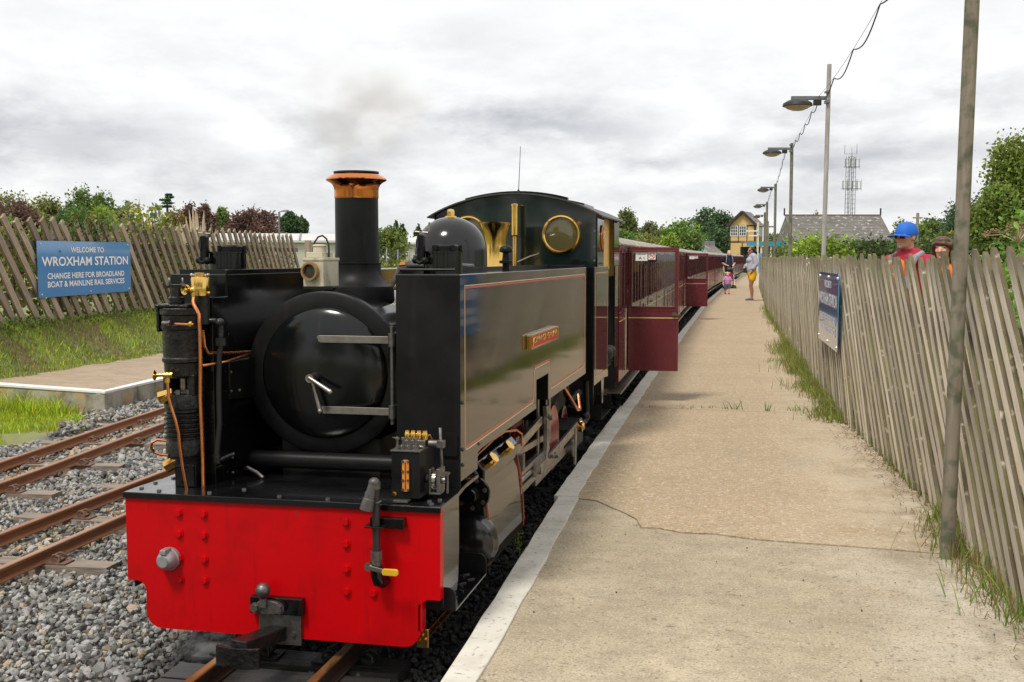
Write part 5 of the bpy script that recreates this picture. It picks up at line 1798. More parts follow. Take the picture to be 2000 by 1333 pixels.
# slide bars, rods, link
mo = empty('valve_gear', parent=loco)
part(MB().bb(.50, .535, 1.47, 3.05, .250, .285), 'slide_bar', M['steel'], mo, .004)
part(MB().bb(.50, .535, 1.47, 2.55, .340, .365), 'slide_bar', M['steel'], mo, .004)
part(MB().bb(.49, .545, 2.05, 2.35, .275, .36), 'crosshead', M['dullsteel'], mo, .01)
part(MB().cyl((.515, 1.46, .31), (.515, 2.1, .31), .017, n=14), 'piston_rod', M['steel'], mo)
part(MB().box((.540, 2.95, .315), (.022, 1.50, .050), (math.radians(2), 0, 0)), 'connecting_rod', M['steel'], mo, .004)
part(MB().box((.515, 2.85, .225), (.022, 1.35, .045), None), 'coupling_rod', M['steel'], mo, .004)
part(MB().box((.535, 1.86, .53), (.022, .78, .048), (math.radians(4), 0, 0)), 'radius_rod', M['steel'], mo, .004)
part(MB().box((.500, 2.05, .44), (.018, .95, .035), (math.radians(-3), 0, 0)), 'valve_rod', M['steel'], mo, .003)
part(MB().prism([(2.36 + .03 * math.sin(t * 2), z) for t, z in zip(np.linspace(0, 1.5, 8), np.linspace(.30, .62, 8))] + [(2.42 + .03 * math.sin(t * 2), z) for t, z in zip(np.linspace(1.5, 0, 8), np.linspace(.62, .30, 8))], 'x', .525, .552), 'expansion_link', M['steel'], mo, .004)
for q_ in ((.545, .56, 1.50, 1.56, .34, .58), (.50, .515, 2.30, 2.33, .36, .70), (.545, .557, 2.42, 2.45, .42, .72)): part(MB().bb(*q_), 'drop_link', M['steel'], mo, .003)
for (y_, z_) in ((1.53, .56), (1.53, .40), (2.24, .56), (2.40, .55), (2.44, .33), (2.6, .30)):
    hexbolt(.556, z_, M['steel'], mo, y=y_, r=.016, h=.022, ax='x')
part(MB().lathe([(.0, .060), (.022, .060), (.024, .052), (.038, .048), (.038, .018), (.030, .0), (0, 0)], (.53, 3.55, .330), (1, 0, 0), 24), 'crankpin_cap', M['brass'], mo)
part(MB().box((.555, 3.38, .22), (.014, .045, .24), (math.radians(-8), 0, 0)), 'return_crank', M['steel'], mo, .003)
part(MB().cyl((.52, 3.28, .22), (.56, 3.28, .22), .05, n=24), 'crank_boss', M['dullsteel'], mo)
part(MB().bb(.20, .50, 2.62, 2.66, .50, .70), 'motion_bracket', M['black'], mo, .004)
# wheels
def wheel(y_, x_, r, s):
    w = part(MB().lathe([(r - .022, -.035), (r + .015, -.035), (r + .015, -.025), (r, -.022), (r, .022), (r - .022, .024), (r - .022, -.035)], (x_, y_, r), (s, 0, 0), 48), 'wheel', M['steel'])
    sp = MB()
    for k in range(10):
        t = 2 * PI * k / 10
        sp.box((x_ + s * .0, y_ + math.cos(t) * (r - .02) * .55, r + math.sin(t) * (r - .02) * .55), (.022, .018, (r - .02) * 1.0), (t - PI / 2 + 0, 0, 0) if False else (t + PI / 2, 0, 0))
    sp.lathe([(r - .045, -.018), (r - .020, -.018), (r - .020, .018), (r - .045, .018), (r - .045, -.018)], (x_, y_, r), (s, 0, 0), 40)
    sp.cyl((x_ - .03, y_, r), (x_ + .03, y_, r), .055, n=24)
    part(sp, 'wheel_centre', M['wheelred'], w)
    cwt = [(y_ + (r - .03) * math.cos(t), r + (r - .03) * math.sin(t)) for t in np.linspace(.7, PI - .7, 10)]
    part(MB().prism(cwt, 'x', x_ - .016, x_ + .020), 'balance_weight', M['wheelred'], w)
    return w


M['wheelred'] = mat('red_wheel_paint', (.40, .012, .012), (.26, .015, .015), ns=10, rough=.3, coat=.4, col3=(.04, .02, .02), ns3=30, thr3=(.62, .7))
for y_ in (2.15, 2.95, 3.75):
    wheel(y_, .235, .255, 1)
    wheel(y_, -.245, .255, -1)
for y_ in (.62, 4.75):
    wheel(y_, .235, .15, 1)
    wheel(y_, -.245, .15, -1)
dw = part(MB().lathe([(0, 0), (.19, 0), (.205, .006), (.205, .030), (0, .030)], (.43, 3.10, .32), (1, 0, 0), 40), 'crank_disc', M['wheelred'])
# hanging pipes below the cab
part(MB().tube([(.50, 3.15, .66), (.515, 3.35, .56), (.53, 3.62, .43), (.535, 3.70, .42), (.50, 3.85, .50)], .012, 10), 'copper_pipe', M['copper'])
part(MB().tube([(.40, 3.9, .65), (.41, 3.9, .50), (.43, 3.95, .44), (.48, 4.05, .50)], .022, 12), 'feed_pipe', M['oily'])
part(MB().tube([(.50, 4.22, .56), (.505, 4.25, .34), (.50, 4.20, .27), (.47, 4.05, .24)], .020, 12).ell((.50, 4.22, .30), .035, 12, 8), 'injector', M['oily'])
part(MB().prism([(3.70, .45), (4.10, .56), (4.10, .40), (3.80, .36)], 'x', .34, .36).bb(.25, .50, 3.55, 4.1, .14, .30), 'ashpan', M['matte'])
# faint wisp of steam at the pump and under the beam is built with the smoke
# ================================================================== the carriages
CL_, CW, ZF, ZG = 6.66, .555, .36, 1.562      # length, half width, floor edge, gutter
PITCH_ = 6.98
DOORS = [.72, 2.30, 3.42, 5.00]               # hinge positions of the platform-side doors
DW = .475


def side_layout(skip=()):
    wins, doors = [], []
    y = .10
    for d in DOORS:
        doors.append(d)
    edges = [0.06] + [v for d in DOORS for v in (d, d + DW)] + [CL_ - .06]
    for i in range(0, len(edges), 2):
        a, b = edges[i] + .035, edges[i + 1] - .035
        n = max(1, round((b - a) / .36))
        wdt = (b - a) / n
        for k in range(n):
            wins.append((a + k * wdt + .022, a + (k + 1) * wdt - .022))
    return wins, doors


def door_part(closed=True):
    """door in its own frame: hinge at the origin, leaf along +y, outer face towards +x"""
    dz0, dz1 = .395, 1.548
    root = bpy.data.objects.new('door', plate_mesh([(.004, dz0), (DW - .004, dz0), (DW - .004, dz1), (.004, dz1)], [rr(.040, DW - .040, .998, 1.505, .012, 3)], 'x', -.020, .004, 'door'))
    COL.objects.link(root)
    root.data.materials.append(M['maroon'])
    fr = MB()
    for q in ((.030, DW - .030, .984, .998), (.030, DW - .030, 1.505, 1.519), (.026, .040, .984, 1.519), (DW - .040, DW - .026, .984, 1.519)):
        fr.bb(.004, .010, *q)
    fr.build('window_beading', M['maroon'], root, .002)
    MB().bb(-.012, -.008, .038, DW - .038, .996, 1.507).build('pane', M['glass'], root)
    MB().bb(.004, .0065, .006, DW - .006, .887, .895).build('straw_lining', M['yellow_line'], root)
    MB().bb(.0035, .007, .002, DW - .002, .955, .962).build('waist_moulding', M['maroon'], root)
    MB().bb(.003, .009, DW - .058, DW - .030, .905, .945).build('lock_plate', M['dullsteel'], root, .002)
    MB().cyl((.009, DW - .044, .925), (.024, DW - .044, .925), .007).box((.026, DW - .025, .925), (.008, .075, .012)).build('door_handle', M['handlebrass'], root)
    return root


M['handlebrass'] = mat('worn_brass_handle', (.34, .24, .12), (.20, .15, .09), ns=30, rough=.4, metal=.8)
M['slate_roof_coach'] = mat('weathered_canvas_roof', (.36, .32, .27), (.24, .205, .17), ns=3, rough=.75, bump=.15, bs=50, col3=(.50, .46, .40), ns3=2.2, thr3=(.6, .66), stretch=(3, 1, 3))
wins, doors = side_layout()


def build_side(sign, opened=(), parent=None):
    holes = [rr(a, b, 1.000, 1.500, .012, 3) for a, b in wins]
    if sign > 0:
        for i, d in enumerate(doors):
            if i in opened:
                holes.append([(d, .395), (d + DW, .395), (d + DW, 1.548), (d, 1.548)])
            else:
                holes.append(rr(d + .038, d + DW - .038, .99, 1.51, .0, 3))
    else:
        for d in doors:
            holes.append(rr(d + .04, d + DW - .04, 1.0, 1.5, .01, 3))
    x0, x1 = (CW - .030, CW - .006) if sign > 0 else (-CW + .006, -CW + .030)
    return plate('body_side', [(0, ZF), (CL_, ZF), (CL_, ZG), (0, ZG)], holes, 'x', x0, x1, M['maroon'], parent)


def make_coach(opened=()):
    root = empty('railway_carriage')
    build_side(1, opened, root)
    build_side(-1, (), root)
    for a, b in wins:
        w = plate('window', rr(a - .010, b + .010, .988, 1.512, .015, 3), [rr(a + .008, b - .008, 1.006, 1.494, .010, 3)], 'x', CW - .0055, CW + .004, M['maroon'], root)
        MB().bb(CW - .018, CW - .014, a - .004, b + .004, .996, 1.504).build('pane', M['glass'], w)
    mbp = MB()
    for a, b in wins:
        mbp.bb(-CW + .016, -CW + .020, a - .004, b + .004, .996, 1.504)
    mbp.build('far_side_glazing', M['glass'], root)['kind'] = 'stuff'
    # straw line and mouldings between the doors
    segs = [0.01] + [v for d in DOORS for v in (d - .004, d + DW + .004)] + [CL_ - .01]
    for i in range(0, len(segs), 2):
        MB().bb(CW - .006, CW - .0035, segs[i], segs[i + 1], .887, .895).build('straw_lining', M['yellow_line'], root)
        MB().bb(CW - .006, CW - .001, segs[i], segs[i + 1], .955, .964).build('waist_moulding', M['maroon'], root)
    # ends
    for y0, y1 in ((.0, .02), (CL_ - .02, CL_)):
        arcp = [((CW - .03) * math.sin(t) / math.sin(.75), 1.555 + .105 * (math.cos(t) - math.cos(.75)) / (1 - math.cos(.75))) for t in np.linspace(.75, -.75, 13)]
        MB().prism([(-CW + .031, .30), (CW - .031, .30)] + arcp, 'y', y0, y1).build('body_end', M['blackend'], root)
    # roof with a rolled edge and gutter
    ra = [((CW + .012) * math.sin(t) / math.sin(1.1), 1.572 + .118 * ((math.cos(t) - math.cos(1.1)) / (1 - math.cos(1.1))) ** .8) for t in np.linspace(1.1, -1.1, 21)]
    MB().prism(ra + [(u * .985, v - .016) for u, v in reversed(ra)], 'y', -.03, CL_ + .03, smooth=True).build('roof', M['slate_roof_coach'], root)
    MB().bb(CW - .012, CW + .018, -.02, CL_ + .02, 1.558, 1.575).build('gutter', M['slate_roof_coach'], root, .003)
    # interior
    MB().bb(-.52, .52, .03, CL_ - .03, .37, .385).build('floor', M['matte'], root)
    for k in range(9):
        yy = .15 + k * .74
        MB().bb(-.50, .50, yy, yy + .30, .39, .62).bb(-.50, .50, yy + .13, yy + .17, .62, 1.06).build('seat', M['seat'], root, .01)
    MB().bb(-.50, .50, .04, CL_ - .04, 1.558, 1.566).build('ceiling', M['lining'], root)
    # underframe and footboard
    MB().bb(-.40, .40, .05, CL_ - .05, .22, .355).build('underframe', M['matte'], root)
    MB().bb(CW - .11, CW + .020, -.10, CL_ + .02, .268, .276).build('footboard', M['board'], root, .001)
    MB().bb(CW + .0195, CW + .0225, -.10, CL_ + .02, .262, .280).build('footboard_edge', M['steel'], root)
    for yy in (.75, 1.35, 5.3, 5.9):
        for s in (-1, 1):
            MB().lathe([(.13, -.02), (.15, -.02), (.15, -.012), (.135, -.008), (.135, .02), (.0, .01)], (s * .225, yy, .135), (-s, 0, 0), 24).build('wheel', M['matte'], root)
    MB().bb(-.3, .3, .6, 1.5, .16, .24).bb(-.3, .3, 5.15, 6.05, .16, .24).build('bogie_frame', M['matte'], root)
    for i, d in enumerate(doors):
        dr_ = door_part()
        dr_.parent = root
        dr_.location = (CW - .004, d, 0)
        if i in opened:
            dr_.rotation_euler = (0, 0, -PI / 2)
            dr_.location = (CW + .004, d - .010, 0)
            dr_['label'] = 'door swung open over the platform'
    return root


M['blackend'] = mat('black_carriage_end', (.010, .010, .010), (.02, .02, .02), ns=6, rough=.4)
M['board'] = mat('brown_footboard', (.12, .085, .06), (.08, .06, .045), ns=8, rough=.45, stretch=(1, .2, 1))
SIDEX = [(5.6, .557), (11, .475), (14, .41), (18, .35), (21, .30), (26, .265), (30, .25), (45, .385), (60, .63), (86, 1.16), (100, 1.55)]


def side_x(y): return float(np.interp(y, [p[0] for p in SIDEX], [p[1] for p in SIDEX]))


proto_open = make_coach((0,))
proto_shut = make_coach(())
ORD = ['first', 'second', 'third', 'fourth', 'fifth', 'sixth', 'seventh', 'eighth', 'ninth', 'tenth', 'eleventh', 'twelfth']
used = {'o': False, 's': False}
COACH = []
for i in range(12):
    y0 = 5.93 + PITCH_ * i
    k = 'o' if i in (0, 2) else 's'
    src = proto_open if k == 'o' else proto_shut
    if used[k]:
        c = copy_tree(src)
        for ch in c.children:
            if ch.name.startswith('door') and k == 'o' and False: pass
    else:
        c = src
        used[k] = True
    xa, xb = side_x(y0 + .1), side_x(y0 + CL_)
    th = math.atan2(-(xb - xa), CL_)
    c.rotation_euler = (0, 0, th)
    c.location = (xa - CW * math.cos(th), y0 - CW * math.sin(th), 0)
    if i == 0: lab = 'first maroon carriage, coupled behind the locomotive, front door standing open with a seat label'
    elif i == 2: lab = 'third maroon carriage, the other one with a door standing open over the platform'
    elif i == 11: lab = 'last maroon carriage at the far end of the train, near the signal box'
    else: lab = ORD[i] + ' maroon carriage from the locomotive, all its doors closed'
    tag(c, lab, 'railway carriage', 'maroon carriages of the train')
    COACH.append(c)

# stickers on the glass of the two open doors (real flat cards)
def no_smoking(root):
    card = MB().prism(rr(-.034, .034, -.034, .034, .004, 3), 'y', -.0015, 0).build('sticker', M['white'], root)
    rg = []
    mb = MB()
    mb.lathe([(.0245, -.0022), (.030, -.0022), (.030, -.0016), (.0245, -.0016), (.0245, -.0022)], (0, 0, 0), (0, 1, 0), 32)
    mb.box((0, -.0021, 0), (.054, .0012, .0055), (0, math.radians(45), 0))
    mb.build('prohibition_ring', M['redink'], card)
    MB().bb(-.018, .014, -.0019, -.0016, -.003, .003).bb(.012, .017, -.0019, -.0016, .004, .012).build('cigarette', M['ink'], card)
    return card


for ci, txt in ((0, 'A 1'), (2, 'A 4')):
    c = COACH[ci]
    dr_ = [o for o in c.children if o.name.startswith('door')][0]
    # door frame: leaf along +y, outside +x; the card is read from outside
    card = MB().prism(rr(-.055, .055, -.040, .040, .003, 2), 'y', -.0015, 0).build('seat_card', M['white'], dr_)
    card.rotation_euler = (0, 0, PI / 2)
    card.location = (-.006, .145 - .02, 1.462)
    t = link('card_lettering', text_mesh(txt, .052, .024, 0, .02), M['ink'], card)
    t.location = (0, -.0022, -.014)
    t2 = link('card_lettering', text_mesh('Compartment', .070, .010, 0, .012), M['ink'], card)
    t2.location = (0, -.0022, .020)
    ns_ = no_smoking(dr_)
    ns_.rotation_euler = (0, 0, PI / 2)
    ns_.location = (-.006, .222, 1.468)
# green and blue bag on the front seat of the first carriage
bg_ = MB()
for k in range(14):
    r_ = random.Random(k)
    bg_.ell((r_.uniform(-.09, .09), r_.uniform(-.07, .07), r_.uniform(.02, .10)), (r_.uniform(.03, .06), r_.uniform(.03, .05), r_.uniform(.02, .045)), 12, 8, (r_.random(), r_.random(), r_.random()))
M['bagcloth'] = mat('green_patterned_cloth', (.06, .45, .28), (.70, .80, .74), ns=26, thr=(.48, .52), rough=.7, col3=(.03, .16, .10), ns3=20, thr3=(.56, .60))
bgo = bg_.build('beach_bag', M['bagcloth'])
bgo.location = (COACH[0].location.x + .40, COACH[0].location.y + 1.55, 1.02)
tag(bgo, 'green and white patterned bag seen through the open carriage door glass', 'bag')
# ================================================================== vegetation
def leaf_mat(name, transl=.35):
    m = bpy.data.materials.new(name)
    m.use_nodes = True
    N, L = m.node_tree.nodes, m.node_tree.links
    N.clear()
    o = N.new('ShaderNodeOutputMaterial')
    a = N.new('ShaderNodeAttribute'); a.attribute_name = 'col'
    d = N.new('ShaderNodeBsdfPrincipled'); d.inputs['Roughness'].default_value = .55; d.inputs['Specular IOR Level'].default_value = .25
    t = N.new('ShaderNodeBsdfTranslucent')
    L.new(a.outputs['Color'], d.inputs['Base Color'])
    mu = N.new('ShaderNodeMixRGB'); mu.blend_type = 'MULTIPLY'; mu.inputs[0].default_value = 1; mu.inputs[2].default_value = (1.2, 1.15, .7, 1)
    L.new(a.outputs['Color'], mu.inputs[1]); L.new(mu.outputs[0], t.inputs['Color'])
    x_ = N.new('ShaderNodeMixShader'); x_.inputs[0].default_value = transl
    L.new(d.outputs[0], x_.inputs[1]); L.new(t.outputs[0], x_.inputs[2]); L.new(x_.outputs[0], o.inputs['Surface'])
    return m


M['leaf'] = leaf_mat('foliage')
M['bark'] = mat('tree_bark', (.10, .08, .06), (.06, .05, .04), ns=6, rough=.9, bump=.4, bs=20)
LEAF = np.array([[(-.5, 0, 0), (0, -.32, .05), (.5, 0, -.04), (0, .32, .05)], [(-.5, 0, .05), (.05, -.26, 0), (.5, 0, .06), (.05, .26, -.03)], [(-.45, .05, 0), (0, -.36, -.05), (.5, -.05, .05), (-.05, .30, .04)]])
LF = np.array([(0, 1, 2, 3)])


def clump_points(rg, n_clump, shape, n_leaf, csize, lumps):
    """leaf positions: clumps sit on several overlapping lobes of the crown, leaves spread through each clump"""
    rx, ry, rz_ = shape
    lob = []
    for k in range(lumps):
        d = rg.normal(size=3); d /= np.linalg.norm(d)
        d[2] = abs(d[2]) * .9 - .25
        rr_ = rg.uniform(.30, .62)
        lob.append((d * rg.uniform(.50, .78), rg.uniform(.24, .42)))
    for _ in range(4): lob.append((np.array([0, 0, -.05]), .76))
    P, Cn = [], []
    idx = rg.integers(0, len(lob), n_clump)
    for i in idx:
        c, r = lob[i]
        d = rg.normal(size=3); d /= np.linalg.norm(d)
        P.append(c + d * r * rg.uniform(.72, 1.08))
        Cn.append(d)
    P = np.array(P)
    q = np.repeat(P, n_leaf, 0) + rg.normal(size=(n_clump * n_leaf, 3)) * csize * np.array([1, 1, .7])
    return q * np.array([rx, ry, rz_]), np.repeat(np.arange(n_clump), n_leaf)


def foliage(name, parent, center, shape, color, leaf, n_clump, n_leaf, csize=.09, lumps=9, seed=0, var=.28, col2=None, p2=.15):
    rg = np.random.default_rng(seed + 100)
    P, ci = clump_points(rg, n_clump, shape, n_leaf, csize, lumps)
    n = len(P)
    cv = np.exp(rg.normal(0, var * .7, n_clump))[ci] * np.exp(rg.normal(0, var * .6, n))
    base = np.tile(np.array(color), (n, 1))
    if col2 is not None:
        pick = (rg.random(n_clump) < p2)[ci]
        base[pick] = np.array(col2)
    C = base * cv[:, None] * (1 + rg.normal(0, .06, (n, 3)))
    S = np.repeat((leaf * rg.uniform(.65, 1.35, n))[:, None], 3, 1)
    global RNG
    V, F, Cc_ = scatter(LEAF, LF, P + np.array(center), S, rand_rot(n), np.clip(C, .003, .9))
    o = link(name, np_mesh(name, V, F, Cc_), M['leaf'], parent)
    return o


def tree(px, Y, pytop, pywid, color, label, group=None, base=0.2, name='tree', leaf=.30, dens=1.0, aspect=None, seed=0, col2=None, crown_low=.02, lumps=11, pybot=None, p2=.15, var=.28):
    """pywid: crown width in photograph pixels"""
    p = far(px, Y, 0)
    top = hz(pytop, Y)
    w = pywid / FPX * Y / 2
    low = base + (top - base) * crown_low if pybot is None else hz(pybot, Y)
    rz_ = (top - low) / 2
    root = empty(name, (p.x, p.y, base), 0, label, 'tree', group)
    cz = (top + low) / 2 - base
    n = int(300 * dens)
    foliage('crown', root, (0, 0, cz), (w * 1.28, w * 1.2, rz_ * 1.18), color, leaf, n, 14, .085, lumps, seed, var, col2, p2)
    mb = MB()
    r0 = max(.05 * (top - base), .08)
    mb.tube([(0, 0, 0), (.02 * w, 0, cz * .5), (-.03 * w, .02 * w, cz), (0, 0, cz + rz_ * .6)], [r0, r0 * .75, r0 * .5, r0 * .15], 8)
    rr_ = random.Random(seed)
    for k in range(7):
        a = rr_.uniform(0, 2 * PI)
        z0 = cz * rr_.uniform(.45, 1.0)
        e_ = Vector((math.cos(a) * w * .7, math.sin(a) * w * .7, z0 + rz_ * rr_.uniform(.2, .8)))
        mb.tube([(0, 0, z0), (e_.x * .45, e_.y * .45, z0 + (e_.z - z0) * .35), e_], [r0 * .45, r0 * .3, r0 * .08], 6)
    mb.build('trunk', M['bark'], root)
    return root


GRN = (0.150, 0.227, 0.058); DGR = (0.078, 0.137, 0.065); OLV = (0.221, 0.240, 0.085); YGR = (0.273, 0.377, 0.065); COP = (.165, .098, .080); PUR = (.135, .078, .078); BRZ = (0.247, 0.189, 0.065)
T = [
 (28, 105, 376, 110, OLV, 'olive green spreading tree at the far left, behind the copper beech', 1, {}),
 (88, 112, 383, 78, OLV, 'olive tree with a ragged right edge, left of the gap in the trees', 1, {}),
 (45, 88, 388, 84, COP, 'dark copper beech at the left above the first stakes', 1, {'col2': PUR, 'p2': .4}),
 (-8, 95, 377, 40, PUR, 'dark purple tree cut by the left edge of the picture', 1, {}),
 (158, 110, 361, 60, GRN, 'tall green tree, the highest of the left skyline', 1, {'col2': (.15, .21, .05)}),
 (206, 108, 371, 48, GRN, 'rounded green tree just right of the tallest one', 1, {'col2': (.09, .14, .04)}),
 (148, 98, 402, 74, DGR, 'dark spreading yew-like tree below the tallest tree', 1, {}),
 (205, 90, 402, 60, YGR, 'bright yellow green tree in front of the left skyline', 1, {}),
 (243, 112, 397, 40, GRN, 'small green tree beside the purple one', 1, {}),
 (247, 100, 408, 34, PUR, 'small purple tree between green trees', 1, {}),
 (346, 95, 411, 60, BRZ, 'bronze brown tree behind the pampas grass', 1, {}),
 (375, 108, 398, 46, PUR, 'purple tree with upright twigs, left of the pampas plumes', 1, {'col2': COP}),
 (404, 104, 401, 42, COP, 'copper coloured tree behind the pampas plumes', 1, {}),
 (437, 112, 406, 34, GRN, 'narrow green tree between two copper trees', 1, {}),
 (495, 98, 408, 104, COP, 'wide copper beech above the end of the left fence', 1, {'col2': PUR, 'p2': .35, 'dens': 1.4}),
 (570, 130, 417, 36, DGR, 'dark pine behind the grey street lamp', 1, {'crown_low': .45}),
 (590, 132, 428, 24, DGR, 'small dark pine at the right of the other one', 1, {'crown_low': .5}),
 (764, 60, 437, 66, (.16, .21, .055), 'bushy green tree between chimney and dome', 1, {}),
 (775, 105, 433, 12, DGR, 'slim dark conifer right behind the bushy tree', 1, {}),
 (787, 105, 436, 12, DGR, 'second slim conifer beside the first', 1, {}),
 (818, 105, 443, 16, DGR, 'pointed dark conifer left of the dome', 1, {}),
 (1222, 100, 403, 42, (.15, .19, .065), 'tall ragged poplar just right of the cab roof', 1, {'col2': OLV}),
 (1272, 108, 431, 52, (.19, .21, .10), 'pale wispy tree behind the first carriage', 1, {}),
 (1215, 80, 447, 80, (.13, .22, .06), 'low green tree over the first carriage roof', 1, {}),
 (1262, 70, 449, 72, (.22, .25, .07), 'yellowish low tree over the carriage roof', 1, {}),
 (1330, 92, 424, 84, (.13, .22, .045), 'broad bright green tree left of the dark pine', 1, {'col2': YGR}),
 (1308, 66, 455, 34, YGR, 'small lime green bush tree over the carriages', 1, {}),
 (1345, 80, 450, 44, GRN, 'green tree behind the grey water tank', 1, {}),
 (1384, 172, 402, 84, DGR, 'large dark green pine left of the signal box', 1, {'dens': 1.6, 'col2': (.08, .13, .06)}),
 (1402, 165, 440, 56, DGR, 'dark lower pine between water tank and signal box', 1, {}),
 (1516, 160, 455, 40, GRN, 'distant green tree right of the signal box', 1, {}),
 (1540, 150, 447, 44, (.17, .21, .07), 'distant tree beside the slate roof', 1, {}),
 (1590, 165, 410, 22, OLV, 'thin tree top rising over the slate roof', 1, {'dens': .35}),
 (1775, 90, 430, 70, GRN, 'rounded green tree behind the man in the cap', 1, {'col2': YGR}),
 (1822, 85, 418, 76, GRN, 'green tree behind the woman at the fence', 1, {}),
 (1872, 80, 388, 80, DGR, 'dark green tree left of the nearest pole', 1, {'dens': 1.4}),
 (1915, 78, 372, 70, DGR, 'dark green tree right behind the nearest pole', 1, {'dens': 1.4}),
 (1850, 60, 445, 60, (.17, .21, .05), 'bush with reddish tips behind the woman', 1, {'col2': (.22, .10, .03), 'p2': .12}),
]
for k, (px, Y, pt, w, c, lab, _, kw) in enumerate(T):
    kw = dict(kw)
    kw.setdefault('dens', 1.0)
    if Y > 75 and px < 1300: kw['dens'] *= 1.7
    if px < 620: pt -= 5
    near_ = Y < 75
    tree(px, Y, pt, w, c, lab, seed=k * 3 + 1, leaf=.24 * Y / 100 * 1.1, **kw)
tree(2050, 30, 250, 230, (.16, .23, .045), 'big light green tree at the right edge above the brambles', seed=91, leaf=.115, dens=16.0, crown_low=.22, col2=(.24, .27, .07), p2=.25, lumps=16)
tree(2075, 34, 300, 150, (.14, .21, .045), 'green tree partly cut by the right edge of the picture', seed=95, leaf=.12, dens=8.0, crown_low=.15)
tree(1945, 27, 352, 84, (.20, .27, .06), 'lower light green tree in front of the big one at the right edge', seed=98, leaf=.10, dens=6.0, crown_low=.1, col2=(.14, .2, .05), p2=.3)
# conifer with layered shape on the left skyline
cd = empty('tree', far(331, 104, .2), 0, 'lone layered cedar standing above the left skyline', 'tree')
S1 = 104 / FPX
MB().cyl((0, 0, 0), (0, 0, hz(385, 104) - .3), .28, .08, 8).build('trunk', M['bark'], cd)
for k, (py_, dx_, w_) in enumerate(((386, 3, 7), (391, 6, 9), (396, -4, 12), (402, 2, 14), (409, -2, 15))):
    foliage('branch_layer', cd, (dx_ * S1, 0, hz(py_, 104)), (w_ * S1, w_ * S1, 1.5 * S1), DGR, .26, 26, 9, .10, 4, 400 + k)
# trees behind the viewer: what the smokebox door and the dome mirror
for k, (X, Y, h, w) in enumerate(((-12, -17, 9, 4.4), (-4, -21, 10, 5), (4, -20, 9.5, 5), (-19, -9, 9, 4.4), (13, -17, 10, 5))):
    p = cw(X, Y, 0)
    root = empty('tree', (p.x, p.y, 0), 0, ['wide tree to the left behind the viewer', 'tall tree behind the viewer on the left', 'tall tree straight behind the viewer', 'tree far to the left, level with the viewer', 'tree behind the viewer on the right'][k] + ', seen only in reflections', 'tree', 'trees mirrored in the smokebox door')
    foliage('crown', root, (0, 0, h * .55), (w, w, h * .47), GRN, .5, 240, 12, .085, 9, 300 + k)
    MB().cyl((0, 0, 0), (0, 0, h * .7), .25, .12, 8).build('trunk', M['bark'], root)


# ---- hedges and brambles
def hedge(name, label, pts, hw, z0, heights, color, leaf, n, seed, col2=None, cat='hedge', p2=.2, var=.3, kind=None):
    rg = np.random.default_rng(seed)
    root = empty(name, (0, 0, 0), 0, label, cat)
    pts = np.array(pts)
    t = rg.uniform(0, len(pts) - 1.0001, n)
    i = t.astype(int); f = (t - i)[:, None]
    P = pts[i] * (1 - f) + pts[i + 1] * f
    hh = np.interp(t, np.arange(len(pts)), heights) * (1 + .12 * np.sin(t * 9 + seed) + rg.normal(0, .06, n))
    u = rg.random(n) ** .55
    Q = np.stack([P[:, 0] + rg.normal(0, hw * .5, n), P[:, 1] + rg.normal(0, hw * .5, n), z0 + u * hh], 1)
    cl = (np.sin(Q[:, 0] * 5 + seed) + np.sin(Q[:, 1] * 4.3) + np.sin(Q[:, 2] * 7)) * .12
    C = np.tile(np.array(color), (n, 1))
    if col2 is not None:
        C[rg.random(n) < p2] = col2
    C = C * np.exp(cl + rg.normal(0, var, n))[:, None]
    V, F, c_ = scatter(LEAF, LF, Q, np.repeat((leaf * rg.uniform(.6, 1.4, n))[:, None], 3, 1), rand_rot(n), np.clip(C, .003, .9))
    link('foliage', np_mesh(name, V, F, c_), M['leaf'], root)
    # a few stems so that it stands on the ground
    mb = MB()
    for k in range(10):
        q = pts[0] + (pts[-1] - pts[0]) * (k + .5) / 10
        mb.tube([(q[0], q[1], z0 - .1), (q[0] + .03, q[1], z0 + heights[0] * .5), (q[0] - .02, q[1] + .05, z0 + heights[0] * .85)], [.015, .01, .004], 5)
    mb.build('stem', M['bark'], root)['kind'] = 'stuff'
    return root


def fp2(px, Y):
    q = far(px, Y)
    return (q.x, q.y)


hedge('hedge', 'long dark green hedge in front of the slate-roofed shed', [fp2(1640, 30), fp2(1700, 30), fp2(1800, 29), fp2(1905, 27)], .7, .05, [hz(488, 30) - .05, hz(486, 30), hz(486, 29), hz(482, 27)], (.075, .115, .04), .09, 17000, 5, (.12, .16, .06))
hedge('bush', 'bright yellow green bush left of the pale pole, above the fence', [fp2(1562, 27), fp2(1600, 26), fp2(1632, 26)], .5, .05, [hz(486, 27), hz(479, 26), hz(489, 26)], (.27, .37, .05), .085, 7000, 6, (.17, .27, .05), 'bush', .35)
hedge('bush', 'grey green shrub by the far lamp posts', [fp2(1524, 50), fp2(1545, 48), fp2(1562, 45)], .6, .05, [1.6, 1.9, 1.6], (.12, .15, .06), .13, 3000, 8, (.30, .28, .16), 'bush', .08)
hedge('bramble_bush', 'leafy brambles growing behind the fence at the right edge', [(3.9, 2.6), (4.3, 4.2), (4.6, 6.5), (4.8, 9.5)], .55, .0, [1.5, 1.62, 1.72, 1.6], (.12, .25, .045), .070, 17000, 11, (.20, .36, .07), 'bramble', .35, .35)
hedge('bramble_bush', 'taller weeds behind the right end of the fence', [(5.6, 6.2), (5.9, 9.5), (6.4, 14)], .8, .0, [1.9, 2.1, 2.0], (.10, .20, .05), .085, 9000, 12, (.18, .28, .07), 'bramble', .3, .35)
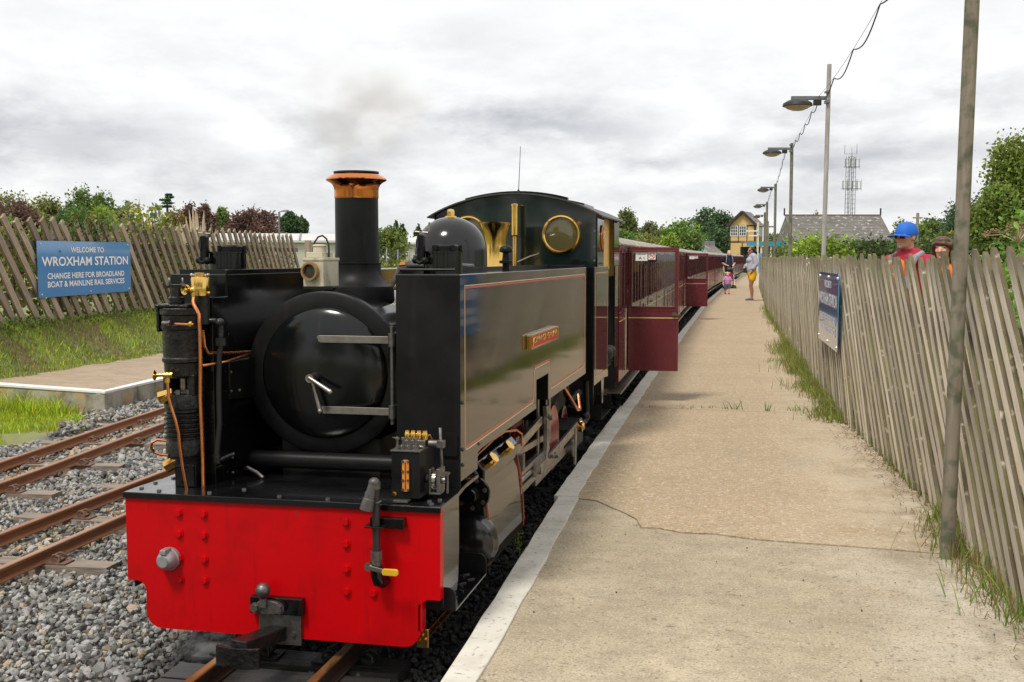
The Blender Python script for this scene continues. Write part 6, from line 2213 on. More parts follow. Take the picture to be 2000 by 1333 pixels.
hedge('ivy', 'ivy and dead brambles tangled through the left slat fence', [(lf_pt(v)[0] - .07, lf_pt(v)[1]) for v in (11.4, 14, 17, 20, 24)], .075, .58, [1.20, 1.18, 1.0, 1.05, 1.0], (.09, .15, .035), .06, 7000, 21, (.28, .17, .07), 'ivy', .42, .38)
hedge('shrub', 'dense green undergrowth right behind the left fence', [(lf_pt(12)[0] - .75, lf_pt(12)[1]), (lf_pt(16)[0] - .8, lf_pt(16)[1]), (lf_pt(20)[0] - .9, lf_pt(20)[1]), (lf_pt(24)[0] - .9, lf_pt(24)[1])], .32, .45, [1.30, 1.35, 1.05, .95], (.14, .20, .045), .075, 15000, 22, (.24, .18, .08), 'shrub', .25, .35)
hedge('ivy', 'low dark ivy along the foot of the left fence', [(lf_pt(11.5)[0] + .12, lf_pt(11.5)[1]), (lf_pt(15)[0] + .12, lf_pt(15)[1]), (lf_pt(19)[0] + .12, lf_pt(19)[1]), (lf_pt(24)[0] + .12, lf_pt(24)[1])], .14, .50, [.22, .20, .22, .2], (.12, .19, .045), .045, 2600, 23, (.20, .28, .06), 'ivy', .3, .35)
hedge('ivy', 'patch of glossy ivy on the fence top above the blue board', [lf_pt(14.4), lf_pt(15.6)], .10, 1.66, [.42, .36], (.06, .16, .03), .05, 900, 24, (.25, .13, .06), 'ivy', .3, .3)
# leafy shrub shoots above the left fence
sh = empty('shrub', label='tall leafy shrub with upright shoots rising above the left fence', cat='shrub')
rg = np.random.default_rng(40)
Q, mbs = [], MB()
for k in range(46):
    pxk = rg.uniform(222, 338); Yk = rg.uniform(18.5, 20.5)
    topk = hz(rg.uniform(388, 440) + abs(pxk - 285) * .35, Yk)
    b_ = far(pxk, Yk, .6)
    ln = rg.normal(0, .10, 2)
    mbs.tube([(b_.x, b_.y, .6), (b_.x + ln[0] * .5, b_.y + ln[1] * .5, (topk + .6) / 2), (b_.x + ln[0], b_.y + ln[1], topk)], [.008, .006, .003], 4)
    m_ = 60
    tt = rg.uniform(.25, 1, m_)
    Q.append(np.stack([b_.x + ln[0] * tt + rg.normal(0, .045, m_), b_.y + ln[1] * tt + rg.normal(0, .045, m_), .6 + (topk - .6) * tt], 1))
Q = np.concatenate(Q); n = len(Q)
C = np.tile(np.array((.20, .25, .09)), (n, 1)) * np.exp(rg.normal(0, .3, n))[:, None]
C[rg.random(n) < .1] = (.42, .36, .04)
V, F, c_ = scatter(LEAF, LF, Q, np.repeat((.085 * rg.uniform(.6, 1.4, n))[:, None], 3, 1), rand_rot(n), C)
link('foliage', np_mesh('foliage', V, F, c_), M['leaf'], sh)
mbs.build('stem', M['bark'], sh)
# yellow vine leaves right of the blue board
hedge('vine', 'yellowing vine leaves hanging over the fence beside the blue board', [lf_pt(16.2), lf_pt(17.2)], .12, 1.45, [.75, .6], (.42, .36, .05), .06, 200, 30, (.16, .25, .03), 'vine', .5, .25)

# ---- blades: grass, weeds and pampas
def blades(name, P, H, Wd, C, lean=.35, label=None, cat=None, kind='stuff', parent=None, seed=1, curve=0.0, dirs=None):
    rg = np.random.default_rng(seed)
    n = len(P)
    a = rg.uniform(0, 2 * PI, n)
    side = np.stack([np.cos(a), np.sin(a), np.zeros(n)], 1) * (Wd / 2)[:, None]
    ld = rg.uniform(0, 2 * PI, n)
    lm = np.abs(rg.normal(0, lean, n)) * H
    L2 = np.stack([np.cos(ld) * lm, np.sin(ld) * lm, H], 1)
    if dirs is not None: L2 = dirs
    mid = L2 * .55
    mid[:, 2] += np.linalg.norm(L2[:, :2], axis=1) * .25
    V = np.stack([P - side, P + side, P + mid + side * .7, P + L2, P + mid - side * .7], 1).reshape(-1, 3)
    b_ = np.arange(n)[:, None] * 5
    F = np.concatenate([b_ + np.array([[0, 1, 2, 4]])], 0)
    F2 = b_ + np.array([[4, 2, 3, 3]])
    me = bpy.data.meshes.new(name)
    faces = np.concatenate([F, F2[:, :3].repeat(1, 0) if False else F2], 0)
    Fq = F
    Ft = b_ + np.array([[4, 2, 3]])
    me.vertices.add(len(V)); me.vertices.foreach_set('co', V.astype(np.float32).ravel())
    nl = len(Fq) * 4 + len(Ft) * 3
    me.loops.add(nl)
    me.loops.foreach_set('vertex_index', np.concatenate([Fq.ravel(), Ft.ravel()]).astype(np.int32))
    me.polygons.add(len(Fq) + len(Ft))
    me.polygons.foreach_set('loop_start', np.concatenate([np.arange(len(Fq)) * 4, len(Fq) * 4 + np.arange(len(Ft)) * 3]).astype(np.int32))
    me.polygons.foreach_set('loop_total', np.concatenate([np.full(len(Fq), 4), np.full(len(Ft), 3)]).astype(np.int32))
    at = me.color_attributes.new('col', 'FLOAT_COLOR', 'POINT')
    c4 = np.concatenate([np.repeat(np.clip(C, .003, .9), 5, 0), np.ones((5 * n, 1))], 1).astype(np.float32)
    at.data.foreach_set('color', c4.ravel())
    me.update(calc_edges=True)
    o = link(name, me, M['leaf'], parent)
    if kind: o['kind'] = kind
    if label: o['label'] = label
    if cat: o['category'] = cat
    return o


def gcol(n, rg, dry=.2, base=(.12, .21, .028)):
    C = np.tile(np.array(base), (n, 1)) * np.exp(rg.normal(0, .28, n))[:, None]
    C[:, 0] *= np.exp(rg.normal(0, .18, n))
    d = rg.random(n) < dry
    C[d] = np.array([.30, .23, .10]) * np.exp(rg.normal(0, .25, d.sum()))[:, None]
    return C


rg = np.random.default_rng(77)
# grass patch at the left, in front of the low platform
P = np.stack([rg.uniform(-8.5, -3.7, 90000), rg.uniform(1.2, 6.3, 90000)], 1)
bxx = np.interp(P[:, 1], [1, 2.5, 4.6, 5.4, 6.3], [-4.5, -4.35, -4.28, -4.2, -4.65])
dens_ = (bxx - P[:, 0]) / .5 + (vnoise(P[:, 0], P[:, 1], 4, 9) - .5) * 2.2
fy = np.interp(P[:, 0], [lft.x, cor.x], [lft.y, cor.y]) - .05
keep = (dens_ > rg.random(len(P))) & ((P[:, 1] < fy) | (P[:, 0] > cor.x))
P = P[keep]
z = ground_z(P[:, 0], P[:, 1])
P3 = np.concatenate([P, z[:, None]], 1)
P3 = P3[in_view(P3, .16)]
n = len(P3)
clv = vnoise(P3[:, 0], P3[:, 1], 7, 31)
C = gcol(n, rg, .07, (.36, .46, .04)) * (.7 + .6 * clv)[:, None]
hgt_ = rg.uniform(.02, .06, n) * (.6 + clv)
nearw = (np.interp(P3[:, 0], [lft.x, cor.x], [lft.y, cor.y]) - P3[:, 1])
hgt_ *= 1 + 2.2 * ((nearw < .45) & (P3[:, 0] < cor.x - .25)) * rg.random(n)
blades('grass', P3, hgt_, np.full(n, .009), C, .5, 'bright green grass and clover in front of the low platform', seed=3)
# mixed grass on the bank
P = np.stack([rg.uniform(-9.2, -6.05, 150000), rg.uniform(5.4, 24, 150000)], 1)
keep = rg.random(len(P)) < np.clip(1.4 - (P[:, 1] - 5) / 26, .2, 1)
P = P[keep]
z = ground_z(P[:, 0], P[:, 1])
P3 = np.concatenate([P, z[:, None]], 1)
fx_ = -6.95 - (P3[:, 1] - 7.8) * .093
P3 = P3[(P3[:, 0] > fx_ - .3) & (P3[:, 0] < -6.12 + (vnoise(P3[:, 1], P3[:, 1] * 0, 5, 2) - .5) * .25)]
P3 = P3[in_view(P3, .16)]
n = len(P3)
clv = vnoise(P3[:, 0], P3[:, 1], 3.5, 32)
C = gcol(n, rg, .22, (.32, .42, .075)) * (.6 + .8 * clv)[:, None]
brown = (vnoise(P3[:, 0], P3[:, 1], 2.4, 35) > .62) & (rg.random(n) < .6)
C[brown] = np.array([.34, .25, .15]) * np.exp(rg.normal(0, .2, brown.sum()))[:, None]
blades('grass', P3, rg.uniform(.02, .065, n) * (.5 + clv), np.full(n, .011), C, .5, 'rough grass on the bank below the left fence', seed=4)
# weeds at the foot of the right fence
P, Hh = [], []
for (y0, y1, w0, n_, hmax) in ((5.6, 9.6, .22, 3600, .115), (9.4, 13.5, .22, 2400, .20), (13.5, 26, .12, 1500, .25), (2.0, 6.3, .05, 900, .10), (.3, 2.3, .13, 900, .14)):
    y_ = rg.uniform(y0, y1, n_)
    wv = w0 * (.5 + vnoise(y_, y_ * 0, 2.2, 6))
    x_ = np.interp(y_, [p[0] for p in FENCE], [p[1] for p in FENCE]) + .03 - np.abs(rg.normal(0, 1, n_)) * wv * .6
    P.append(np.stack([x_, y_, np.full(n_, .10)], 1)); Hh.append(rg.uniform(.05, hmax, n_))
P = np.concatenate(P); Hh = np.concatenate(Hh); n = len(P)
C = gcol(n, rg, .38, (.18, .27, .055))
blades('weeds', P, Hh, np.full(n, .006), C, .6, 'long grass and weeds along the foot of the right fence', seed=5)
# tufts growing in the platform joint and cracks
P, Hh = [], []
for (px, py, m_, s_, h_) in ((1430, 800, 14, .05, .11), (1498, 803, 12, .015, .10), (1380, 797, 20, .12, .035), (1330, 798, 16, .10, .03), (1275, 795, 10, .06, .02), (1600, 806, 40, .10, .12), (1560, 803, 20, .06, .06), (1520, 706, 45, .10, .07), (1500, 708, 16, .04, .03), (1480, 617, 14, .2, .03), (1405, 563, 12, .2, .06), (1352, 640, 10, .12, .03)):
    q = gp(px, py, .10)
    P.append(np.stack([q.x + rg.normal(0, s_, m_), q.y + rg.normal(0, .012, m_), np.full(m_, .096)], 1)); Hh.append(rg.uniform(.3, 1, m_) * h_)
P = np.concatenate(P); Hh = np.concatenate(Hh); n = len(P)
blades('weeds', P, Hh, np.full(n, .007), gcol(n, rg, .1, (.12, .22, .03)), .9, 'small tufts of grass rooted in the platform joints', seed=6)
# dry litter by the fence foot and at the near right
n = 1500
y_ = rg.uniform(.2, 7.5, n)
x_ = np.interp(y_, [p[0] for p in FENCE], [p[1] for p in FENCE]) - np.abs(rg.normal(0, .10, n))
P = np.stack([x_, y_, np.full(n, .1)], 1)
C = np.tile(np.array([.20, .14, .09]), (n, 1)) * np.exp(rg.normal(0, .5, n))[:, None]
dr = np.stack([rg.normal(0, .03, n), rg.normal(0, .03, n), rg.uniform(.0, .012, n)], 1)
blades('litter', P, np.full(n, .01), np.full(n, .004), C, 0, 'dry stalks and leaf litter at the foot of the right fence', seed=8, dirs=dr)
# crumbs on the concrete
n = 240
P = np.stack([rg.uniform(.8, 2.6, n), rg.uniform(-.8, 7, n), np.full(n, .099)], 1)
S = np.repeat((.0018 + .003 * rg.random(n) ** 3)[:, None], 3, 1)
V, F, c_ = scatter(STONES, ICF, P, S, rand_rot(n), np.tile(np.array([.12, .09, .06]), (n, 1)) * np.exp(rg.normal(0, .5, n))[:, None])
o = link('grit', np_mesh('grit', V, F, c_), M['stone'])
tag(o, 'scattered grit on the concrete platform', kind='stuff')
# small yellow-flowered weed in the ballast by the platform edge
wd_ = empty('weed', label='small yellow green weed in the black ballast beside the platform edge', cat='weed')
q = gp(1016, 1090, -.08)
mb = MB().tube([(q.x, q.y, -.09), (q.x - .005, q.y, -.02), (q.x - .012, q.y + .01, .04)], [.003, .0025, .001], 5)
mb.tube([(q.x, q.y, -.06), (q.x + .03, q.y, -.02), (q.x + .06, q.y, -.015)], [.002, .002, .001], 5)
mb.build('stem', M['weedgreen'] if 'weedgreen' in M else mat('weed_green', (.16, .28, .04)), wd_)
Q = np.array([q.x, q.y, 0]) + np.stack([rg.normal(-.008, .009, 60), rg.normal(0, .008, 60), rg.uniform(-.05, .05, 60)], 1)
V, F, c_ = scatter(LEAF, LF, Q, np.full((60, 3), .016), rand_rot(60), np.tile(np.array([.30, .36, .03]), (60, 1)))
link('foliage', np_mesh('foliage', V, F, c_), M['leaf'], wd_)
# pampas grass
pm = empty('pampas_grass', label='clump of pampas grass with pale plumes behind the left fence', cat='pampas grass')
b_ = far(392, 21.5, .5)
n = 1300
a = rg.uniform(0, 2 * PI, n); rad = rg.uniform(.1, .95, n)
dr = np.stack([np.cos(a) * rad, np.sin(a) * rad, rg.uniform(.7, 1.45, n)], 1)
P = np.stack([b_.x + rg.normal(0, .12, n), b_.y + rg.normal(0, .12, n), np.full(n, .5)], 1)
blades('leaves', P, np.full(n, 1.), np.full(n, .014), np.tile(np.array([.20, .23, .13]), (n, 1)) * np.exp(rg.normal(0, .25, n))[:, None], parent=pm, kind=None, seed=9, dirs=dr)
for k, (px, pt) in enumerate(((373, 410), (380, 404), (386, 407), (389, 418), (402, 412), (366, 424), (354, 434), (360, 438), (370, 440), (395, 440), (378, 432), (404, 436), (425, 448))):
    tp_ = far(px, 21.5, hz(pt, 21.5))
    d = (tp_ - b_)
    mid = b_ + d * .6 + Vector((0, 0, .04))
    pl_ = MB().tube([b_, mid, tp_], [.006, .005, .003], 5)
    pts = [mid.lerp(tp_, t) for t in np.linspace(0, 1, 7)]
    pl_.tube(pts, [.008, .028, .034, .030, .024, .015, .003], 7)
    pl_.build('plume', M['plume'] if 'plume' in M else M.setdefault('plume', mat('pampas_plume', (.58, .47, .33), (.42, .33, .22), ns=30, rough=.9, bump=.6, bs=60)), pm)
# dried umbel at the right edge
um = empty('hogweed', label='dried brown umbel head of hogweed behind the fence at the right edge', cat='dried plant')
b_ = far(1992, 7.6, .1); tp_ = far(1985, 7.6, hz(440, 7.6))
mb = MB().tube([b_, far(1996, 7.6, 1.35), tp_ - Vector((0, 0, .12))], [.008, .006, .004], 6)
umb = MB()
rr_ = random.Random(4)
for k in range(26):
    a = rr_.uniform(0, 2 * PI); r_ = rr_.uniform(.03, .26)
    e_ = tp_ + Vector((math.cos(a) * r_, math.sin(a) * r_, -.35 * r_ + .02))
    mb.tube([tp_ - Vector((0, 0, .12)), tp_.lerp(e_, .5) - Vector((0, 0, .03)), e_], [.003, .002, .0015], 4)
    for j in range(7):
        umb.ell(e_ + Vector((rr_.uniform(-.02, .02), rr_.uniform(-.02, .02), rr_.uniform(-.005, .012))), .006, 5, 4)
M['umbel'] = mat('dried_umbel', (.33, .20, .11), (.24, .14, .08), ns=30, rough=.9)
M['drystem'] = mat('dry_stem', (.42, .33, .20), rough=.8)
mb.build('stem', M['drystem'], um)
umb.build('flower_head', M['umbel'], um)['kind'] = 'stuff'

# ================================================================== buildings
def local_frame(px, Y, rz=0.0):
    p = far(px, Y)
    return p, YAW + rz


# signal box
Y = 150.0
p, rz = local_frame(1448, Y, math.radians(-24))
S1 = Y / FPX
sbx = empty('signal_box', (p.x, p.y, 0), rz, 'timber signal box in pale yellow boards with dark framing and white windows', 'building')
M['yboard'] = mat('buff_weatherboard', (.66, .45, .20), (.58, .39, .17), ns=1.2, rough=.7)
M['dbrown'] = mat('dark_brown_trim', (.035, .022, .018), rough=.6)
M['slate'] = mat('grey_slate', (.20, .185, .17), (.12, .11, .10), ns=1.2, rough=.85, bump=.3, bs=6, col3=(.45, .43, .38), ns3=3.2, thr3=(.60, .66))
wbx, dbx = 46 * S1 / math.cos(math.radians(24)) * .97, 5.0
eave, apex, mid = hz(441, Y), hz(416, Y), hz(473, Y)
MB().bb(-wbx / 2, wbx / 2, 0, dbx, -.5, eave).prism([(-wbx / 2, eave), (wbx / 2, eave), (0, apex - .15)], 'y', 0, dbx).build('wall', M['yboard'], sbx)
k = 0
z = .2
while z < eave - .1:
    MB().bb(-wbx / 2 - .03, wbx / 2 + .03, -.035, -.004, z, z + .20).build('board', M['yboard'], sbx)
    z += .225
for sgn in (-1, 1):
    a = math.atan2(apex - eave + .25, wbx / 2 + .35)
    L_ = math.hypot(apex - eave + .25, wbx / 2 + .35)
    c = Vector((sgn * (wbx / 4 + .17), dbx / 2, (eave + apex) / 2 + .02))
    MB().box(c, (L_, dbx + .9, .09), (0, sgn * a, 0)).build('roof', M['slate'], sbx)
    MB().box(c + Vector((0, -dbx / 2 - .46, -.03)), (L_, .07, .34), (0, sgn * a, 0)).build('bargeboard', M['dbrown'], sbx)
tr = [(-wbx / 2 - .05, -wbx / 2 + .12, 0, eave), (wbx / 2 - .12, wbx / 2 + .05, 0, eave), (-wbx / 2, wbx / 2, mid - .1, mid + .1), (-wbx / 2, wbx / 2, eave - .15, eave + .02),
      (-wbx * .17, -wbx * .17 + .1, mid, eave), (wbx * .17, wbx * .17 + .1, mid, eave), (-.05, .07, 0, mid)]
for (a, b, c_, d_) in tr:
    MB().bb(a, b, -.075, -.03, c_, d_).build('frame_timber', M['dbrown'], sbx)
wz0, wz1 = hz(462, Y), hz(441.5, Y)
M['swhite'] = mat('white_sash', (.75, .75, .73), rough=.5)
M['dkglass'] = mat('dark_window_glass', (.05, .055, .06), rough=.08, spec=.8)
for (a, b) in ((-wbx / 2 + .08, -wbx * .17 - .02), (-wbx * .17 + .12, wbx * .17 - .02)):
    w_ = MB().bb(a, b, -.10, -.065, wz0, wz1).build('window', M['swhite'], sbx)
    nx = 3
    for i in range(nx):
        for j in range(3):
            x0 = a + .06 + (b - a - .12) * i / nx; x1 = a + .06 + (b - a - .12) * (i + 1) / nx
            z0 = wz0 + .07 + (wz1 - wz0 - .14) * j / 3; z1 = wz0 + .07 + (wz1 - wz0 - .14) * (j + 1) / 3
            MB().bb(x0 + .03, x1 - .03, -.112, -.101, z0 + .03, z1 - .03).build('pane', M['dkglass'], w_)
# side of the box: windows and posts
for yy in np.linspace(.2, dbx - .3, 6):
    MB().bb(wbx / 2 + .001, wbx / 2 + .06, yy, yy + .12, 0, eave).build('frame_timber', M['dbrown'], sbx)
MB().bb(wbx / 2 + .001, wbx / 2 + .05, .35, dbx - .4, wz0, wz1).build('window', M['swhite'], sbx)
for yy in np.linspace(.5, dbx - 1.0, 6):
    MB().bb(wbx / 2 + .052, wbx / 2 + .058, yy, yy + .45, wz0 + .08, wz1 - .08).build('pane', M['dkglass'], sbx)

# goods shed with a slate roof
Y = 110.0; S1 = Y / FPX
p, rz = local_frame(1646, Y)
gs = empty('station_shed', (p.x, p.y, 0), rz, 'long shed with a mottled grey slate roof and red ridge tiles', 'building')
rx0, rx1 = -97 * S1, 97 * S1
zr, ze = hz(419, Y), hz(471, Y)
dp = 4.2
M['slate2'] = mat('mottled_slate', (.135, .125, .115), (.20, .185, .17), ns=.9, rough=.85, col3=(.42, .40, .35), ns3=2.6, thr3=(.60, .65))
rows = 17
MB().prism([(0, ze - .25), (dp, zr - .12), (2 * dp, ze - .25)], 'x', rx0 + .1, rx1 - .1).build('roof_body', M['slate2'], gs)
ncol = 26
for r_ in range(rows):
    t0, t1 = r_ / rows, (r_ + 1) / rows
    sh_ = random.Random(r_)
    xo = (r_ % 2) * (rx1 - rx0) / ncol / 2
    y0, z0 = dp * t0, ze + (zr - ze) * t0
    y1, z1 = dp * t1, ze + (zr - ze) * t1
    MB().add([(rx0, y0 - .03, z0 + .05), (rx1, y0 - .03, z0 + .05), (rx1, y1, z1 + .015), (rx0, y1, z1 + .015), (rx0, y0 - .03, z0 - .05), (rx1, y0 - .03, z0 - .05)], [(0, 1, 2, 3), (4, 5, 1, 0)]).build('slate_course', M['slate2'], gs)
M['ridge'] = mat('red_ridge_tile', (.22, .10, .07), (.16, .09, .07), ns=3, rough=.85)
MB().bb(rx0, rx1, dp - .12, dp + .12, zr - .02, zr + .11).build('ridge', M['ridge'], gs)
for x_ in (rx0, rx1): MB().bb(x_ - .06, x_ + .06, dp - .08, dp + .08, zr, zr + .75).build('finial', M['dbrown'], gs)
M['darkwall'] = mat('dark_tarred_wall', (.02, .02, .02), rough=.8)
MB().bb(rx0 + .3, rx1 - .3, .25, 2 * dp - .25, -.3, ze - .02).build('wall', M['darkwall'], gs)
MB().bb(rx0, rx1, -.06, .05, ze - .12, ze + .02).build('gutter', M['darkwall'], gs)

# blue canopy joining the two
Y = 104.0; S1 = Y / FPX
p, rz = local_frame(1503, Y)
cn = empty('platform_canopy', (p.x, p.y, 0), rz, 'station canopy with a turquoise boarded valance between signal box and shed', 'canopy')
M['turq'] = mat('turquoise_paint', (.035, .30, .40), (.03, .25, .35), ns=2, rough=.5)
M['turq2'] = mat('pale_turquoise_paint', (.16, .48, .60), rough=.5)
x0, x1 = -46.5 * S1, 46.5 * S1
MB().bb(x0, x1, .05, 3, hz(474, Y), hz(472, Y) + .02).build('canopy_roof', M['slate'], cn)
nb = 40
for k in range(nb):
    xa = x0 + (x1 - x0) * k / nb
    MB().bb(xa + .008, xa + (x1 - x0) / nb - .008, 0, .04, hz(482, Y) + (.04 if k % 2 else 0), hz(473, Y)).build('valance_board', M['turq'], cn)
M['cpost'] = mat('cream_post', (.66, .58, .42), rough=.6)
for px in (1486, 1505, 1532):
    xx = (px - 1503) * S1
    MB().bb(xx - .09, xx + .09, .1, .28, 0, hz(481, Y)).build('canopy_post', M['cpost'], cn)
MB().bb(x0, x1, 2.7, 2.85, 0, hz(482, Y)).build('back_wall', M['darkwall'], cn)

# blue gabled roof and grey water tank beyond the carriages
Y = 84.0; S1 = Y / FPX
p, rz = local_frame(1360, Y, math.radians(-25))
gb = empty('gabled_building', (p.x, p.y, 0), rz, 'small brick building with a sky blue gable beyond the carriages', 'building')
M['brick'] = mat('red_brick', (.26, .095, .06), (.19, .07, .05), ns=4, rough=.9)
M['skyblue'] = mat('sky_blue_paint', (.16, .48, .68), rough=.5)
w_ = 40 * S1 / 2
zt_, ze_ = hz(481, Y), hz(497, Y)
MB().prism([(-w_ * .85, -.3), (w_ * .85, -.3), (w_ * .85, ze_), (0, zt_ - .15), (-w_ * .85, ze_)], 'y', 0, 5).build('wall', M['brick'], gb)
for sgn in (-1, 1):
    a = math.atan2(zt_ - ze_, w_); L_ = math.hypot(zt_ - ze_, w_) + .1
    MB().box((sgn * w_ / 2, 2.5, (zt_ + ze_) / 2 + .03), (L_, 5.4, .06), (0, sgn * a, 0)).build('roof', M['slate'], gb)
    MB().box((sgn * w_ / 2, -.25, (zt_ + ze_) / 2 - .03), (L_, .06, .26), (0, sgn * a, 0)).build('bargeboard', M['skyblue'], gb)
MB().bb(-.05, .05, -.28, -.18, zt_, zt_ + .22).build('finial', M['skyblue'], gb)
Y = 90.0; S1 = Y / FPX
p, rz = local_frame(1373, Y)
wt = empty('water_tank', (p.x, p.y, 0), rz, 'plain grey water tank on a brick base behind the carriages', 'water tank')
M['tankgrey'] = mat('grey_tank_panel', (.20, .205, .215), (.17, .175, .18), ns=2, rough=.6)
M['tanklight'] = mat('light_tank_panel', (.30, .305, .315), rough=.6)
hw = 22 * S1
for k in range(4):
    MB().bb(-hw + k * hw / 2 + .01, -hw + (k + 1) * hw / 2 - .01, -.05, 0, hz(498, Y), hz(471.5, Y)).build('tank_panel', M['tankgrey'], wt)
MB().bb(-hw, hw, .001, 2.2, hz(498, Y), hz(472, Y)).build('tank', M['tankgrey'], wt)
MB().bb(-hw * .9, hw * .9, .2, 2.0, -.3, hz(498.5, Y)).build('base', M['brick'], wt)

# low industrial sheds on the left
for (pxa, pxb, Y, pr, pe, pbt, lab) in ((432, 668, 62, 453, 470, 500, 'long white-roofed industrial shed behind the left fence'), (790, 832, 66, 459, 474, 500, 'end of another white-roofed shed left of the dome')):
    S1 = Y / FPX
    p, rz = local_frame((pxa + pxb) / 2, Y, math.radians(10 if pxa < 600 else -6))
    sd = empty('industrial_shed', (p.x, p.y, 0), rz, lab, 'shed')
    hw = (pxb - pxa) / 2 * S1 * 1.12
    M.setdefault('shedroof', mat('white_profiled_roof', (.60, .60, .58), (.50, .50, .48), ns=.8, rough=.5))
    M.setdefault('shedwall', mat('cream_shed_wall', (.50, .50, .42), (.42, .42, .36), ns=1, rough=.7))
    zr, ze = hz(pr, Y), hz(pe, Y)
    MB().bb(-hw, hw, .2, 9.8, -.3, ze).build('wall', M['shedwall'], sd)
    MB().add([(-hw - .2, 0, ze), (hw + .2, 0, ze), (hw + .2, 5, zr), (-hw - .2, 5, zr), (-hw - .2, 10, ze), (hw + .2, 10, ze), (-hw - .2, 0, ze - .12), (hw + .2, 0, ze - .12)], [(0, 1, 2, 3), (3, 2, 5, 4), (0, 3, 4), (1, 5, 2), (6, 7, 1, 0)]).build('roof', M['shedroof'], sd)
    for k in range(int(hw / 1.6)):
        xx = -hw + 1.6 + k * 3.2
        MB().add([(xx, -.02, ze + .03), (xx + .12, -.02, ze + .03), (xx + .12, 5, zr + .03), (xx, 5, zr + .03)], [(0, 1, 2, 3)]).build('roof_joint', M['tankgrey'], sd)
# wire mesh fence in front of it
Y = 40
mf = empty('mesh_fence', label='grey wire mesh fence between the chimney and the dome', cat='fence')
for px in range(690, 832, 22):
    q = far(px, Y)
    MB().cyl((q.x, q.y, .0), (q.x, q.y, hz(488, Y)), .025, n=6).build('fence_post', M['lampgrey'], mf)
mb = MB()
for z in np.arange(.35, hz(489, Y), .1):
    mb.tube([far(676, Y, z), far(832, Y, z)], .004, 3)
for px in np.arange(676, 832, 3.0):
    mb.tube([far(px, Y, .3), far(px, Y, hz(489, Y))], .004, 3)
o = mb.build('mesh_wires', M['lampgrey'], mf)
o['kind'] = 'stuff'
hedge('undergrowth', 'yellow green weeds below the mesh fence beyond the boiler', [fp2(660, 34), fp2(740, 34), fp2(832, 34)], .5, .0, [1.2, 1.35, 1.2], (.17, .20, .04), .12, 2500, 51, (.30, .28, .04), 'weeds', .25)

# street lamp beyond the left fence
Y = 52.0
p = far(547.5, Y)
sl2 = empty('street_lamp', (p.x, p.y, 0), YAW, 'grey street lamp rising above the white shed roof', 'street lamp')
zt_ = hz(415, Y)
MB().cyl((0, 0, 0), (0, 0, zt_), .055, .04, 10).tube([(0, 0, zt_ - .02), (.12, 0, zt_ + .03), (.26, 0, zt_ + .03)], .028, 8).build('pole', M['lampgrey'], sl2)
MB().ell((.33, 0, zt_ + .055), (.15, .08, .045), 14, 8).build('lamp_head', M['lampgrey'], sl2)

# mobile phone mast
Y = 300.0; S1 = Y / FPX
p = far(1656, Y)
ms = empty('phone_mast', (p.x, p.y, 0), YAW, 'tall lattice telephone mast with antenna panels above the slate roof', 'mast')
M['mastgrey'] = mat('mast_grey', (.20, .215, .23), rough=.6)
M['mastlight'] = mat('antenna_panel_grey', (.45, .46, .46), rough=.6)
lt = MB()
hwm = 1.05
for (a, b) in ((-hwm, -hwm), (hwm, -hwm), (-hwm, hwm), (hwm, hwm), (-.35, 0), (.3, .2)):
    lt.cyl((a, b, 0), (a * .95, b * .95, hz(308, Y)), .09, n=6)
z = .5
while z < hz(318, Y):
    for b in (-hwm, hwm):
        lt.tube([(-hwm, b, z), (hwm, b, z + 1.2)], .035, 4).tube([(-hwm, b, z + 1.2), (hwm, b, z + 1.2)], .03, 4)
    z += 1.2
lt.build('lattice', M['mastgrey'], ms)
for (zc, hw_, pan) in ((hz(371, Y), 2.55, 8), (hz(329, Y), 2.0, 6)):
    rgm = MB().bb(-hw_, hw_, -.06, .06, zc - .06, zc + .06).bb(-hw_, hw_, -1.2, -1.1, zc - .06, zc + .06).bb(-hw_, -hw_ + .1, -1.2, .1, zc - .06, zc + .06).bb(hw_ - .1, hw_, -1.2, .1, zc - .06, zc + .06).bb(-hw_, hw_, -1.2, -1.14, zc + 1.9, zc + 1.96)
    rgm.build('platform_frame', M['mastgrey'], ms)
    for k in range(pan):
        xx = -hw_ + 2 * hw_ * (k + .5 * (k % 2)) / pan
        MB().bb(xx, xx + (.34 if k % 3 else .16), -1.35, -1.2, zc + .1, zc + 2.1).build('antenna_panel', M['mastlight'] if k % 2 else M['mastgrey'], ms)
        MB().cyl((xx + .3, -1.25, zc - .5), (xx + .3, -1.25, zc + 2.6), .05, n=5).build('antenna_pole', M['mastgrey'], ms)
for xx, z0, z1 in ((-1.9, hz(304, Y), hz(286, Y)), (0, hz(312, Y), hz(292, Y)), (1.35, hz(304, Y), hz(285, Y))):
    MB().cyl((xx, -.5, z0), (xx, -.5, z1), .07, n=5).build('whip_aerial', M['mastgrey'], ms)
MB().bb(-1.9, 1.35, -.53, -.47, hz(304, Y) - .05, hz(304, Y) + .05).cyl((0, -.5, hz(318, Y)), (0, -.5, hz(303, Y)), .09, n=5).tube([(-.95, -.5, hz(312, Y)), (0, -.5, hz(307, Y)), (.95, -.5, hz(312, Y))], .08, 5).build('top_frame', M['mastgrey'], ms)

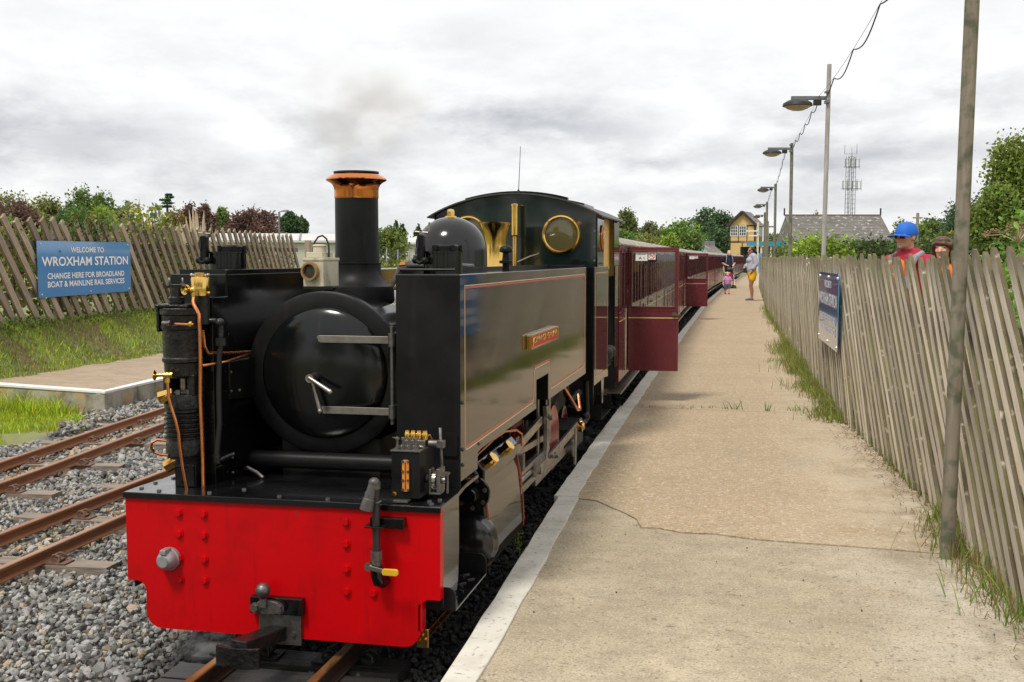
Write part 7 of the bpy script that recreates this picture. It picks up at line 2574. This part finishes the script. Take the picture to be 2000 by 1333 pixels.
# small pieces at the far end of the platform
Y = 92.0
te = empty('trellis_fence', label='small lattice fence across the far end of the platform below the signal box', cat='fence')
mb = MB()
for px in np.arange(1424, 1474, 3.2):
    for s in (-1, 1):
        a, b = far(px, Y, hz(522, Y)), far(px + s * 9, Y, hz(499, Y))
        mb.tube([a, b], .022, 4)
o = mb.build('lattice', M['dbrown'], te)
o['kind'] = 'stuff'
for px in (1422, 1440, 1458, 1474):
    q = far(px, Y)
    MB().cyl((q.x, q.y, 0), (q.x, q.y, hz(497, Y)), .05, n=6).build('fence_post', M['dbrown'], te)
Y = 96.0
q = far(1483, Y)
bs = empty('sign_post', (q.x, q.y, 0), YAW, 'slim dark blue notice post at the far end of the platform', 'sign')
MB().bb(-.20, .20, -.04, .04, .1, hz(495, Y)).build('board', M['signblue'], bs, .01)
MB().cyl((.28, 0, .0), (.28, 0, hz(492, Y)), .05, n=8).build('post', M['dbrown'], bs)
# telegraph style poles near the far lamps
for px, Y, pt, r_, lab in ((1497.5, 62, 433, .055, 'slim grey pole at the right of the signal box'), (1788, 70, 417, .10, 'wooden telegraph pole among the trees on the right')):
    q = far(px, Y)
    po = empty('utility_pole', (q.x, q.y, 0), YAW, lab, 'pole')
    MB().cyl((0, 0, 0), (0, 0, hz(pt, Y)), r_, n=8).build('pole', M['post'], po)
    MB().bb(-.3, .3, -.04, .04, hz(pt, Y) - .35, hz(pt, Y) - .27).build('crossarm', M['post'], po)
# finger boards fixed near the signal box corner
q = far(1478, 90)
fb = empty('signal_post', (q.x, q.y, 0), YAW, 'old wooden signal post with two small arms beside the signal box', 'signal')
MB().bb(-.07, .07, -.07, .07, 0, hz(435, 90)).build('post', M['cpost'], fb)
for z_, w_ in ((452, .95), (461, .75)):
    MB().bb(-w_, 0, -.12, -.08, hz(z_, 90) - .05, hz(z_, 90) + .05).build('arm', M['swhite'], fb)

# ================================================================== smoke
def volume(name, label, center, rad, dens, color, ns, seed, thr=(.42, .68)):
    m = bpy.data.materials.new(name)
    m.use_nodes = True
    N, L = m.node_tree.nodes, m.node_tree.links
    N.clear()
    o = N.new('ShaderNodeOutputMaterial')
    v = N.new('ShaderNodeVolumePrincipled')
    v.inputs['Color'].default_value = (*color, 1)
    t = N.new('ShaderNodeTexCoord')
    n = N.new('ShaderNodeTexNoise'); n.inputs['Scale'].default_value = ns; n.inputs['Detail'].default_value = 3
    L.new(t.outputs['Object'], n.inputs['Vector'])
    r = N.new('ShaderNodeMapRange'); r.inputs['From Min'].default_value = thr[0]; r.inputs['From Max'].default_value = thr[1]
    L.new(n.outputs['Fac'], r.inputs['Value'])
    ln = N.new('ShaderNodeVectorMath'); ln.operation = 'LENGTH'
    L.new(t.outputs['Object'], ln.inputs[0])
    f = N.new('ShaderNodeMapRange'); f.interpolation_type = 'SMOOTHSTEP'
    f.inputs['From Min'].default_value = 1.0; f.inputs['From Max'].default_value = .25
    L.new(ln.outputs['Value'], f.inputs['Value'])
    mu = N.new('ShaderNodeMath'); mu.operation = 'MULTIPLY'; L.new(r.outputs[0], mu.inputs[0]); L.new(f.outputs[0], mu.inputs[1])
    m2 = N.new('ShaderNodeMath'); m2.operation = 'MULTIPLY'; m2.inputs[1].default_value = dens; L.new(mu.outputs[0], m2.inputs[0])
    L.new(m2.outputs[0], v.inputs['Density'])
    L.new(v.outputs[0], o.inputs['Volume'])
    ob = MB().ell((0, 0, 0), 1.0, 24, 16).build(name, m)
    ob.location = center
    ob.scale = rad
    tag(ob, label, kind='stuff')
    return ob


volume('smoke', 'thin brownish smoke drifting above the chimney', (-.02, .95, 2.08), (.42, .45, .31), 2.3, (.60, .56, .51), 2.2, 1)
volume('steam', 'wisp of white steam beside the sleeper under the buffer beam', (-.36, .12, -.02), (.17, .18, .06), 9.0, (.95, .95, .95), 2.6, 2)
# ash and steam-whitened patch on the sleeper end
# ================================================================== people
def organic(name, prims, vox, m, parent=None, smooth=2):
    """one continuous surface grown round tapered limbs and ellipsoids"""
    mb = MB()
    for q in prims:
        if q[0] == 'cap':
            _, p0, p1, r0, r1 = q
            mb.cyl(p0, p1, r0, r1, 14).ell(p0, r0, 12, 8).ell(p1, r1, 12, 8)
        elif q[0] == 'ell':
            mb.ell(q[1], q[2], 16, 10, q[3] if len(q) > 3 else None)
        elif q[0] == 'chain':
            pts, rs = q[1], q[2]
            for i in range(len(pts) - 1):
                mb.cyl(pts[i], pts[i + 1], rs[i], rs[i + 1], 14)
            for p_, r_ in zip(pts, rs): mb.ell(p_, r_, 12, 8)
    me = bpy.data.meshes.new('tmp')
    me.from_pydata(mb.v, [], mb.f)
    ob = bpy.data.objects.new('tmp', me)
    COL.objects.link(ob)
    rm = ob.modifiers.new('r', 'REMESH'); rm.mode = 'VOXEL'; rm.voxel_size = vox; rm.use_smooth_shade = True
    sm = ob.modifiers.new('s', 'SMOOTH'); sm.factor = .5; sm.iterations = smooth
    dg = bpy.context.evaluated_depsgraph_get()
    dg.update()
    out = bpy.data.meshes.new_from_object(ob.evaluated_get(dg))
    bpy.data.objects.remove(ob)
    out.name = name
    out.materials.clear()
    return link(name, out, m, parent)


M['skin'] = mat('skin', (.70, .43, .32), (.62, .34, .24), ns=14, rough=.5, sub=.15)
M['skin_tan'] = mat('tanned_skin', (.42, .20, .115), (.36, .16, .09), ns=12, rough=.5, sub=.1)
M['skin_old'] = mat('weathered_skin', (.66, .38, .27), (.56, .28, .19), ns=22, rough=.5, sub=.1)
M['cap_blue'] = mat('bright_blue_cap', (.008, .14, .60), (.01, .11, .50), ns=12, rough=.7)
M['crimson'] = mat('crimson_jacket', (.44, .015, .05), (.33, .01, .035), ns=10, rough=.8)
M['orange'] = mat('orange_shirt', (.85, .17, .008), rough=.8)
M['strapgrey'] = mat('grey_strap', (.30, .29, .32), (.24, .23, .26), ns=30, rough=.8)
M['hair_dark'] = mat('dark_brown_hair', (.055, .026, .016), (.16, .075, .035), ns=28, rough=.5, stretch=(3, 3, .5), bump=.4, bs=60)
M['hair_black'] = mat('black_hair', (.012, .009, .009), rough=.45)
M['hair_blonde'] = mat('blonde_hair', (.60, .40, .17), (.46, .28, .10), ns=28, rough=.5, stretch=(3, 3, .5))
M['sweat'] = mat('pale_lilac_grey_sweatshirt', (.42, .42, .50), (.34, .34, .42), ns=9, rough=.9, bump=.3, bs=14)
M['shorts_y'] = mat('yellow_shorts', (.85, .50, .005), (.72, .38, .004), ns=12, rough=.8)
M['navy'] = mat('navy_tshirt', (.008, .014, .035), (.014, .022, .05), ns=12, rough=.85)
M['denim'] = mat('denim', (.08, .115, .18), (.12, .16, .22), ns=30, rough=.85)
M['pinktop'] = mat('pink_top', (.62, .32, .55), (.52, .22, .46), ns=20, rough=.85)
M['maroonsh'] = mat('maroon_shorts', (.10, .015, .03), rough=.85)
M['shoe'] = mat('grey_shoe', (.09, .10, .13), rough=.7)
M['sole'] = mat('pale_sole', (.55, .52, .48), rough=.7)
M['stubble'] = mat('grey_stubble', (.34, .24, .20), (.26, .17, .14), ns=60, rough=.7)
M['lip'] = mat('lips', (.36, .12, .10), rough=.5)
M['sunglass'] = mat('black_sunglasses', (.008, .008, .008), rough=.12, spec=.7)
M['eyewhite'] = mat('eye_white', (.6, .56, .52), rough=.3)


def head_prims(c, s=1.0, jaw=1.0):
    """head facing -y, c = centre between the ears"""
    c = Vector(c)
    P = lambda x_, y_, z_: c + Vector((x_, y_, z_)) * s
    return [('ell', P(0, .012, .035), (.078 * s, .098 * s, .090 * s)), ('ell', P(0, -.015, -.01), (.068 * s, .080 * s, .095 * s)),
            ('ell', P(0, -.038, -.070), (.050 * s * jaw, .048 * s, .042 * s)), ('ell', P(0, -.012, -.055), (.060 * s * jaw, .062 * s, .045 * s)),
            ('cap', P(0, -.088, .012), P(0, -.108, -.030), .010 * s, .0155 * s), ('ell', P(0, -.092, -.032), (.021 * s, .014 * s, .011 * s)),
            ('ell', P(.034, -.072, -.025), (.022 * s, .018 * s, .020 * s)), ('ell', P(-.034, -.072, -.025), (.022 * s, .018 * s, .020 * s)),
            ('ell', P(0, -.084, -.060), (.026 * s, .012 * s, .011 * s)), ('ell', P(0, -.082, -.090), (.020 * s, .014 * s, .014 * s)),
            ('ell', P(.032, -.078, .024), (.026 * s, .012 * s, .009 * s)), ('ell', P(-.032, -.078, .024), (.026 * s, .012 * s, .009 * s)),
            ('ell', P(.078, .008, -.005), (.010 * s, .020 * s, .032 * s)), ('ell', P(-.078, .008, -.005), (.010 * s, .020 * s, .032 * s))]


def hand_prims(w, d, up, s=1.0, curl=.5, side=1):
    """palm with four unequal fingers and a thumb; w = wrist, d = direction, up = back of the hand"""
    w, d, up = Vector(w), Vector(d).normalized(), Vector(up).normalized()
    r = d.cross(up).normalized() * side
    out = [('cap', w, w + d * .045 * s, .021 * s, .024 * s), ('ell', w + d * .055 * s, (.034 * s, .034 * s, .034 * s)) if False else ('cap', w + d * .05 * s - r * .016 * s, w + d * .05 * s + r * .018 * s, .017 * s, .017 * s)]
    for k, (o_, l_) in enumerate(((-.030, .070), (-.010, .078), (.010, .074), (.029, .058))):
        a = w + d * .068 * s + r * o_ * s
        b = a + (d - up * curl * .5).normalized() * l_ * .5 * s
        c = b + (d - up * curl * 1.6).normalized() * l_ * .5 * s
        out.append(('chain', [a - d * .02 * s, a, b, c], [.0115 * s, .0100 * s, .0090 * s, .0075 * s]))
    t0 = w + d * .018 * s - r * .018 * s
    t1 = t0 + (d * .7 - r * .8 - up * .2).normalized() * .034 * s
    t2 = t1 + (d * .95 - r * .3 - up * .4).normalized() * .030 * s
    out.append(('chain', [t0, t1, t2], [.013 * s, .011 * s, .009 * s]))
    return out


def person(loc, rz, label, group=None):
    return empty('person', loc, rz, label, 'person', group)


# ---- woman in yellow shorts, side on, looking away to the left (faces -y in her own frame)
q = gp(1466, 588, .10)
pw_ = person((q.x, q.y, .10), YAW - math.radians(82), 'woman in a grey sweatshirt and yellow shorts standing on the platform, dark hair tied back')
H_ = 1.0
body = head_prims((0, -.015, 1.565), .96)
body += [('cap', (0, .01, 1.50), (0, .025, 1.42), .050, .056), ('chain', [(0, .03, 1.38), (0, .03, 1.15), (0, .02, .95), (0, .03, .86)], [.09, .11, .12, .13])]
for s in (-1, 1):
    f = -.03 if s > 0 else .03
    body += [('chain', [(s * .085, .03, .86), (s * .09, .02 + f, .62), (s * .085, .0 + f, .47), (s * .085, .035 + f, .33), (s * .085, .04 + f, .10), (s * .085, .03 + f, .06)], [.100, .074, .056, .058, .037, .037]),
             ('chain', [(s * .085, .05 + f, .035), (s * .085, -.02 + f, .035), (s * .09, -.12 + f, .028)], [.032, .034, .030])]
# arms: near hand at the hip pocket, far arm folded in front
body += [('chain', [(.175, .04, 1.37), (.215, .075, 1.14), (.20, -.02, .97)], [.050, .042, .032])]
body += hand_prims((.195, -.03, .955), (-.1, -.35, -.9), (1, 0, 0), 1.0, .5)
body += [('chain', [(-.175, .03, 1.37), (-.20, -.02, 1.15), (-.13, -.17, 1.08)], [.050, .042, .032])]
body += hand_prims((-.12, -.18, 1.07), (.8, -.4, -.1), (0, -.4, 1), 1.0, .8)
organic('body', body, .011, M['skin_tan'], pw_)
sw = [('chain', [(0, .045, 1.40), (0, .04, 1.28), (0, .02, 1.12), (0, .01, 1.00), (0, .02, .90)], [.120, .142, .150, .152, .132]), ('ell', (0, -.06, 1.03), (.12, .08, .12)), ('ell', (0, -.06, 1.27), (.13, .10, .10)),
      ('chain', [(-.13, .035, 1.41), (.13, .035, 1.41)], [.075, .075]),
      ('chain', [(.16, .04, 1.39), (.222, .085, 1.15), (.212, .0, 1.02)], [.078, .075, .058]), ('chain', [(-.16, .04, 1.39), (-.215, -.01, 1.15), (-.15, -.14, 1.09)], [.078, .070, .052])]
organic('sweatshirt', sw, .016, M['sweat'], pw_, 2)
organic('shorts', [('chain', [(0, .03, .95), (0, .035, .86)], [.135, .150]), ('chain', [(.085, .035, .86), (.092, .015, .70)], [.122, .110]), ('chain', [(-.085, .035, .86), (-.092, .06, .70)], [.122, .110]), ('ell', (0, .09, .87), (.13, .08, .09))], .014, M['shorts_y'], pw_)
organic('hair', [('ell', (0, .02, 1.61), (.086, .104, .080)), ('ell', (0, .06, 1.57), (.074, .070, .085)), ('ell', (0, .135, 1.545), (.036, .045, .055)), ('ell', (0, .165, 1.50), (.022, .03, .05))], .010, M['hair_black'], pw_)
MB().box((0, -.088, 1.585), (.13, .016, .030)).box((.070, -.05, 1.588), (.006, .09, .010)).box((-.070, -.05, 1.588), (.006, .09, .010)).build('sunglasses', M['sunglass'], pw_, .004)
for s in (-1, 1):
    f = -.03 if s > 0 else .03
    organic('shoe', [('chain', [(s * .087, .055 + f, .045), (s * .087, -.02 + f, .045), (s * .09, -.14 + f, .032)], [.042, .042, .035])], .010, M['shoe'], pw_)
    MB().prism([(s * .09 + .040 * math.cos(t), -.04 + f + .145 * math.sin(t)) for t in np.linspace(0, 2 * PI, 16, endpoint=False)], 'z', 0, .018).build('sole', M['sole'], pw_)
MB().lathe([(.030, -.012), (.034, -.012), (.034, .012), (.030, .012), (.030, -.012)], (.202, -.015, .975), (.1, .6, 1), 16).build('wristwatch', M['rubber'], pw_)

# ---- bald man pushing the pushchair, walking towards the viewer
q = gp(1422.5, 563, .10)
bm_ = person((q.x, q.y, .10), YAW + math.radians(4), 'bald man in a navy t-shirt with grey rucksack straps pushing a pushchair')
body = head_prims((0, -.07, 1.56), 1.04, 1.1)
body += [('cap', (0, -.03, 1.48), (0, .0, 1.40), .058, .065), ('chain', [(0, 0, 1.33), (0, .01, 1.1), (0, .02, .92)], [.12, .13, .125])]
for s in (-1, 1):
    f = -.12 if s > 0 else .12
    body += [('chain', [(s * .09, .02, .90), (s * .10, f * .4, .50), (s * .10, f, .10)], [.095, .058, .042]), ('chain', [(s * .10, f + .03, .05), (s * .11, f - .14, .035)], [.042, .036])]
    body += [('chain', [(s * .20, .0, 1.37), (s * .27, .03, 1.10), (s * (.15 if s > 0 else .16), -.22, 1.02)], [.058, .046, .034])]
    body += hand_prims((s * .15, -.23, 1.02), (-s * .4, -.9, 0), (0, 0, 1), 1.05, .9, s)
organic('body', body, .013, M['skin'], bm_)
organic('t_shirt', [('chain', [(0, .01, 1.38), (0, .01, 1.2), (0, .0, 1.02), (0, .01, .90)], [.13, .165, .168, .150]), ('chain', [(-.15, .01, 1.39), (.15, .01, 1.39)], [.075, .075]), ('chain', [(.19, .0, 1.37), (.25, .02, 1.20)], [.078, .070]), ('chain', [(-.19, 0, 1.37), (-.25, .02, 1.20)], [.078, .070])], .017, M['navy'], bm_)
organic('shorts', [('chain', [(0, .02, .93), (0, .02, .86)], [.145, .15]), ('chain', [(.09, .0, .86), (.105, -.04, .56)], [.12, .105]), ('chain', [(-.09, .03, .86), (-.105, .05, .56)], [.12, .105])], .017, M['maroonsh'], bm_)
for s in (-1, 1):
    MB().tube([(s * .12, .14, 1.30), (s * .125, .03, 1.475), (s * .13, -.10, 1.42), (s * .14, -.155, 1.30), (s * .16, -.12, 1.10)], .020, 8).build('rucksack_strap', M['strapgrey'], bm_)
    organic('shoe', [('chain', [(s * .10, (-.12 if s > 0 else .12) + .03, .045), (s * .11, (-.12 if s > 0 else .12) - .14, .035)], [.048, .042])], .012, M['shoe'], bm_)
organic('rucksack', [('ell', (0, .22, 1.22), (.17, .11, .24))], .02, M['strapgrey'], bm_)

# ---- pushchair in front of him
pc = empty('pushchair', (q.x + .06, q.y - .62, .10), YAW, 'folding pushchair with dark hood and pink lining', 'pushchair')
M['pink'] = mat('hot_pink_cloth', (.70, .04, .30), (.55, .03, .22), ns=20, rough=.8)
for s in (-1, 1):
    MB().tube([(s * .20, .38, .98), (s * .20, .15, .65), (s * .19, -.20, .15)], .012, 6).build('frame', M['steel'], pc)
    MB().tube([(s * .20, -.02, .50), (s * .20, .18, .12)], .012, 6).build('frame', M['steel'], pc)
    for yy in (-.22, .20):
        for dx in (-.03, .03):
            MB().lathe([(.04, -.012), (.072, -.012), (.078, 0), (.072, .012), (0, .014)], (s * .20 + dx, yy, .078), (1, 0, 0), 18).build('wheel', M['rubber'], pc)
MB().tube([(-.20, .38, .98), (.20, .38, .98)], .014, 6).build('handle', M['rubber'], pc)
organic('hood', [('ell', (0, .10, .82), (.19, .17, .13)), ('ell', (0, .20, .72), (.18, .08, .16))], .016, M['rubber'], pc)
organic('seat', [('ell', (0, .12, .56), (.17, .06, .22)), ('ell', (0, -.02, .38), (.17, .16, .06))], .016, M['pink'], pc)

# ---- toddler walking in front
q = gp(1420, 575, .10)
td = person((q.x, q.y, .10), YAW + math.radians(3), 'toddler with blonde bunches in a pink top and blue shorts walking ahead of the pushchair')
k_ = .52
body = head_prims((0, -.01, .735), .80)
body += [('cap', (0, 0, .67), (0, 0, .63), .036, .04), ('chain', [(0, 0, .60), (0, 0, .45), (0, 0, .38)], [.075, .085, .085])]
for s in (-1, 1):
    f = -.05 if s > 0 else .05
    body += [('chain', [(s * .05, 0, .37), (s * .055, f * .5, .21), (s * .055, f, .06)], [.056, .042, .030]), ('chain', [(s * .055, f + .01, .03), (s * .06, f - .06, .025)], [.028, .025]),
             ('chain', [(s * .11, 0, .59), (s * .15, .0, .46), (s * .155, -.04, .36)], [.036, .028, .022])]
    body += hand_prims((s * .155, -.045, .35), (0, -.3, -1), (s, 0, 0), .62, .6)
organic('body', body, .009, M['skin'], td)
organic('top', [('chain', [(0, 0, .61), (0, 0, .50), (0, 0, .41)], [.085, .105, .105]), ('chain', [(.08, 0, .61), (.14, 0, .52)], [.05, .045]), ('chain', [(-.08, 0, .61), (-.14, 0, .52)], [.05, .045]), ('ell', (0, -.05, .53), (.09, .06, .07))], .011, M['pinktop'], td)
organic('shorts', [('chain', [(0, 0, .40), (0, 0, .35)], [.098, .10]), ('chain', [(.05, 0, .34), (.06, -.01, .24)], [.072, .070]), ('chain', [(-.05, 0, .34), (-.06, .01, .24)], [.072, .070])], .011, M['denim'], td)
organic('hair', [('ell', (0, .01, .775), (.070, .082, .058)), ('ell', (.082, .0, .785), (.034, .030, .036)), ('ell', (-.082, .0, .785), (.034, .030, .036))], .009, M['hair_blonde'], td)
for s in (-1, 1):
    organic('shoe', [('chain', [(s * .055, (-.05 if s > 0 else .05) + .015, .03), (s * .06, (-.05 if s > 0 else .05) - .06, .025)], [.034, .03])], .009, M['redink'] if s > 0 else M['shoe'], td)

# ---- man in a blue cap behind the right-hand fence, looking to the left
Y = 10.6
b_ = far(1766, Y)
mc = person((b_.x, b_.y, .08), YAW - math.radians(58), 'man in a bright blue cap, sunglasses and crimson jacket looking over the fence')
zc_ = hz(464, Y) - .08
body = head_prims((0, 0, zc_), 1.06, 1.08)
body += [('cap', (0, .015, zc_ - .06), (0, .05, zc_ - .19), .062, .068), ('chain', [(0, .06, zc_ - .28), (0, .06, 1.0), (0, .06, .85)], [.13, .14, .14])]
for s in (-1, 1):
    body += [('chain', [(s * .10, .05, .85), (s * .10, .04, .5), (s * .10, .05, .08)], [.10, .062, .045]), ('chain', [(s * .10, .06, .04), (s * .11, -.1, .035)], [.04, .036]),
             ('chain', [(s * .21, .05, zc_ - .27), (s * .27, .06, 1.05), (s * .25, -.02, .80)], [.06, .048, .036])]
    body += hand_prims((s * .25, -.03, .78), (0, -.2, -1), (s, 0, 0), 1.05, .5)
organic('body', body, .0075, M['skin_old'], mc)
zs = zc_ - .185
organic('jacket', [('chain', [(0, .065, zs - .06), (0, .07, zs - .3), (0, .065, .80)], [.165, .175, .165]), ('chain', [(-.17, .06, zs - .050), (.17, .06, zs - .050)], [.074, .074]), ('chain', [(.22, .06, zs - .06), (.29, .07, 1.05), (.265, -.01, .86)], [.082, .068, .052]), ('chain', [(-.22, .06, zs - .06), (-.29, .07, 1.05), (-.265, -.01, .86)], [.082, .068, .052]),
                   ('chain', [(-.105, -.03, zs + .0), (-.075, .08, zs + .05), (.075, .08, zs + .05), (.105, -.03, zs + .0)], [.020, .024, .024, .020])], .011, M['crimson'], mc)
organic('orange_shirt', [('chain', [(0, .035, zs - .005), (0, -.050, zs - .10), (0, -.100, zs - .26)], [.070, .085, .080])], .010, M['orange'], mc)
organic('trousers', [('chain', [(0, .06, .90), (0, .06, .82)], [.15, .155]), ('chain', [(.10, .05, .82), (.105, .05, .10)], [.12, .07]), ('chain', [(-.10, .05, .82), (-.105, .05, .10)], [.12, .07])], .018, M['denim'], mc)
for s in (-1, 1):
    pts = [(s * .125, .15, zs - .05), (s * .13, .07, zs + .028), (s * .135, -.03, zs - .01), (s * .13, -.105, zs - .14), (s * .12, -.12, zs - .3)]
    MB().tube(pts, [.030, .032, .032, .030, .028], 10).build('strap', M['strapgrey'], mc)
hc = zc_
cap = MB()
prof = [(.0, .154), (.034, .152), (.064, .139), (.088, .112), (.100, .078), (.105, .045), (.104, .030)]
cap.lathe([(r_ * 1.0, h_) for r_, h_ in prof][::-1], (0, .012, hc - .008), n=36)
cp_o = cap.build('cap', M['cap_blue'], mc)
cp_o.data.transform(Matrix.Translation((0, .012, hc)) @ Matrix.Diagonal((.93, 1.14, 1.0, 1)) @ Matrix.Translation((0, -.012, -hc)))
pk = MB()
V_, F_ = [], []
for i in range(7):
    for j in range(11):
        a = -1.15 + 2.3 * j / 10
        r_ = .098 + .078 * i / 6 * math.cos(a * .78)
        V_.append((r_ * math.sin(a) * .92, -.012 - r_ * math.cos(a) * 1.06, hc + .030 + .004 * i * 0 - .012 * (i / 6) - .018 * (math.sin(a)) ** 2))
n_ = len(V_)
V_ += [(a, b, c - .005) for a, b, c in V_]
for i in range(6):
    for j in range(10):
        F_ += [(i * 11 + j, i * 11 + j + 1, i * 11 + j + 12, i * 11 + j + 11), (n_ + i * 11 + j, n_ + i * 11 + j + 11, n_ + i * 11 + j + 12, n_ + i * 11 + j + 1)]
for j in range(10): F_.append((66 + j, 66 + j + 1, n_ + 66 + j + 1, n_ + 66 + j))
pk.add(V_, F_, 0, True)
pk.build('cap_peak', M['cap_blue'], cp_o)
for s in (-1, 1):
    MB().ell((s * .034, -.093, hc + .004), (.031, .010, .022), 16, 10, (0, 0, s * .22)).build('sunglass_lens', M['sunglass'], mc)
    MB().tube([(s * .064, -.082, hc + .008), (s * .078, -.04, hc + .008), (s * .084, .01, hc + .006)], .0035, 6).build('sunglass_arm', M['sunglass'], mc)
MB().tube([(-.012, -.100, hc + .008), (.012, -.100, hc + .008)], .003, 6).build('sunglass_bridge', M['sunglass'], mc)
MB().ell((0, -.0935, hc - .066), (.024, .006, .0045), 12, 6).build('mouth', M['lip'], mc)
organic('beard', [('ell', (0, -.055, hc - .098), (.040, .036, .016)), ('chain', [(-.05, -.035, hc - .07), (-.03, -.070, hc - .098), (.03, -.070, hc - .098), (.05, -.035, hc - .07)], [.010, .013, .013, .010])], .006, M['stubble'], mc)
organic('hair', [('ell', (0, .055, hc + .005), (.078, .062, .045))], .008, M['strapgrey'], mc)

# ---- woman behind the fence to the right of him, smiling
Y = 10.9
b_ = far(1839, Y)
wf = person((b_.x, b_.y, .08), YAW - math.radians(38), 'smiling woman with short dark brown hair peering over the fence')
zc_ = hz(486, Y) - .08
body = head_prims((0, 0, zc_), .98)
body += [('cap', (0, .015, zc_ - .06), (0, .045, zc_ - .17), .048, .052), ('chain', [(0, .05, zc_ - .25), (0, .05, .95), (0, .05, .80)], [.11, .12, .13])]
for s in (-1, 1):
    body += [('chain', [(s * .09, .05, .80), (s * .09, .04, .45), (s * .09, .05, .08)], [.09, .055, .04]), ('chain', [(s * .09, .06, .04), (s * .10, -.09, .035)], [.036, .032]),
             ('chain', [(s * .17, .05, zc_ - .24), (s * .22, .06, 1.0), (s * .20, -.02, .78)], [.05, .04, .03])]
    body += hand_prims((s * .20, -.03, .76), (0, -.2, -1), (s, 0, 0), .95, .5)
organic('body', body, .0075, M['skin'], wf)
organic('top', [('chain', [(0, .055, zc_ - .27), (0, .06, 1.0), (0, .055, .78)], [.135, .15, .145]), ('chain', [(-.15, .05, zc_ - .25), (.15, .05, zc_ - .25)], [.065, .065]), ('chain', [(.18, .05, zc_ - .26), (.23, .06, 1.08)], [.066, .055]), ('chain', [(-.18, .05, zc_ - .26), (-.23, .06, 1.08)], [.066, .055])], .012, M['orange'], wf)
organic('trousers', [('chain', [(0, .05, .86), (0, .05, .78)], [.14, .145]), ('chain', [(.09, .05, .78), (.095, .05, .10)], [.11, .065]), ('chain', [(-.09, .05, .78), (-.095, .05, .10)], [.11, .065])], .018, M['denim'], wf)
hc = zc_
organic('hair', [('ell', (0, .025, hc + .050), (.087, .100, .070)), ('ell', (0, .055, hc + .005), (.092, .080, .090)), ('chain', [(.082, -.02, hc + .045), (.086, .0, hc - .02), (.078, .02, hc - .075)], [.022, .026, .018]), ('chain', [(-.082, -.02, hc + .045), (-.086, .0, hc - .02), (-.078, .02, hc - .075)], [.022, .026, .018]),
                 ('chain', [(-.075, -.050, hc + .035), (-.03, -.082, hc + .052), (.03, -.084, hc + .048), (.075, -.050, hc + .030)], [.026, .024, .024, .026]), ('ell', (0, -.03, hc + .078), (.074, .072, .046)), ('cap', (-.03, -.088, hc + .045), (.0, -.092, hc + .030), .012, .007)], .007, M['hair_dark'], wf)
for s in (-1, 1):
    MB().ell((s * .031, -.076, hc + .006), (.013, .006, .0045), 12, 6).build('eye', M['sunglass'], wf)
    MB().tube([(s * .016, -.083, hc + .022), (s * .032, -.083, hc + .027), (s * .050, -.074, hc + .021)], .0028, 5).build('eyebrow', M['hair_dark'], wf)
MB().tube([(-.026, -.076, hc - .050), (-.012, -.086, hc - .058), (.012, -.086, hc - .058), (.026, -.076, hc - .050)], [.003, .005, .005, .003], 6).build('mouth', M['lip'], wf)

# ---- blonde girl at the window of the third carriage
c3 = COACH[2].location
gl_ = person((c3.x + .42, c3.y + 1.45, .39), math.radians(-150), 'girl with long blonde hair sitting in the third carriage, seen through its door glass')
body = head_prims((0, 0, .80), .92) + [('cap', (0, .01, .74), (0, .03, .66), .042, .046), ('chain', [(0, .04, .60), (0, .05, .25)], [.09, .11])]
for s in (-1, 1):
    body += [('chain', [(s * .13, .04, .60), (s * .17, .0, .40), (s * .10, -.15, .34)], [.042, .034, .026]), ('chain', [(s * .07, .05, .22), (s * .08, -.25, .22), (s * .08, -.27, .03)], [.07, .05, .035])]
    body += hand_prims((s * .10, -.16, .34), (-s * .3, -.9, 0), (0, 0, 1), .8, .6, s)
organic('body', body, .012, M['skin'], gl_)
organic('top', [('chain', [(0, .045, .60), (0, .05, .30)], [.115, .135])], .014, M['pinktop'], gl_)
organic('hair', [('ell', (0, .03, .85), (.088, .10, .085)), ('ell', (0, .08, .74), (.095, .055, .16))], .011, M['hair_blonde'], gl_)

# ---- driver sitting in the cab doorway, knees out
dv = person((.325, 5.04, .60), math.radians(90), 'engine driver in black clothes sitting in the cab doorway with a knee poking out')
body = head_prims((0, .10, .50), .98) + [('cap', (0, .10, .43), (0, .12, .37), .055, .06), ('chain', [(0, .13, .32), (0, .15, .10), (0, .15, .03)], [.12, .13, .13])]
for s in (-1, 1):
    body += [('chain', [(s * .09, .12, .12), (s * .10, -.24, .10), (s * .10, -.17, .04)], [.075, .045, .035]), ('chain', [(s * .17, .12, .30), (s * .21, .02, .12), (s * .10, -.12, .12)], [.05, .042, .032])]
    body += hand_prims((s * .10, -.13, .12), (-s * .2, -.95, 0), (0, 0, 1), 1.0, .6, s)
organic('body', body, .013, M['skin_old'], dv)
organic('jacket', [('chain', [(0, .13, .32), (0, .15, .06)], [.145, .155]), ('chain', [(-.16, .12, .31), (.16, .12, .31)], [.07, .07]), ('chain', [(.18, .12, .30), (.22, .02, .12), (.12, -.09, .12)], [.07, .058, .045]), ('chain', [(-.18, .12, .30), (-.22, .02, .12), (-.12, -.09, .12)], [.07, .058, .045])], .016, M['navy'], dv)
organic('trousers', [('chain', [(0, .14, .05), (.09, .12, .12), (.10, -.24, .10), (.10, -.17, .05)], [.13, .09, .052, .045]), ('chain', [(-.09, .12, .12), (-.10, -.24, .10), (-.10, -.17, .05)], [.09, .052, .045])], .015, M['rubber'], dv)
organic('hair', [('ell', (0, .13, .545), (.084, .095, .065))], .011, M['strapgrey'], dv)
for s in (-1, 1):
    organic('shoe', [('chain', [(s * .10, -.14, .03), (s * .105, -.20, .02)], [.035, .03])], .012, M['rubber'], dv)
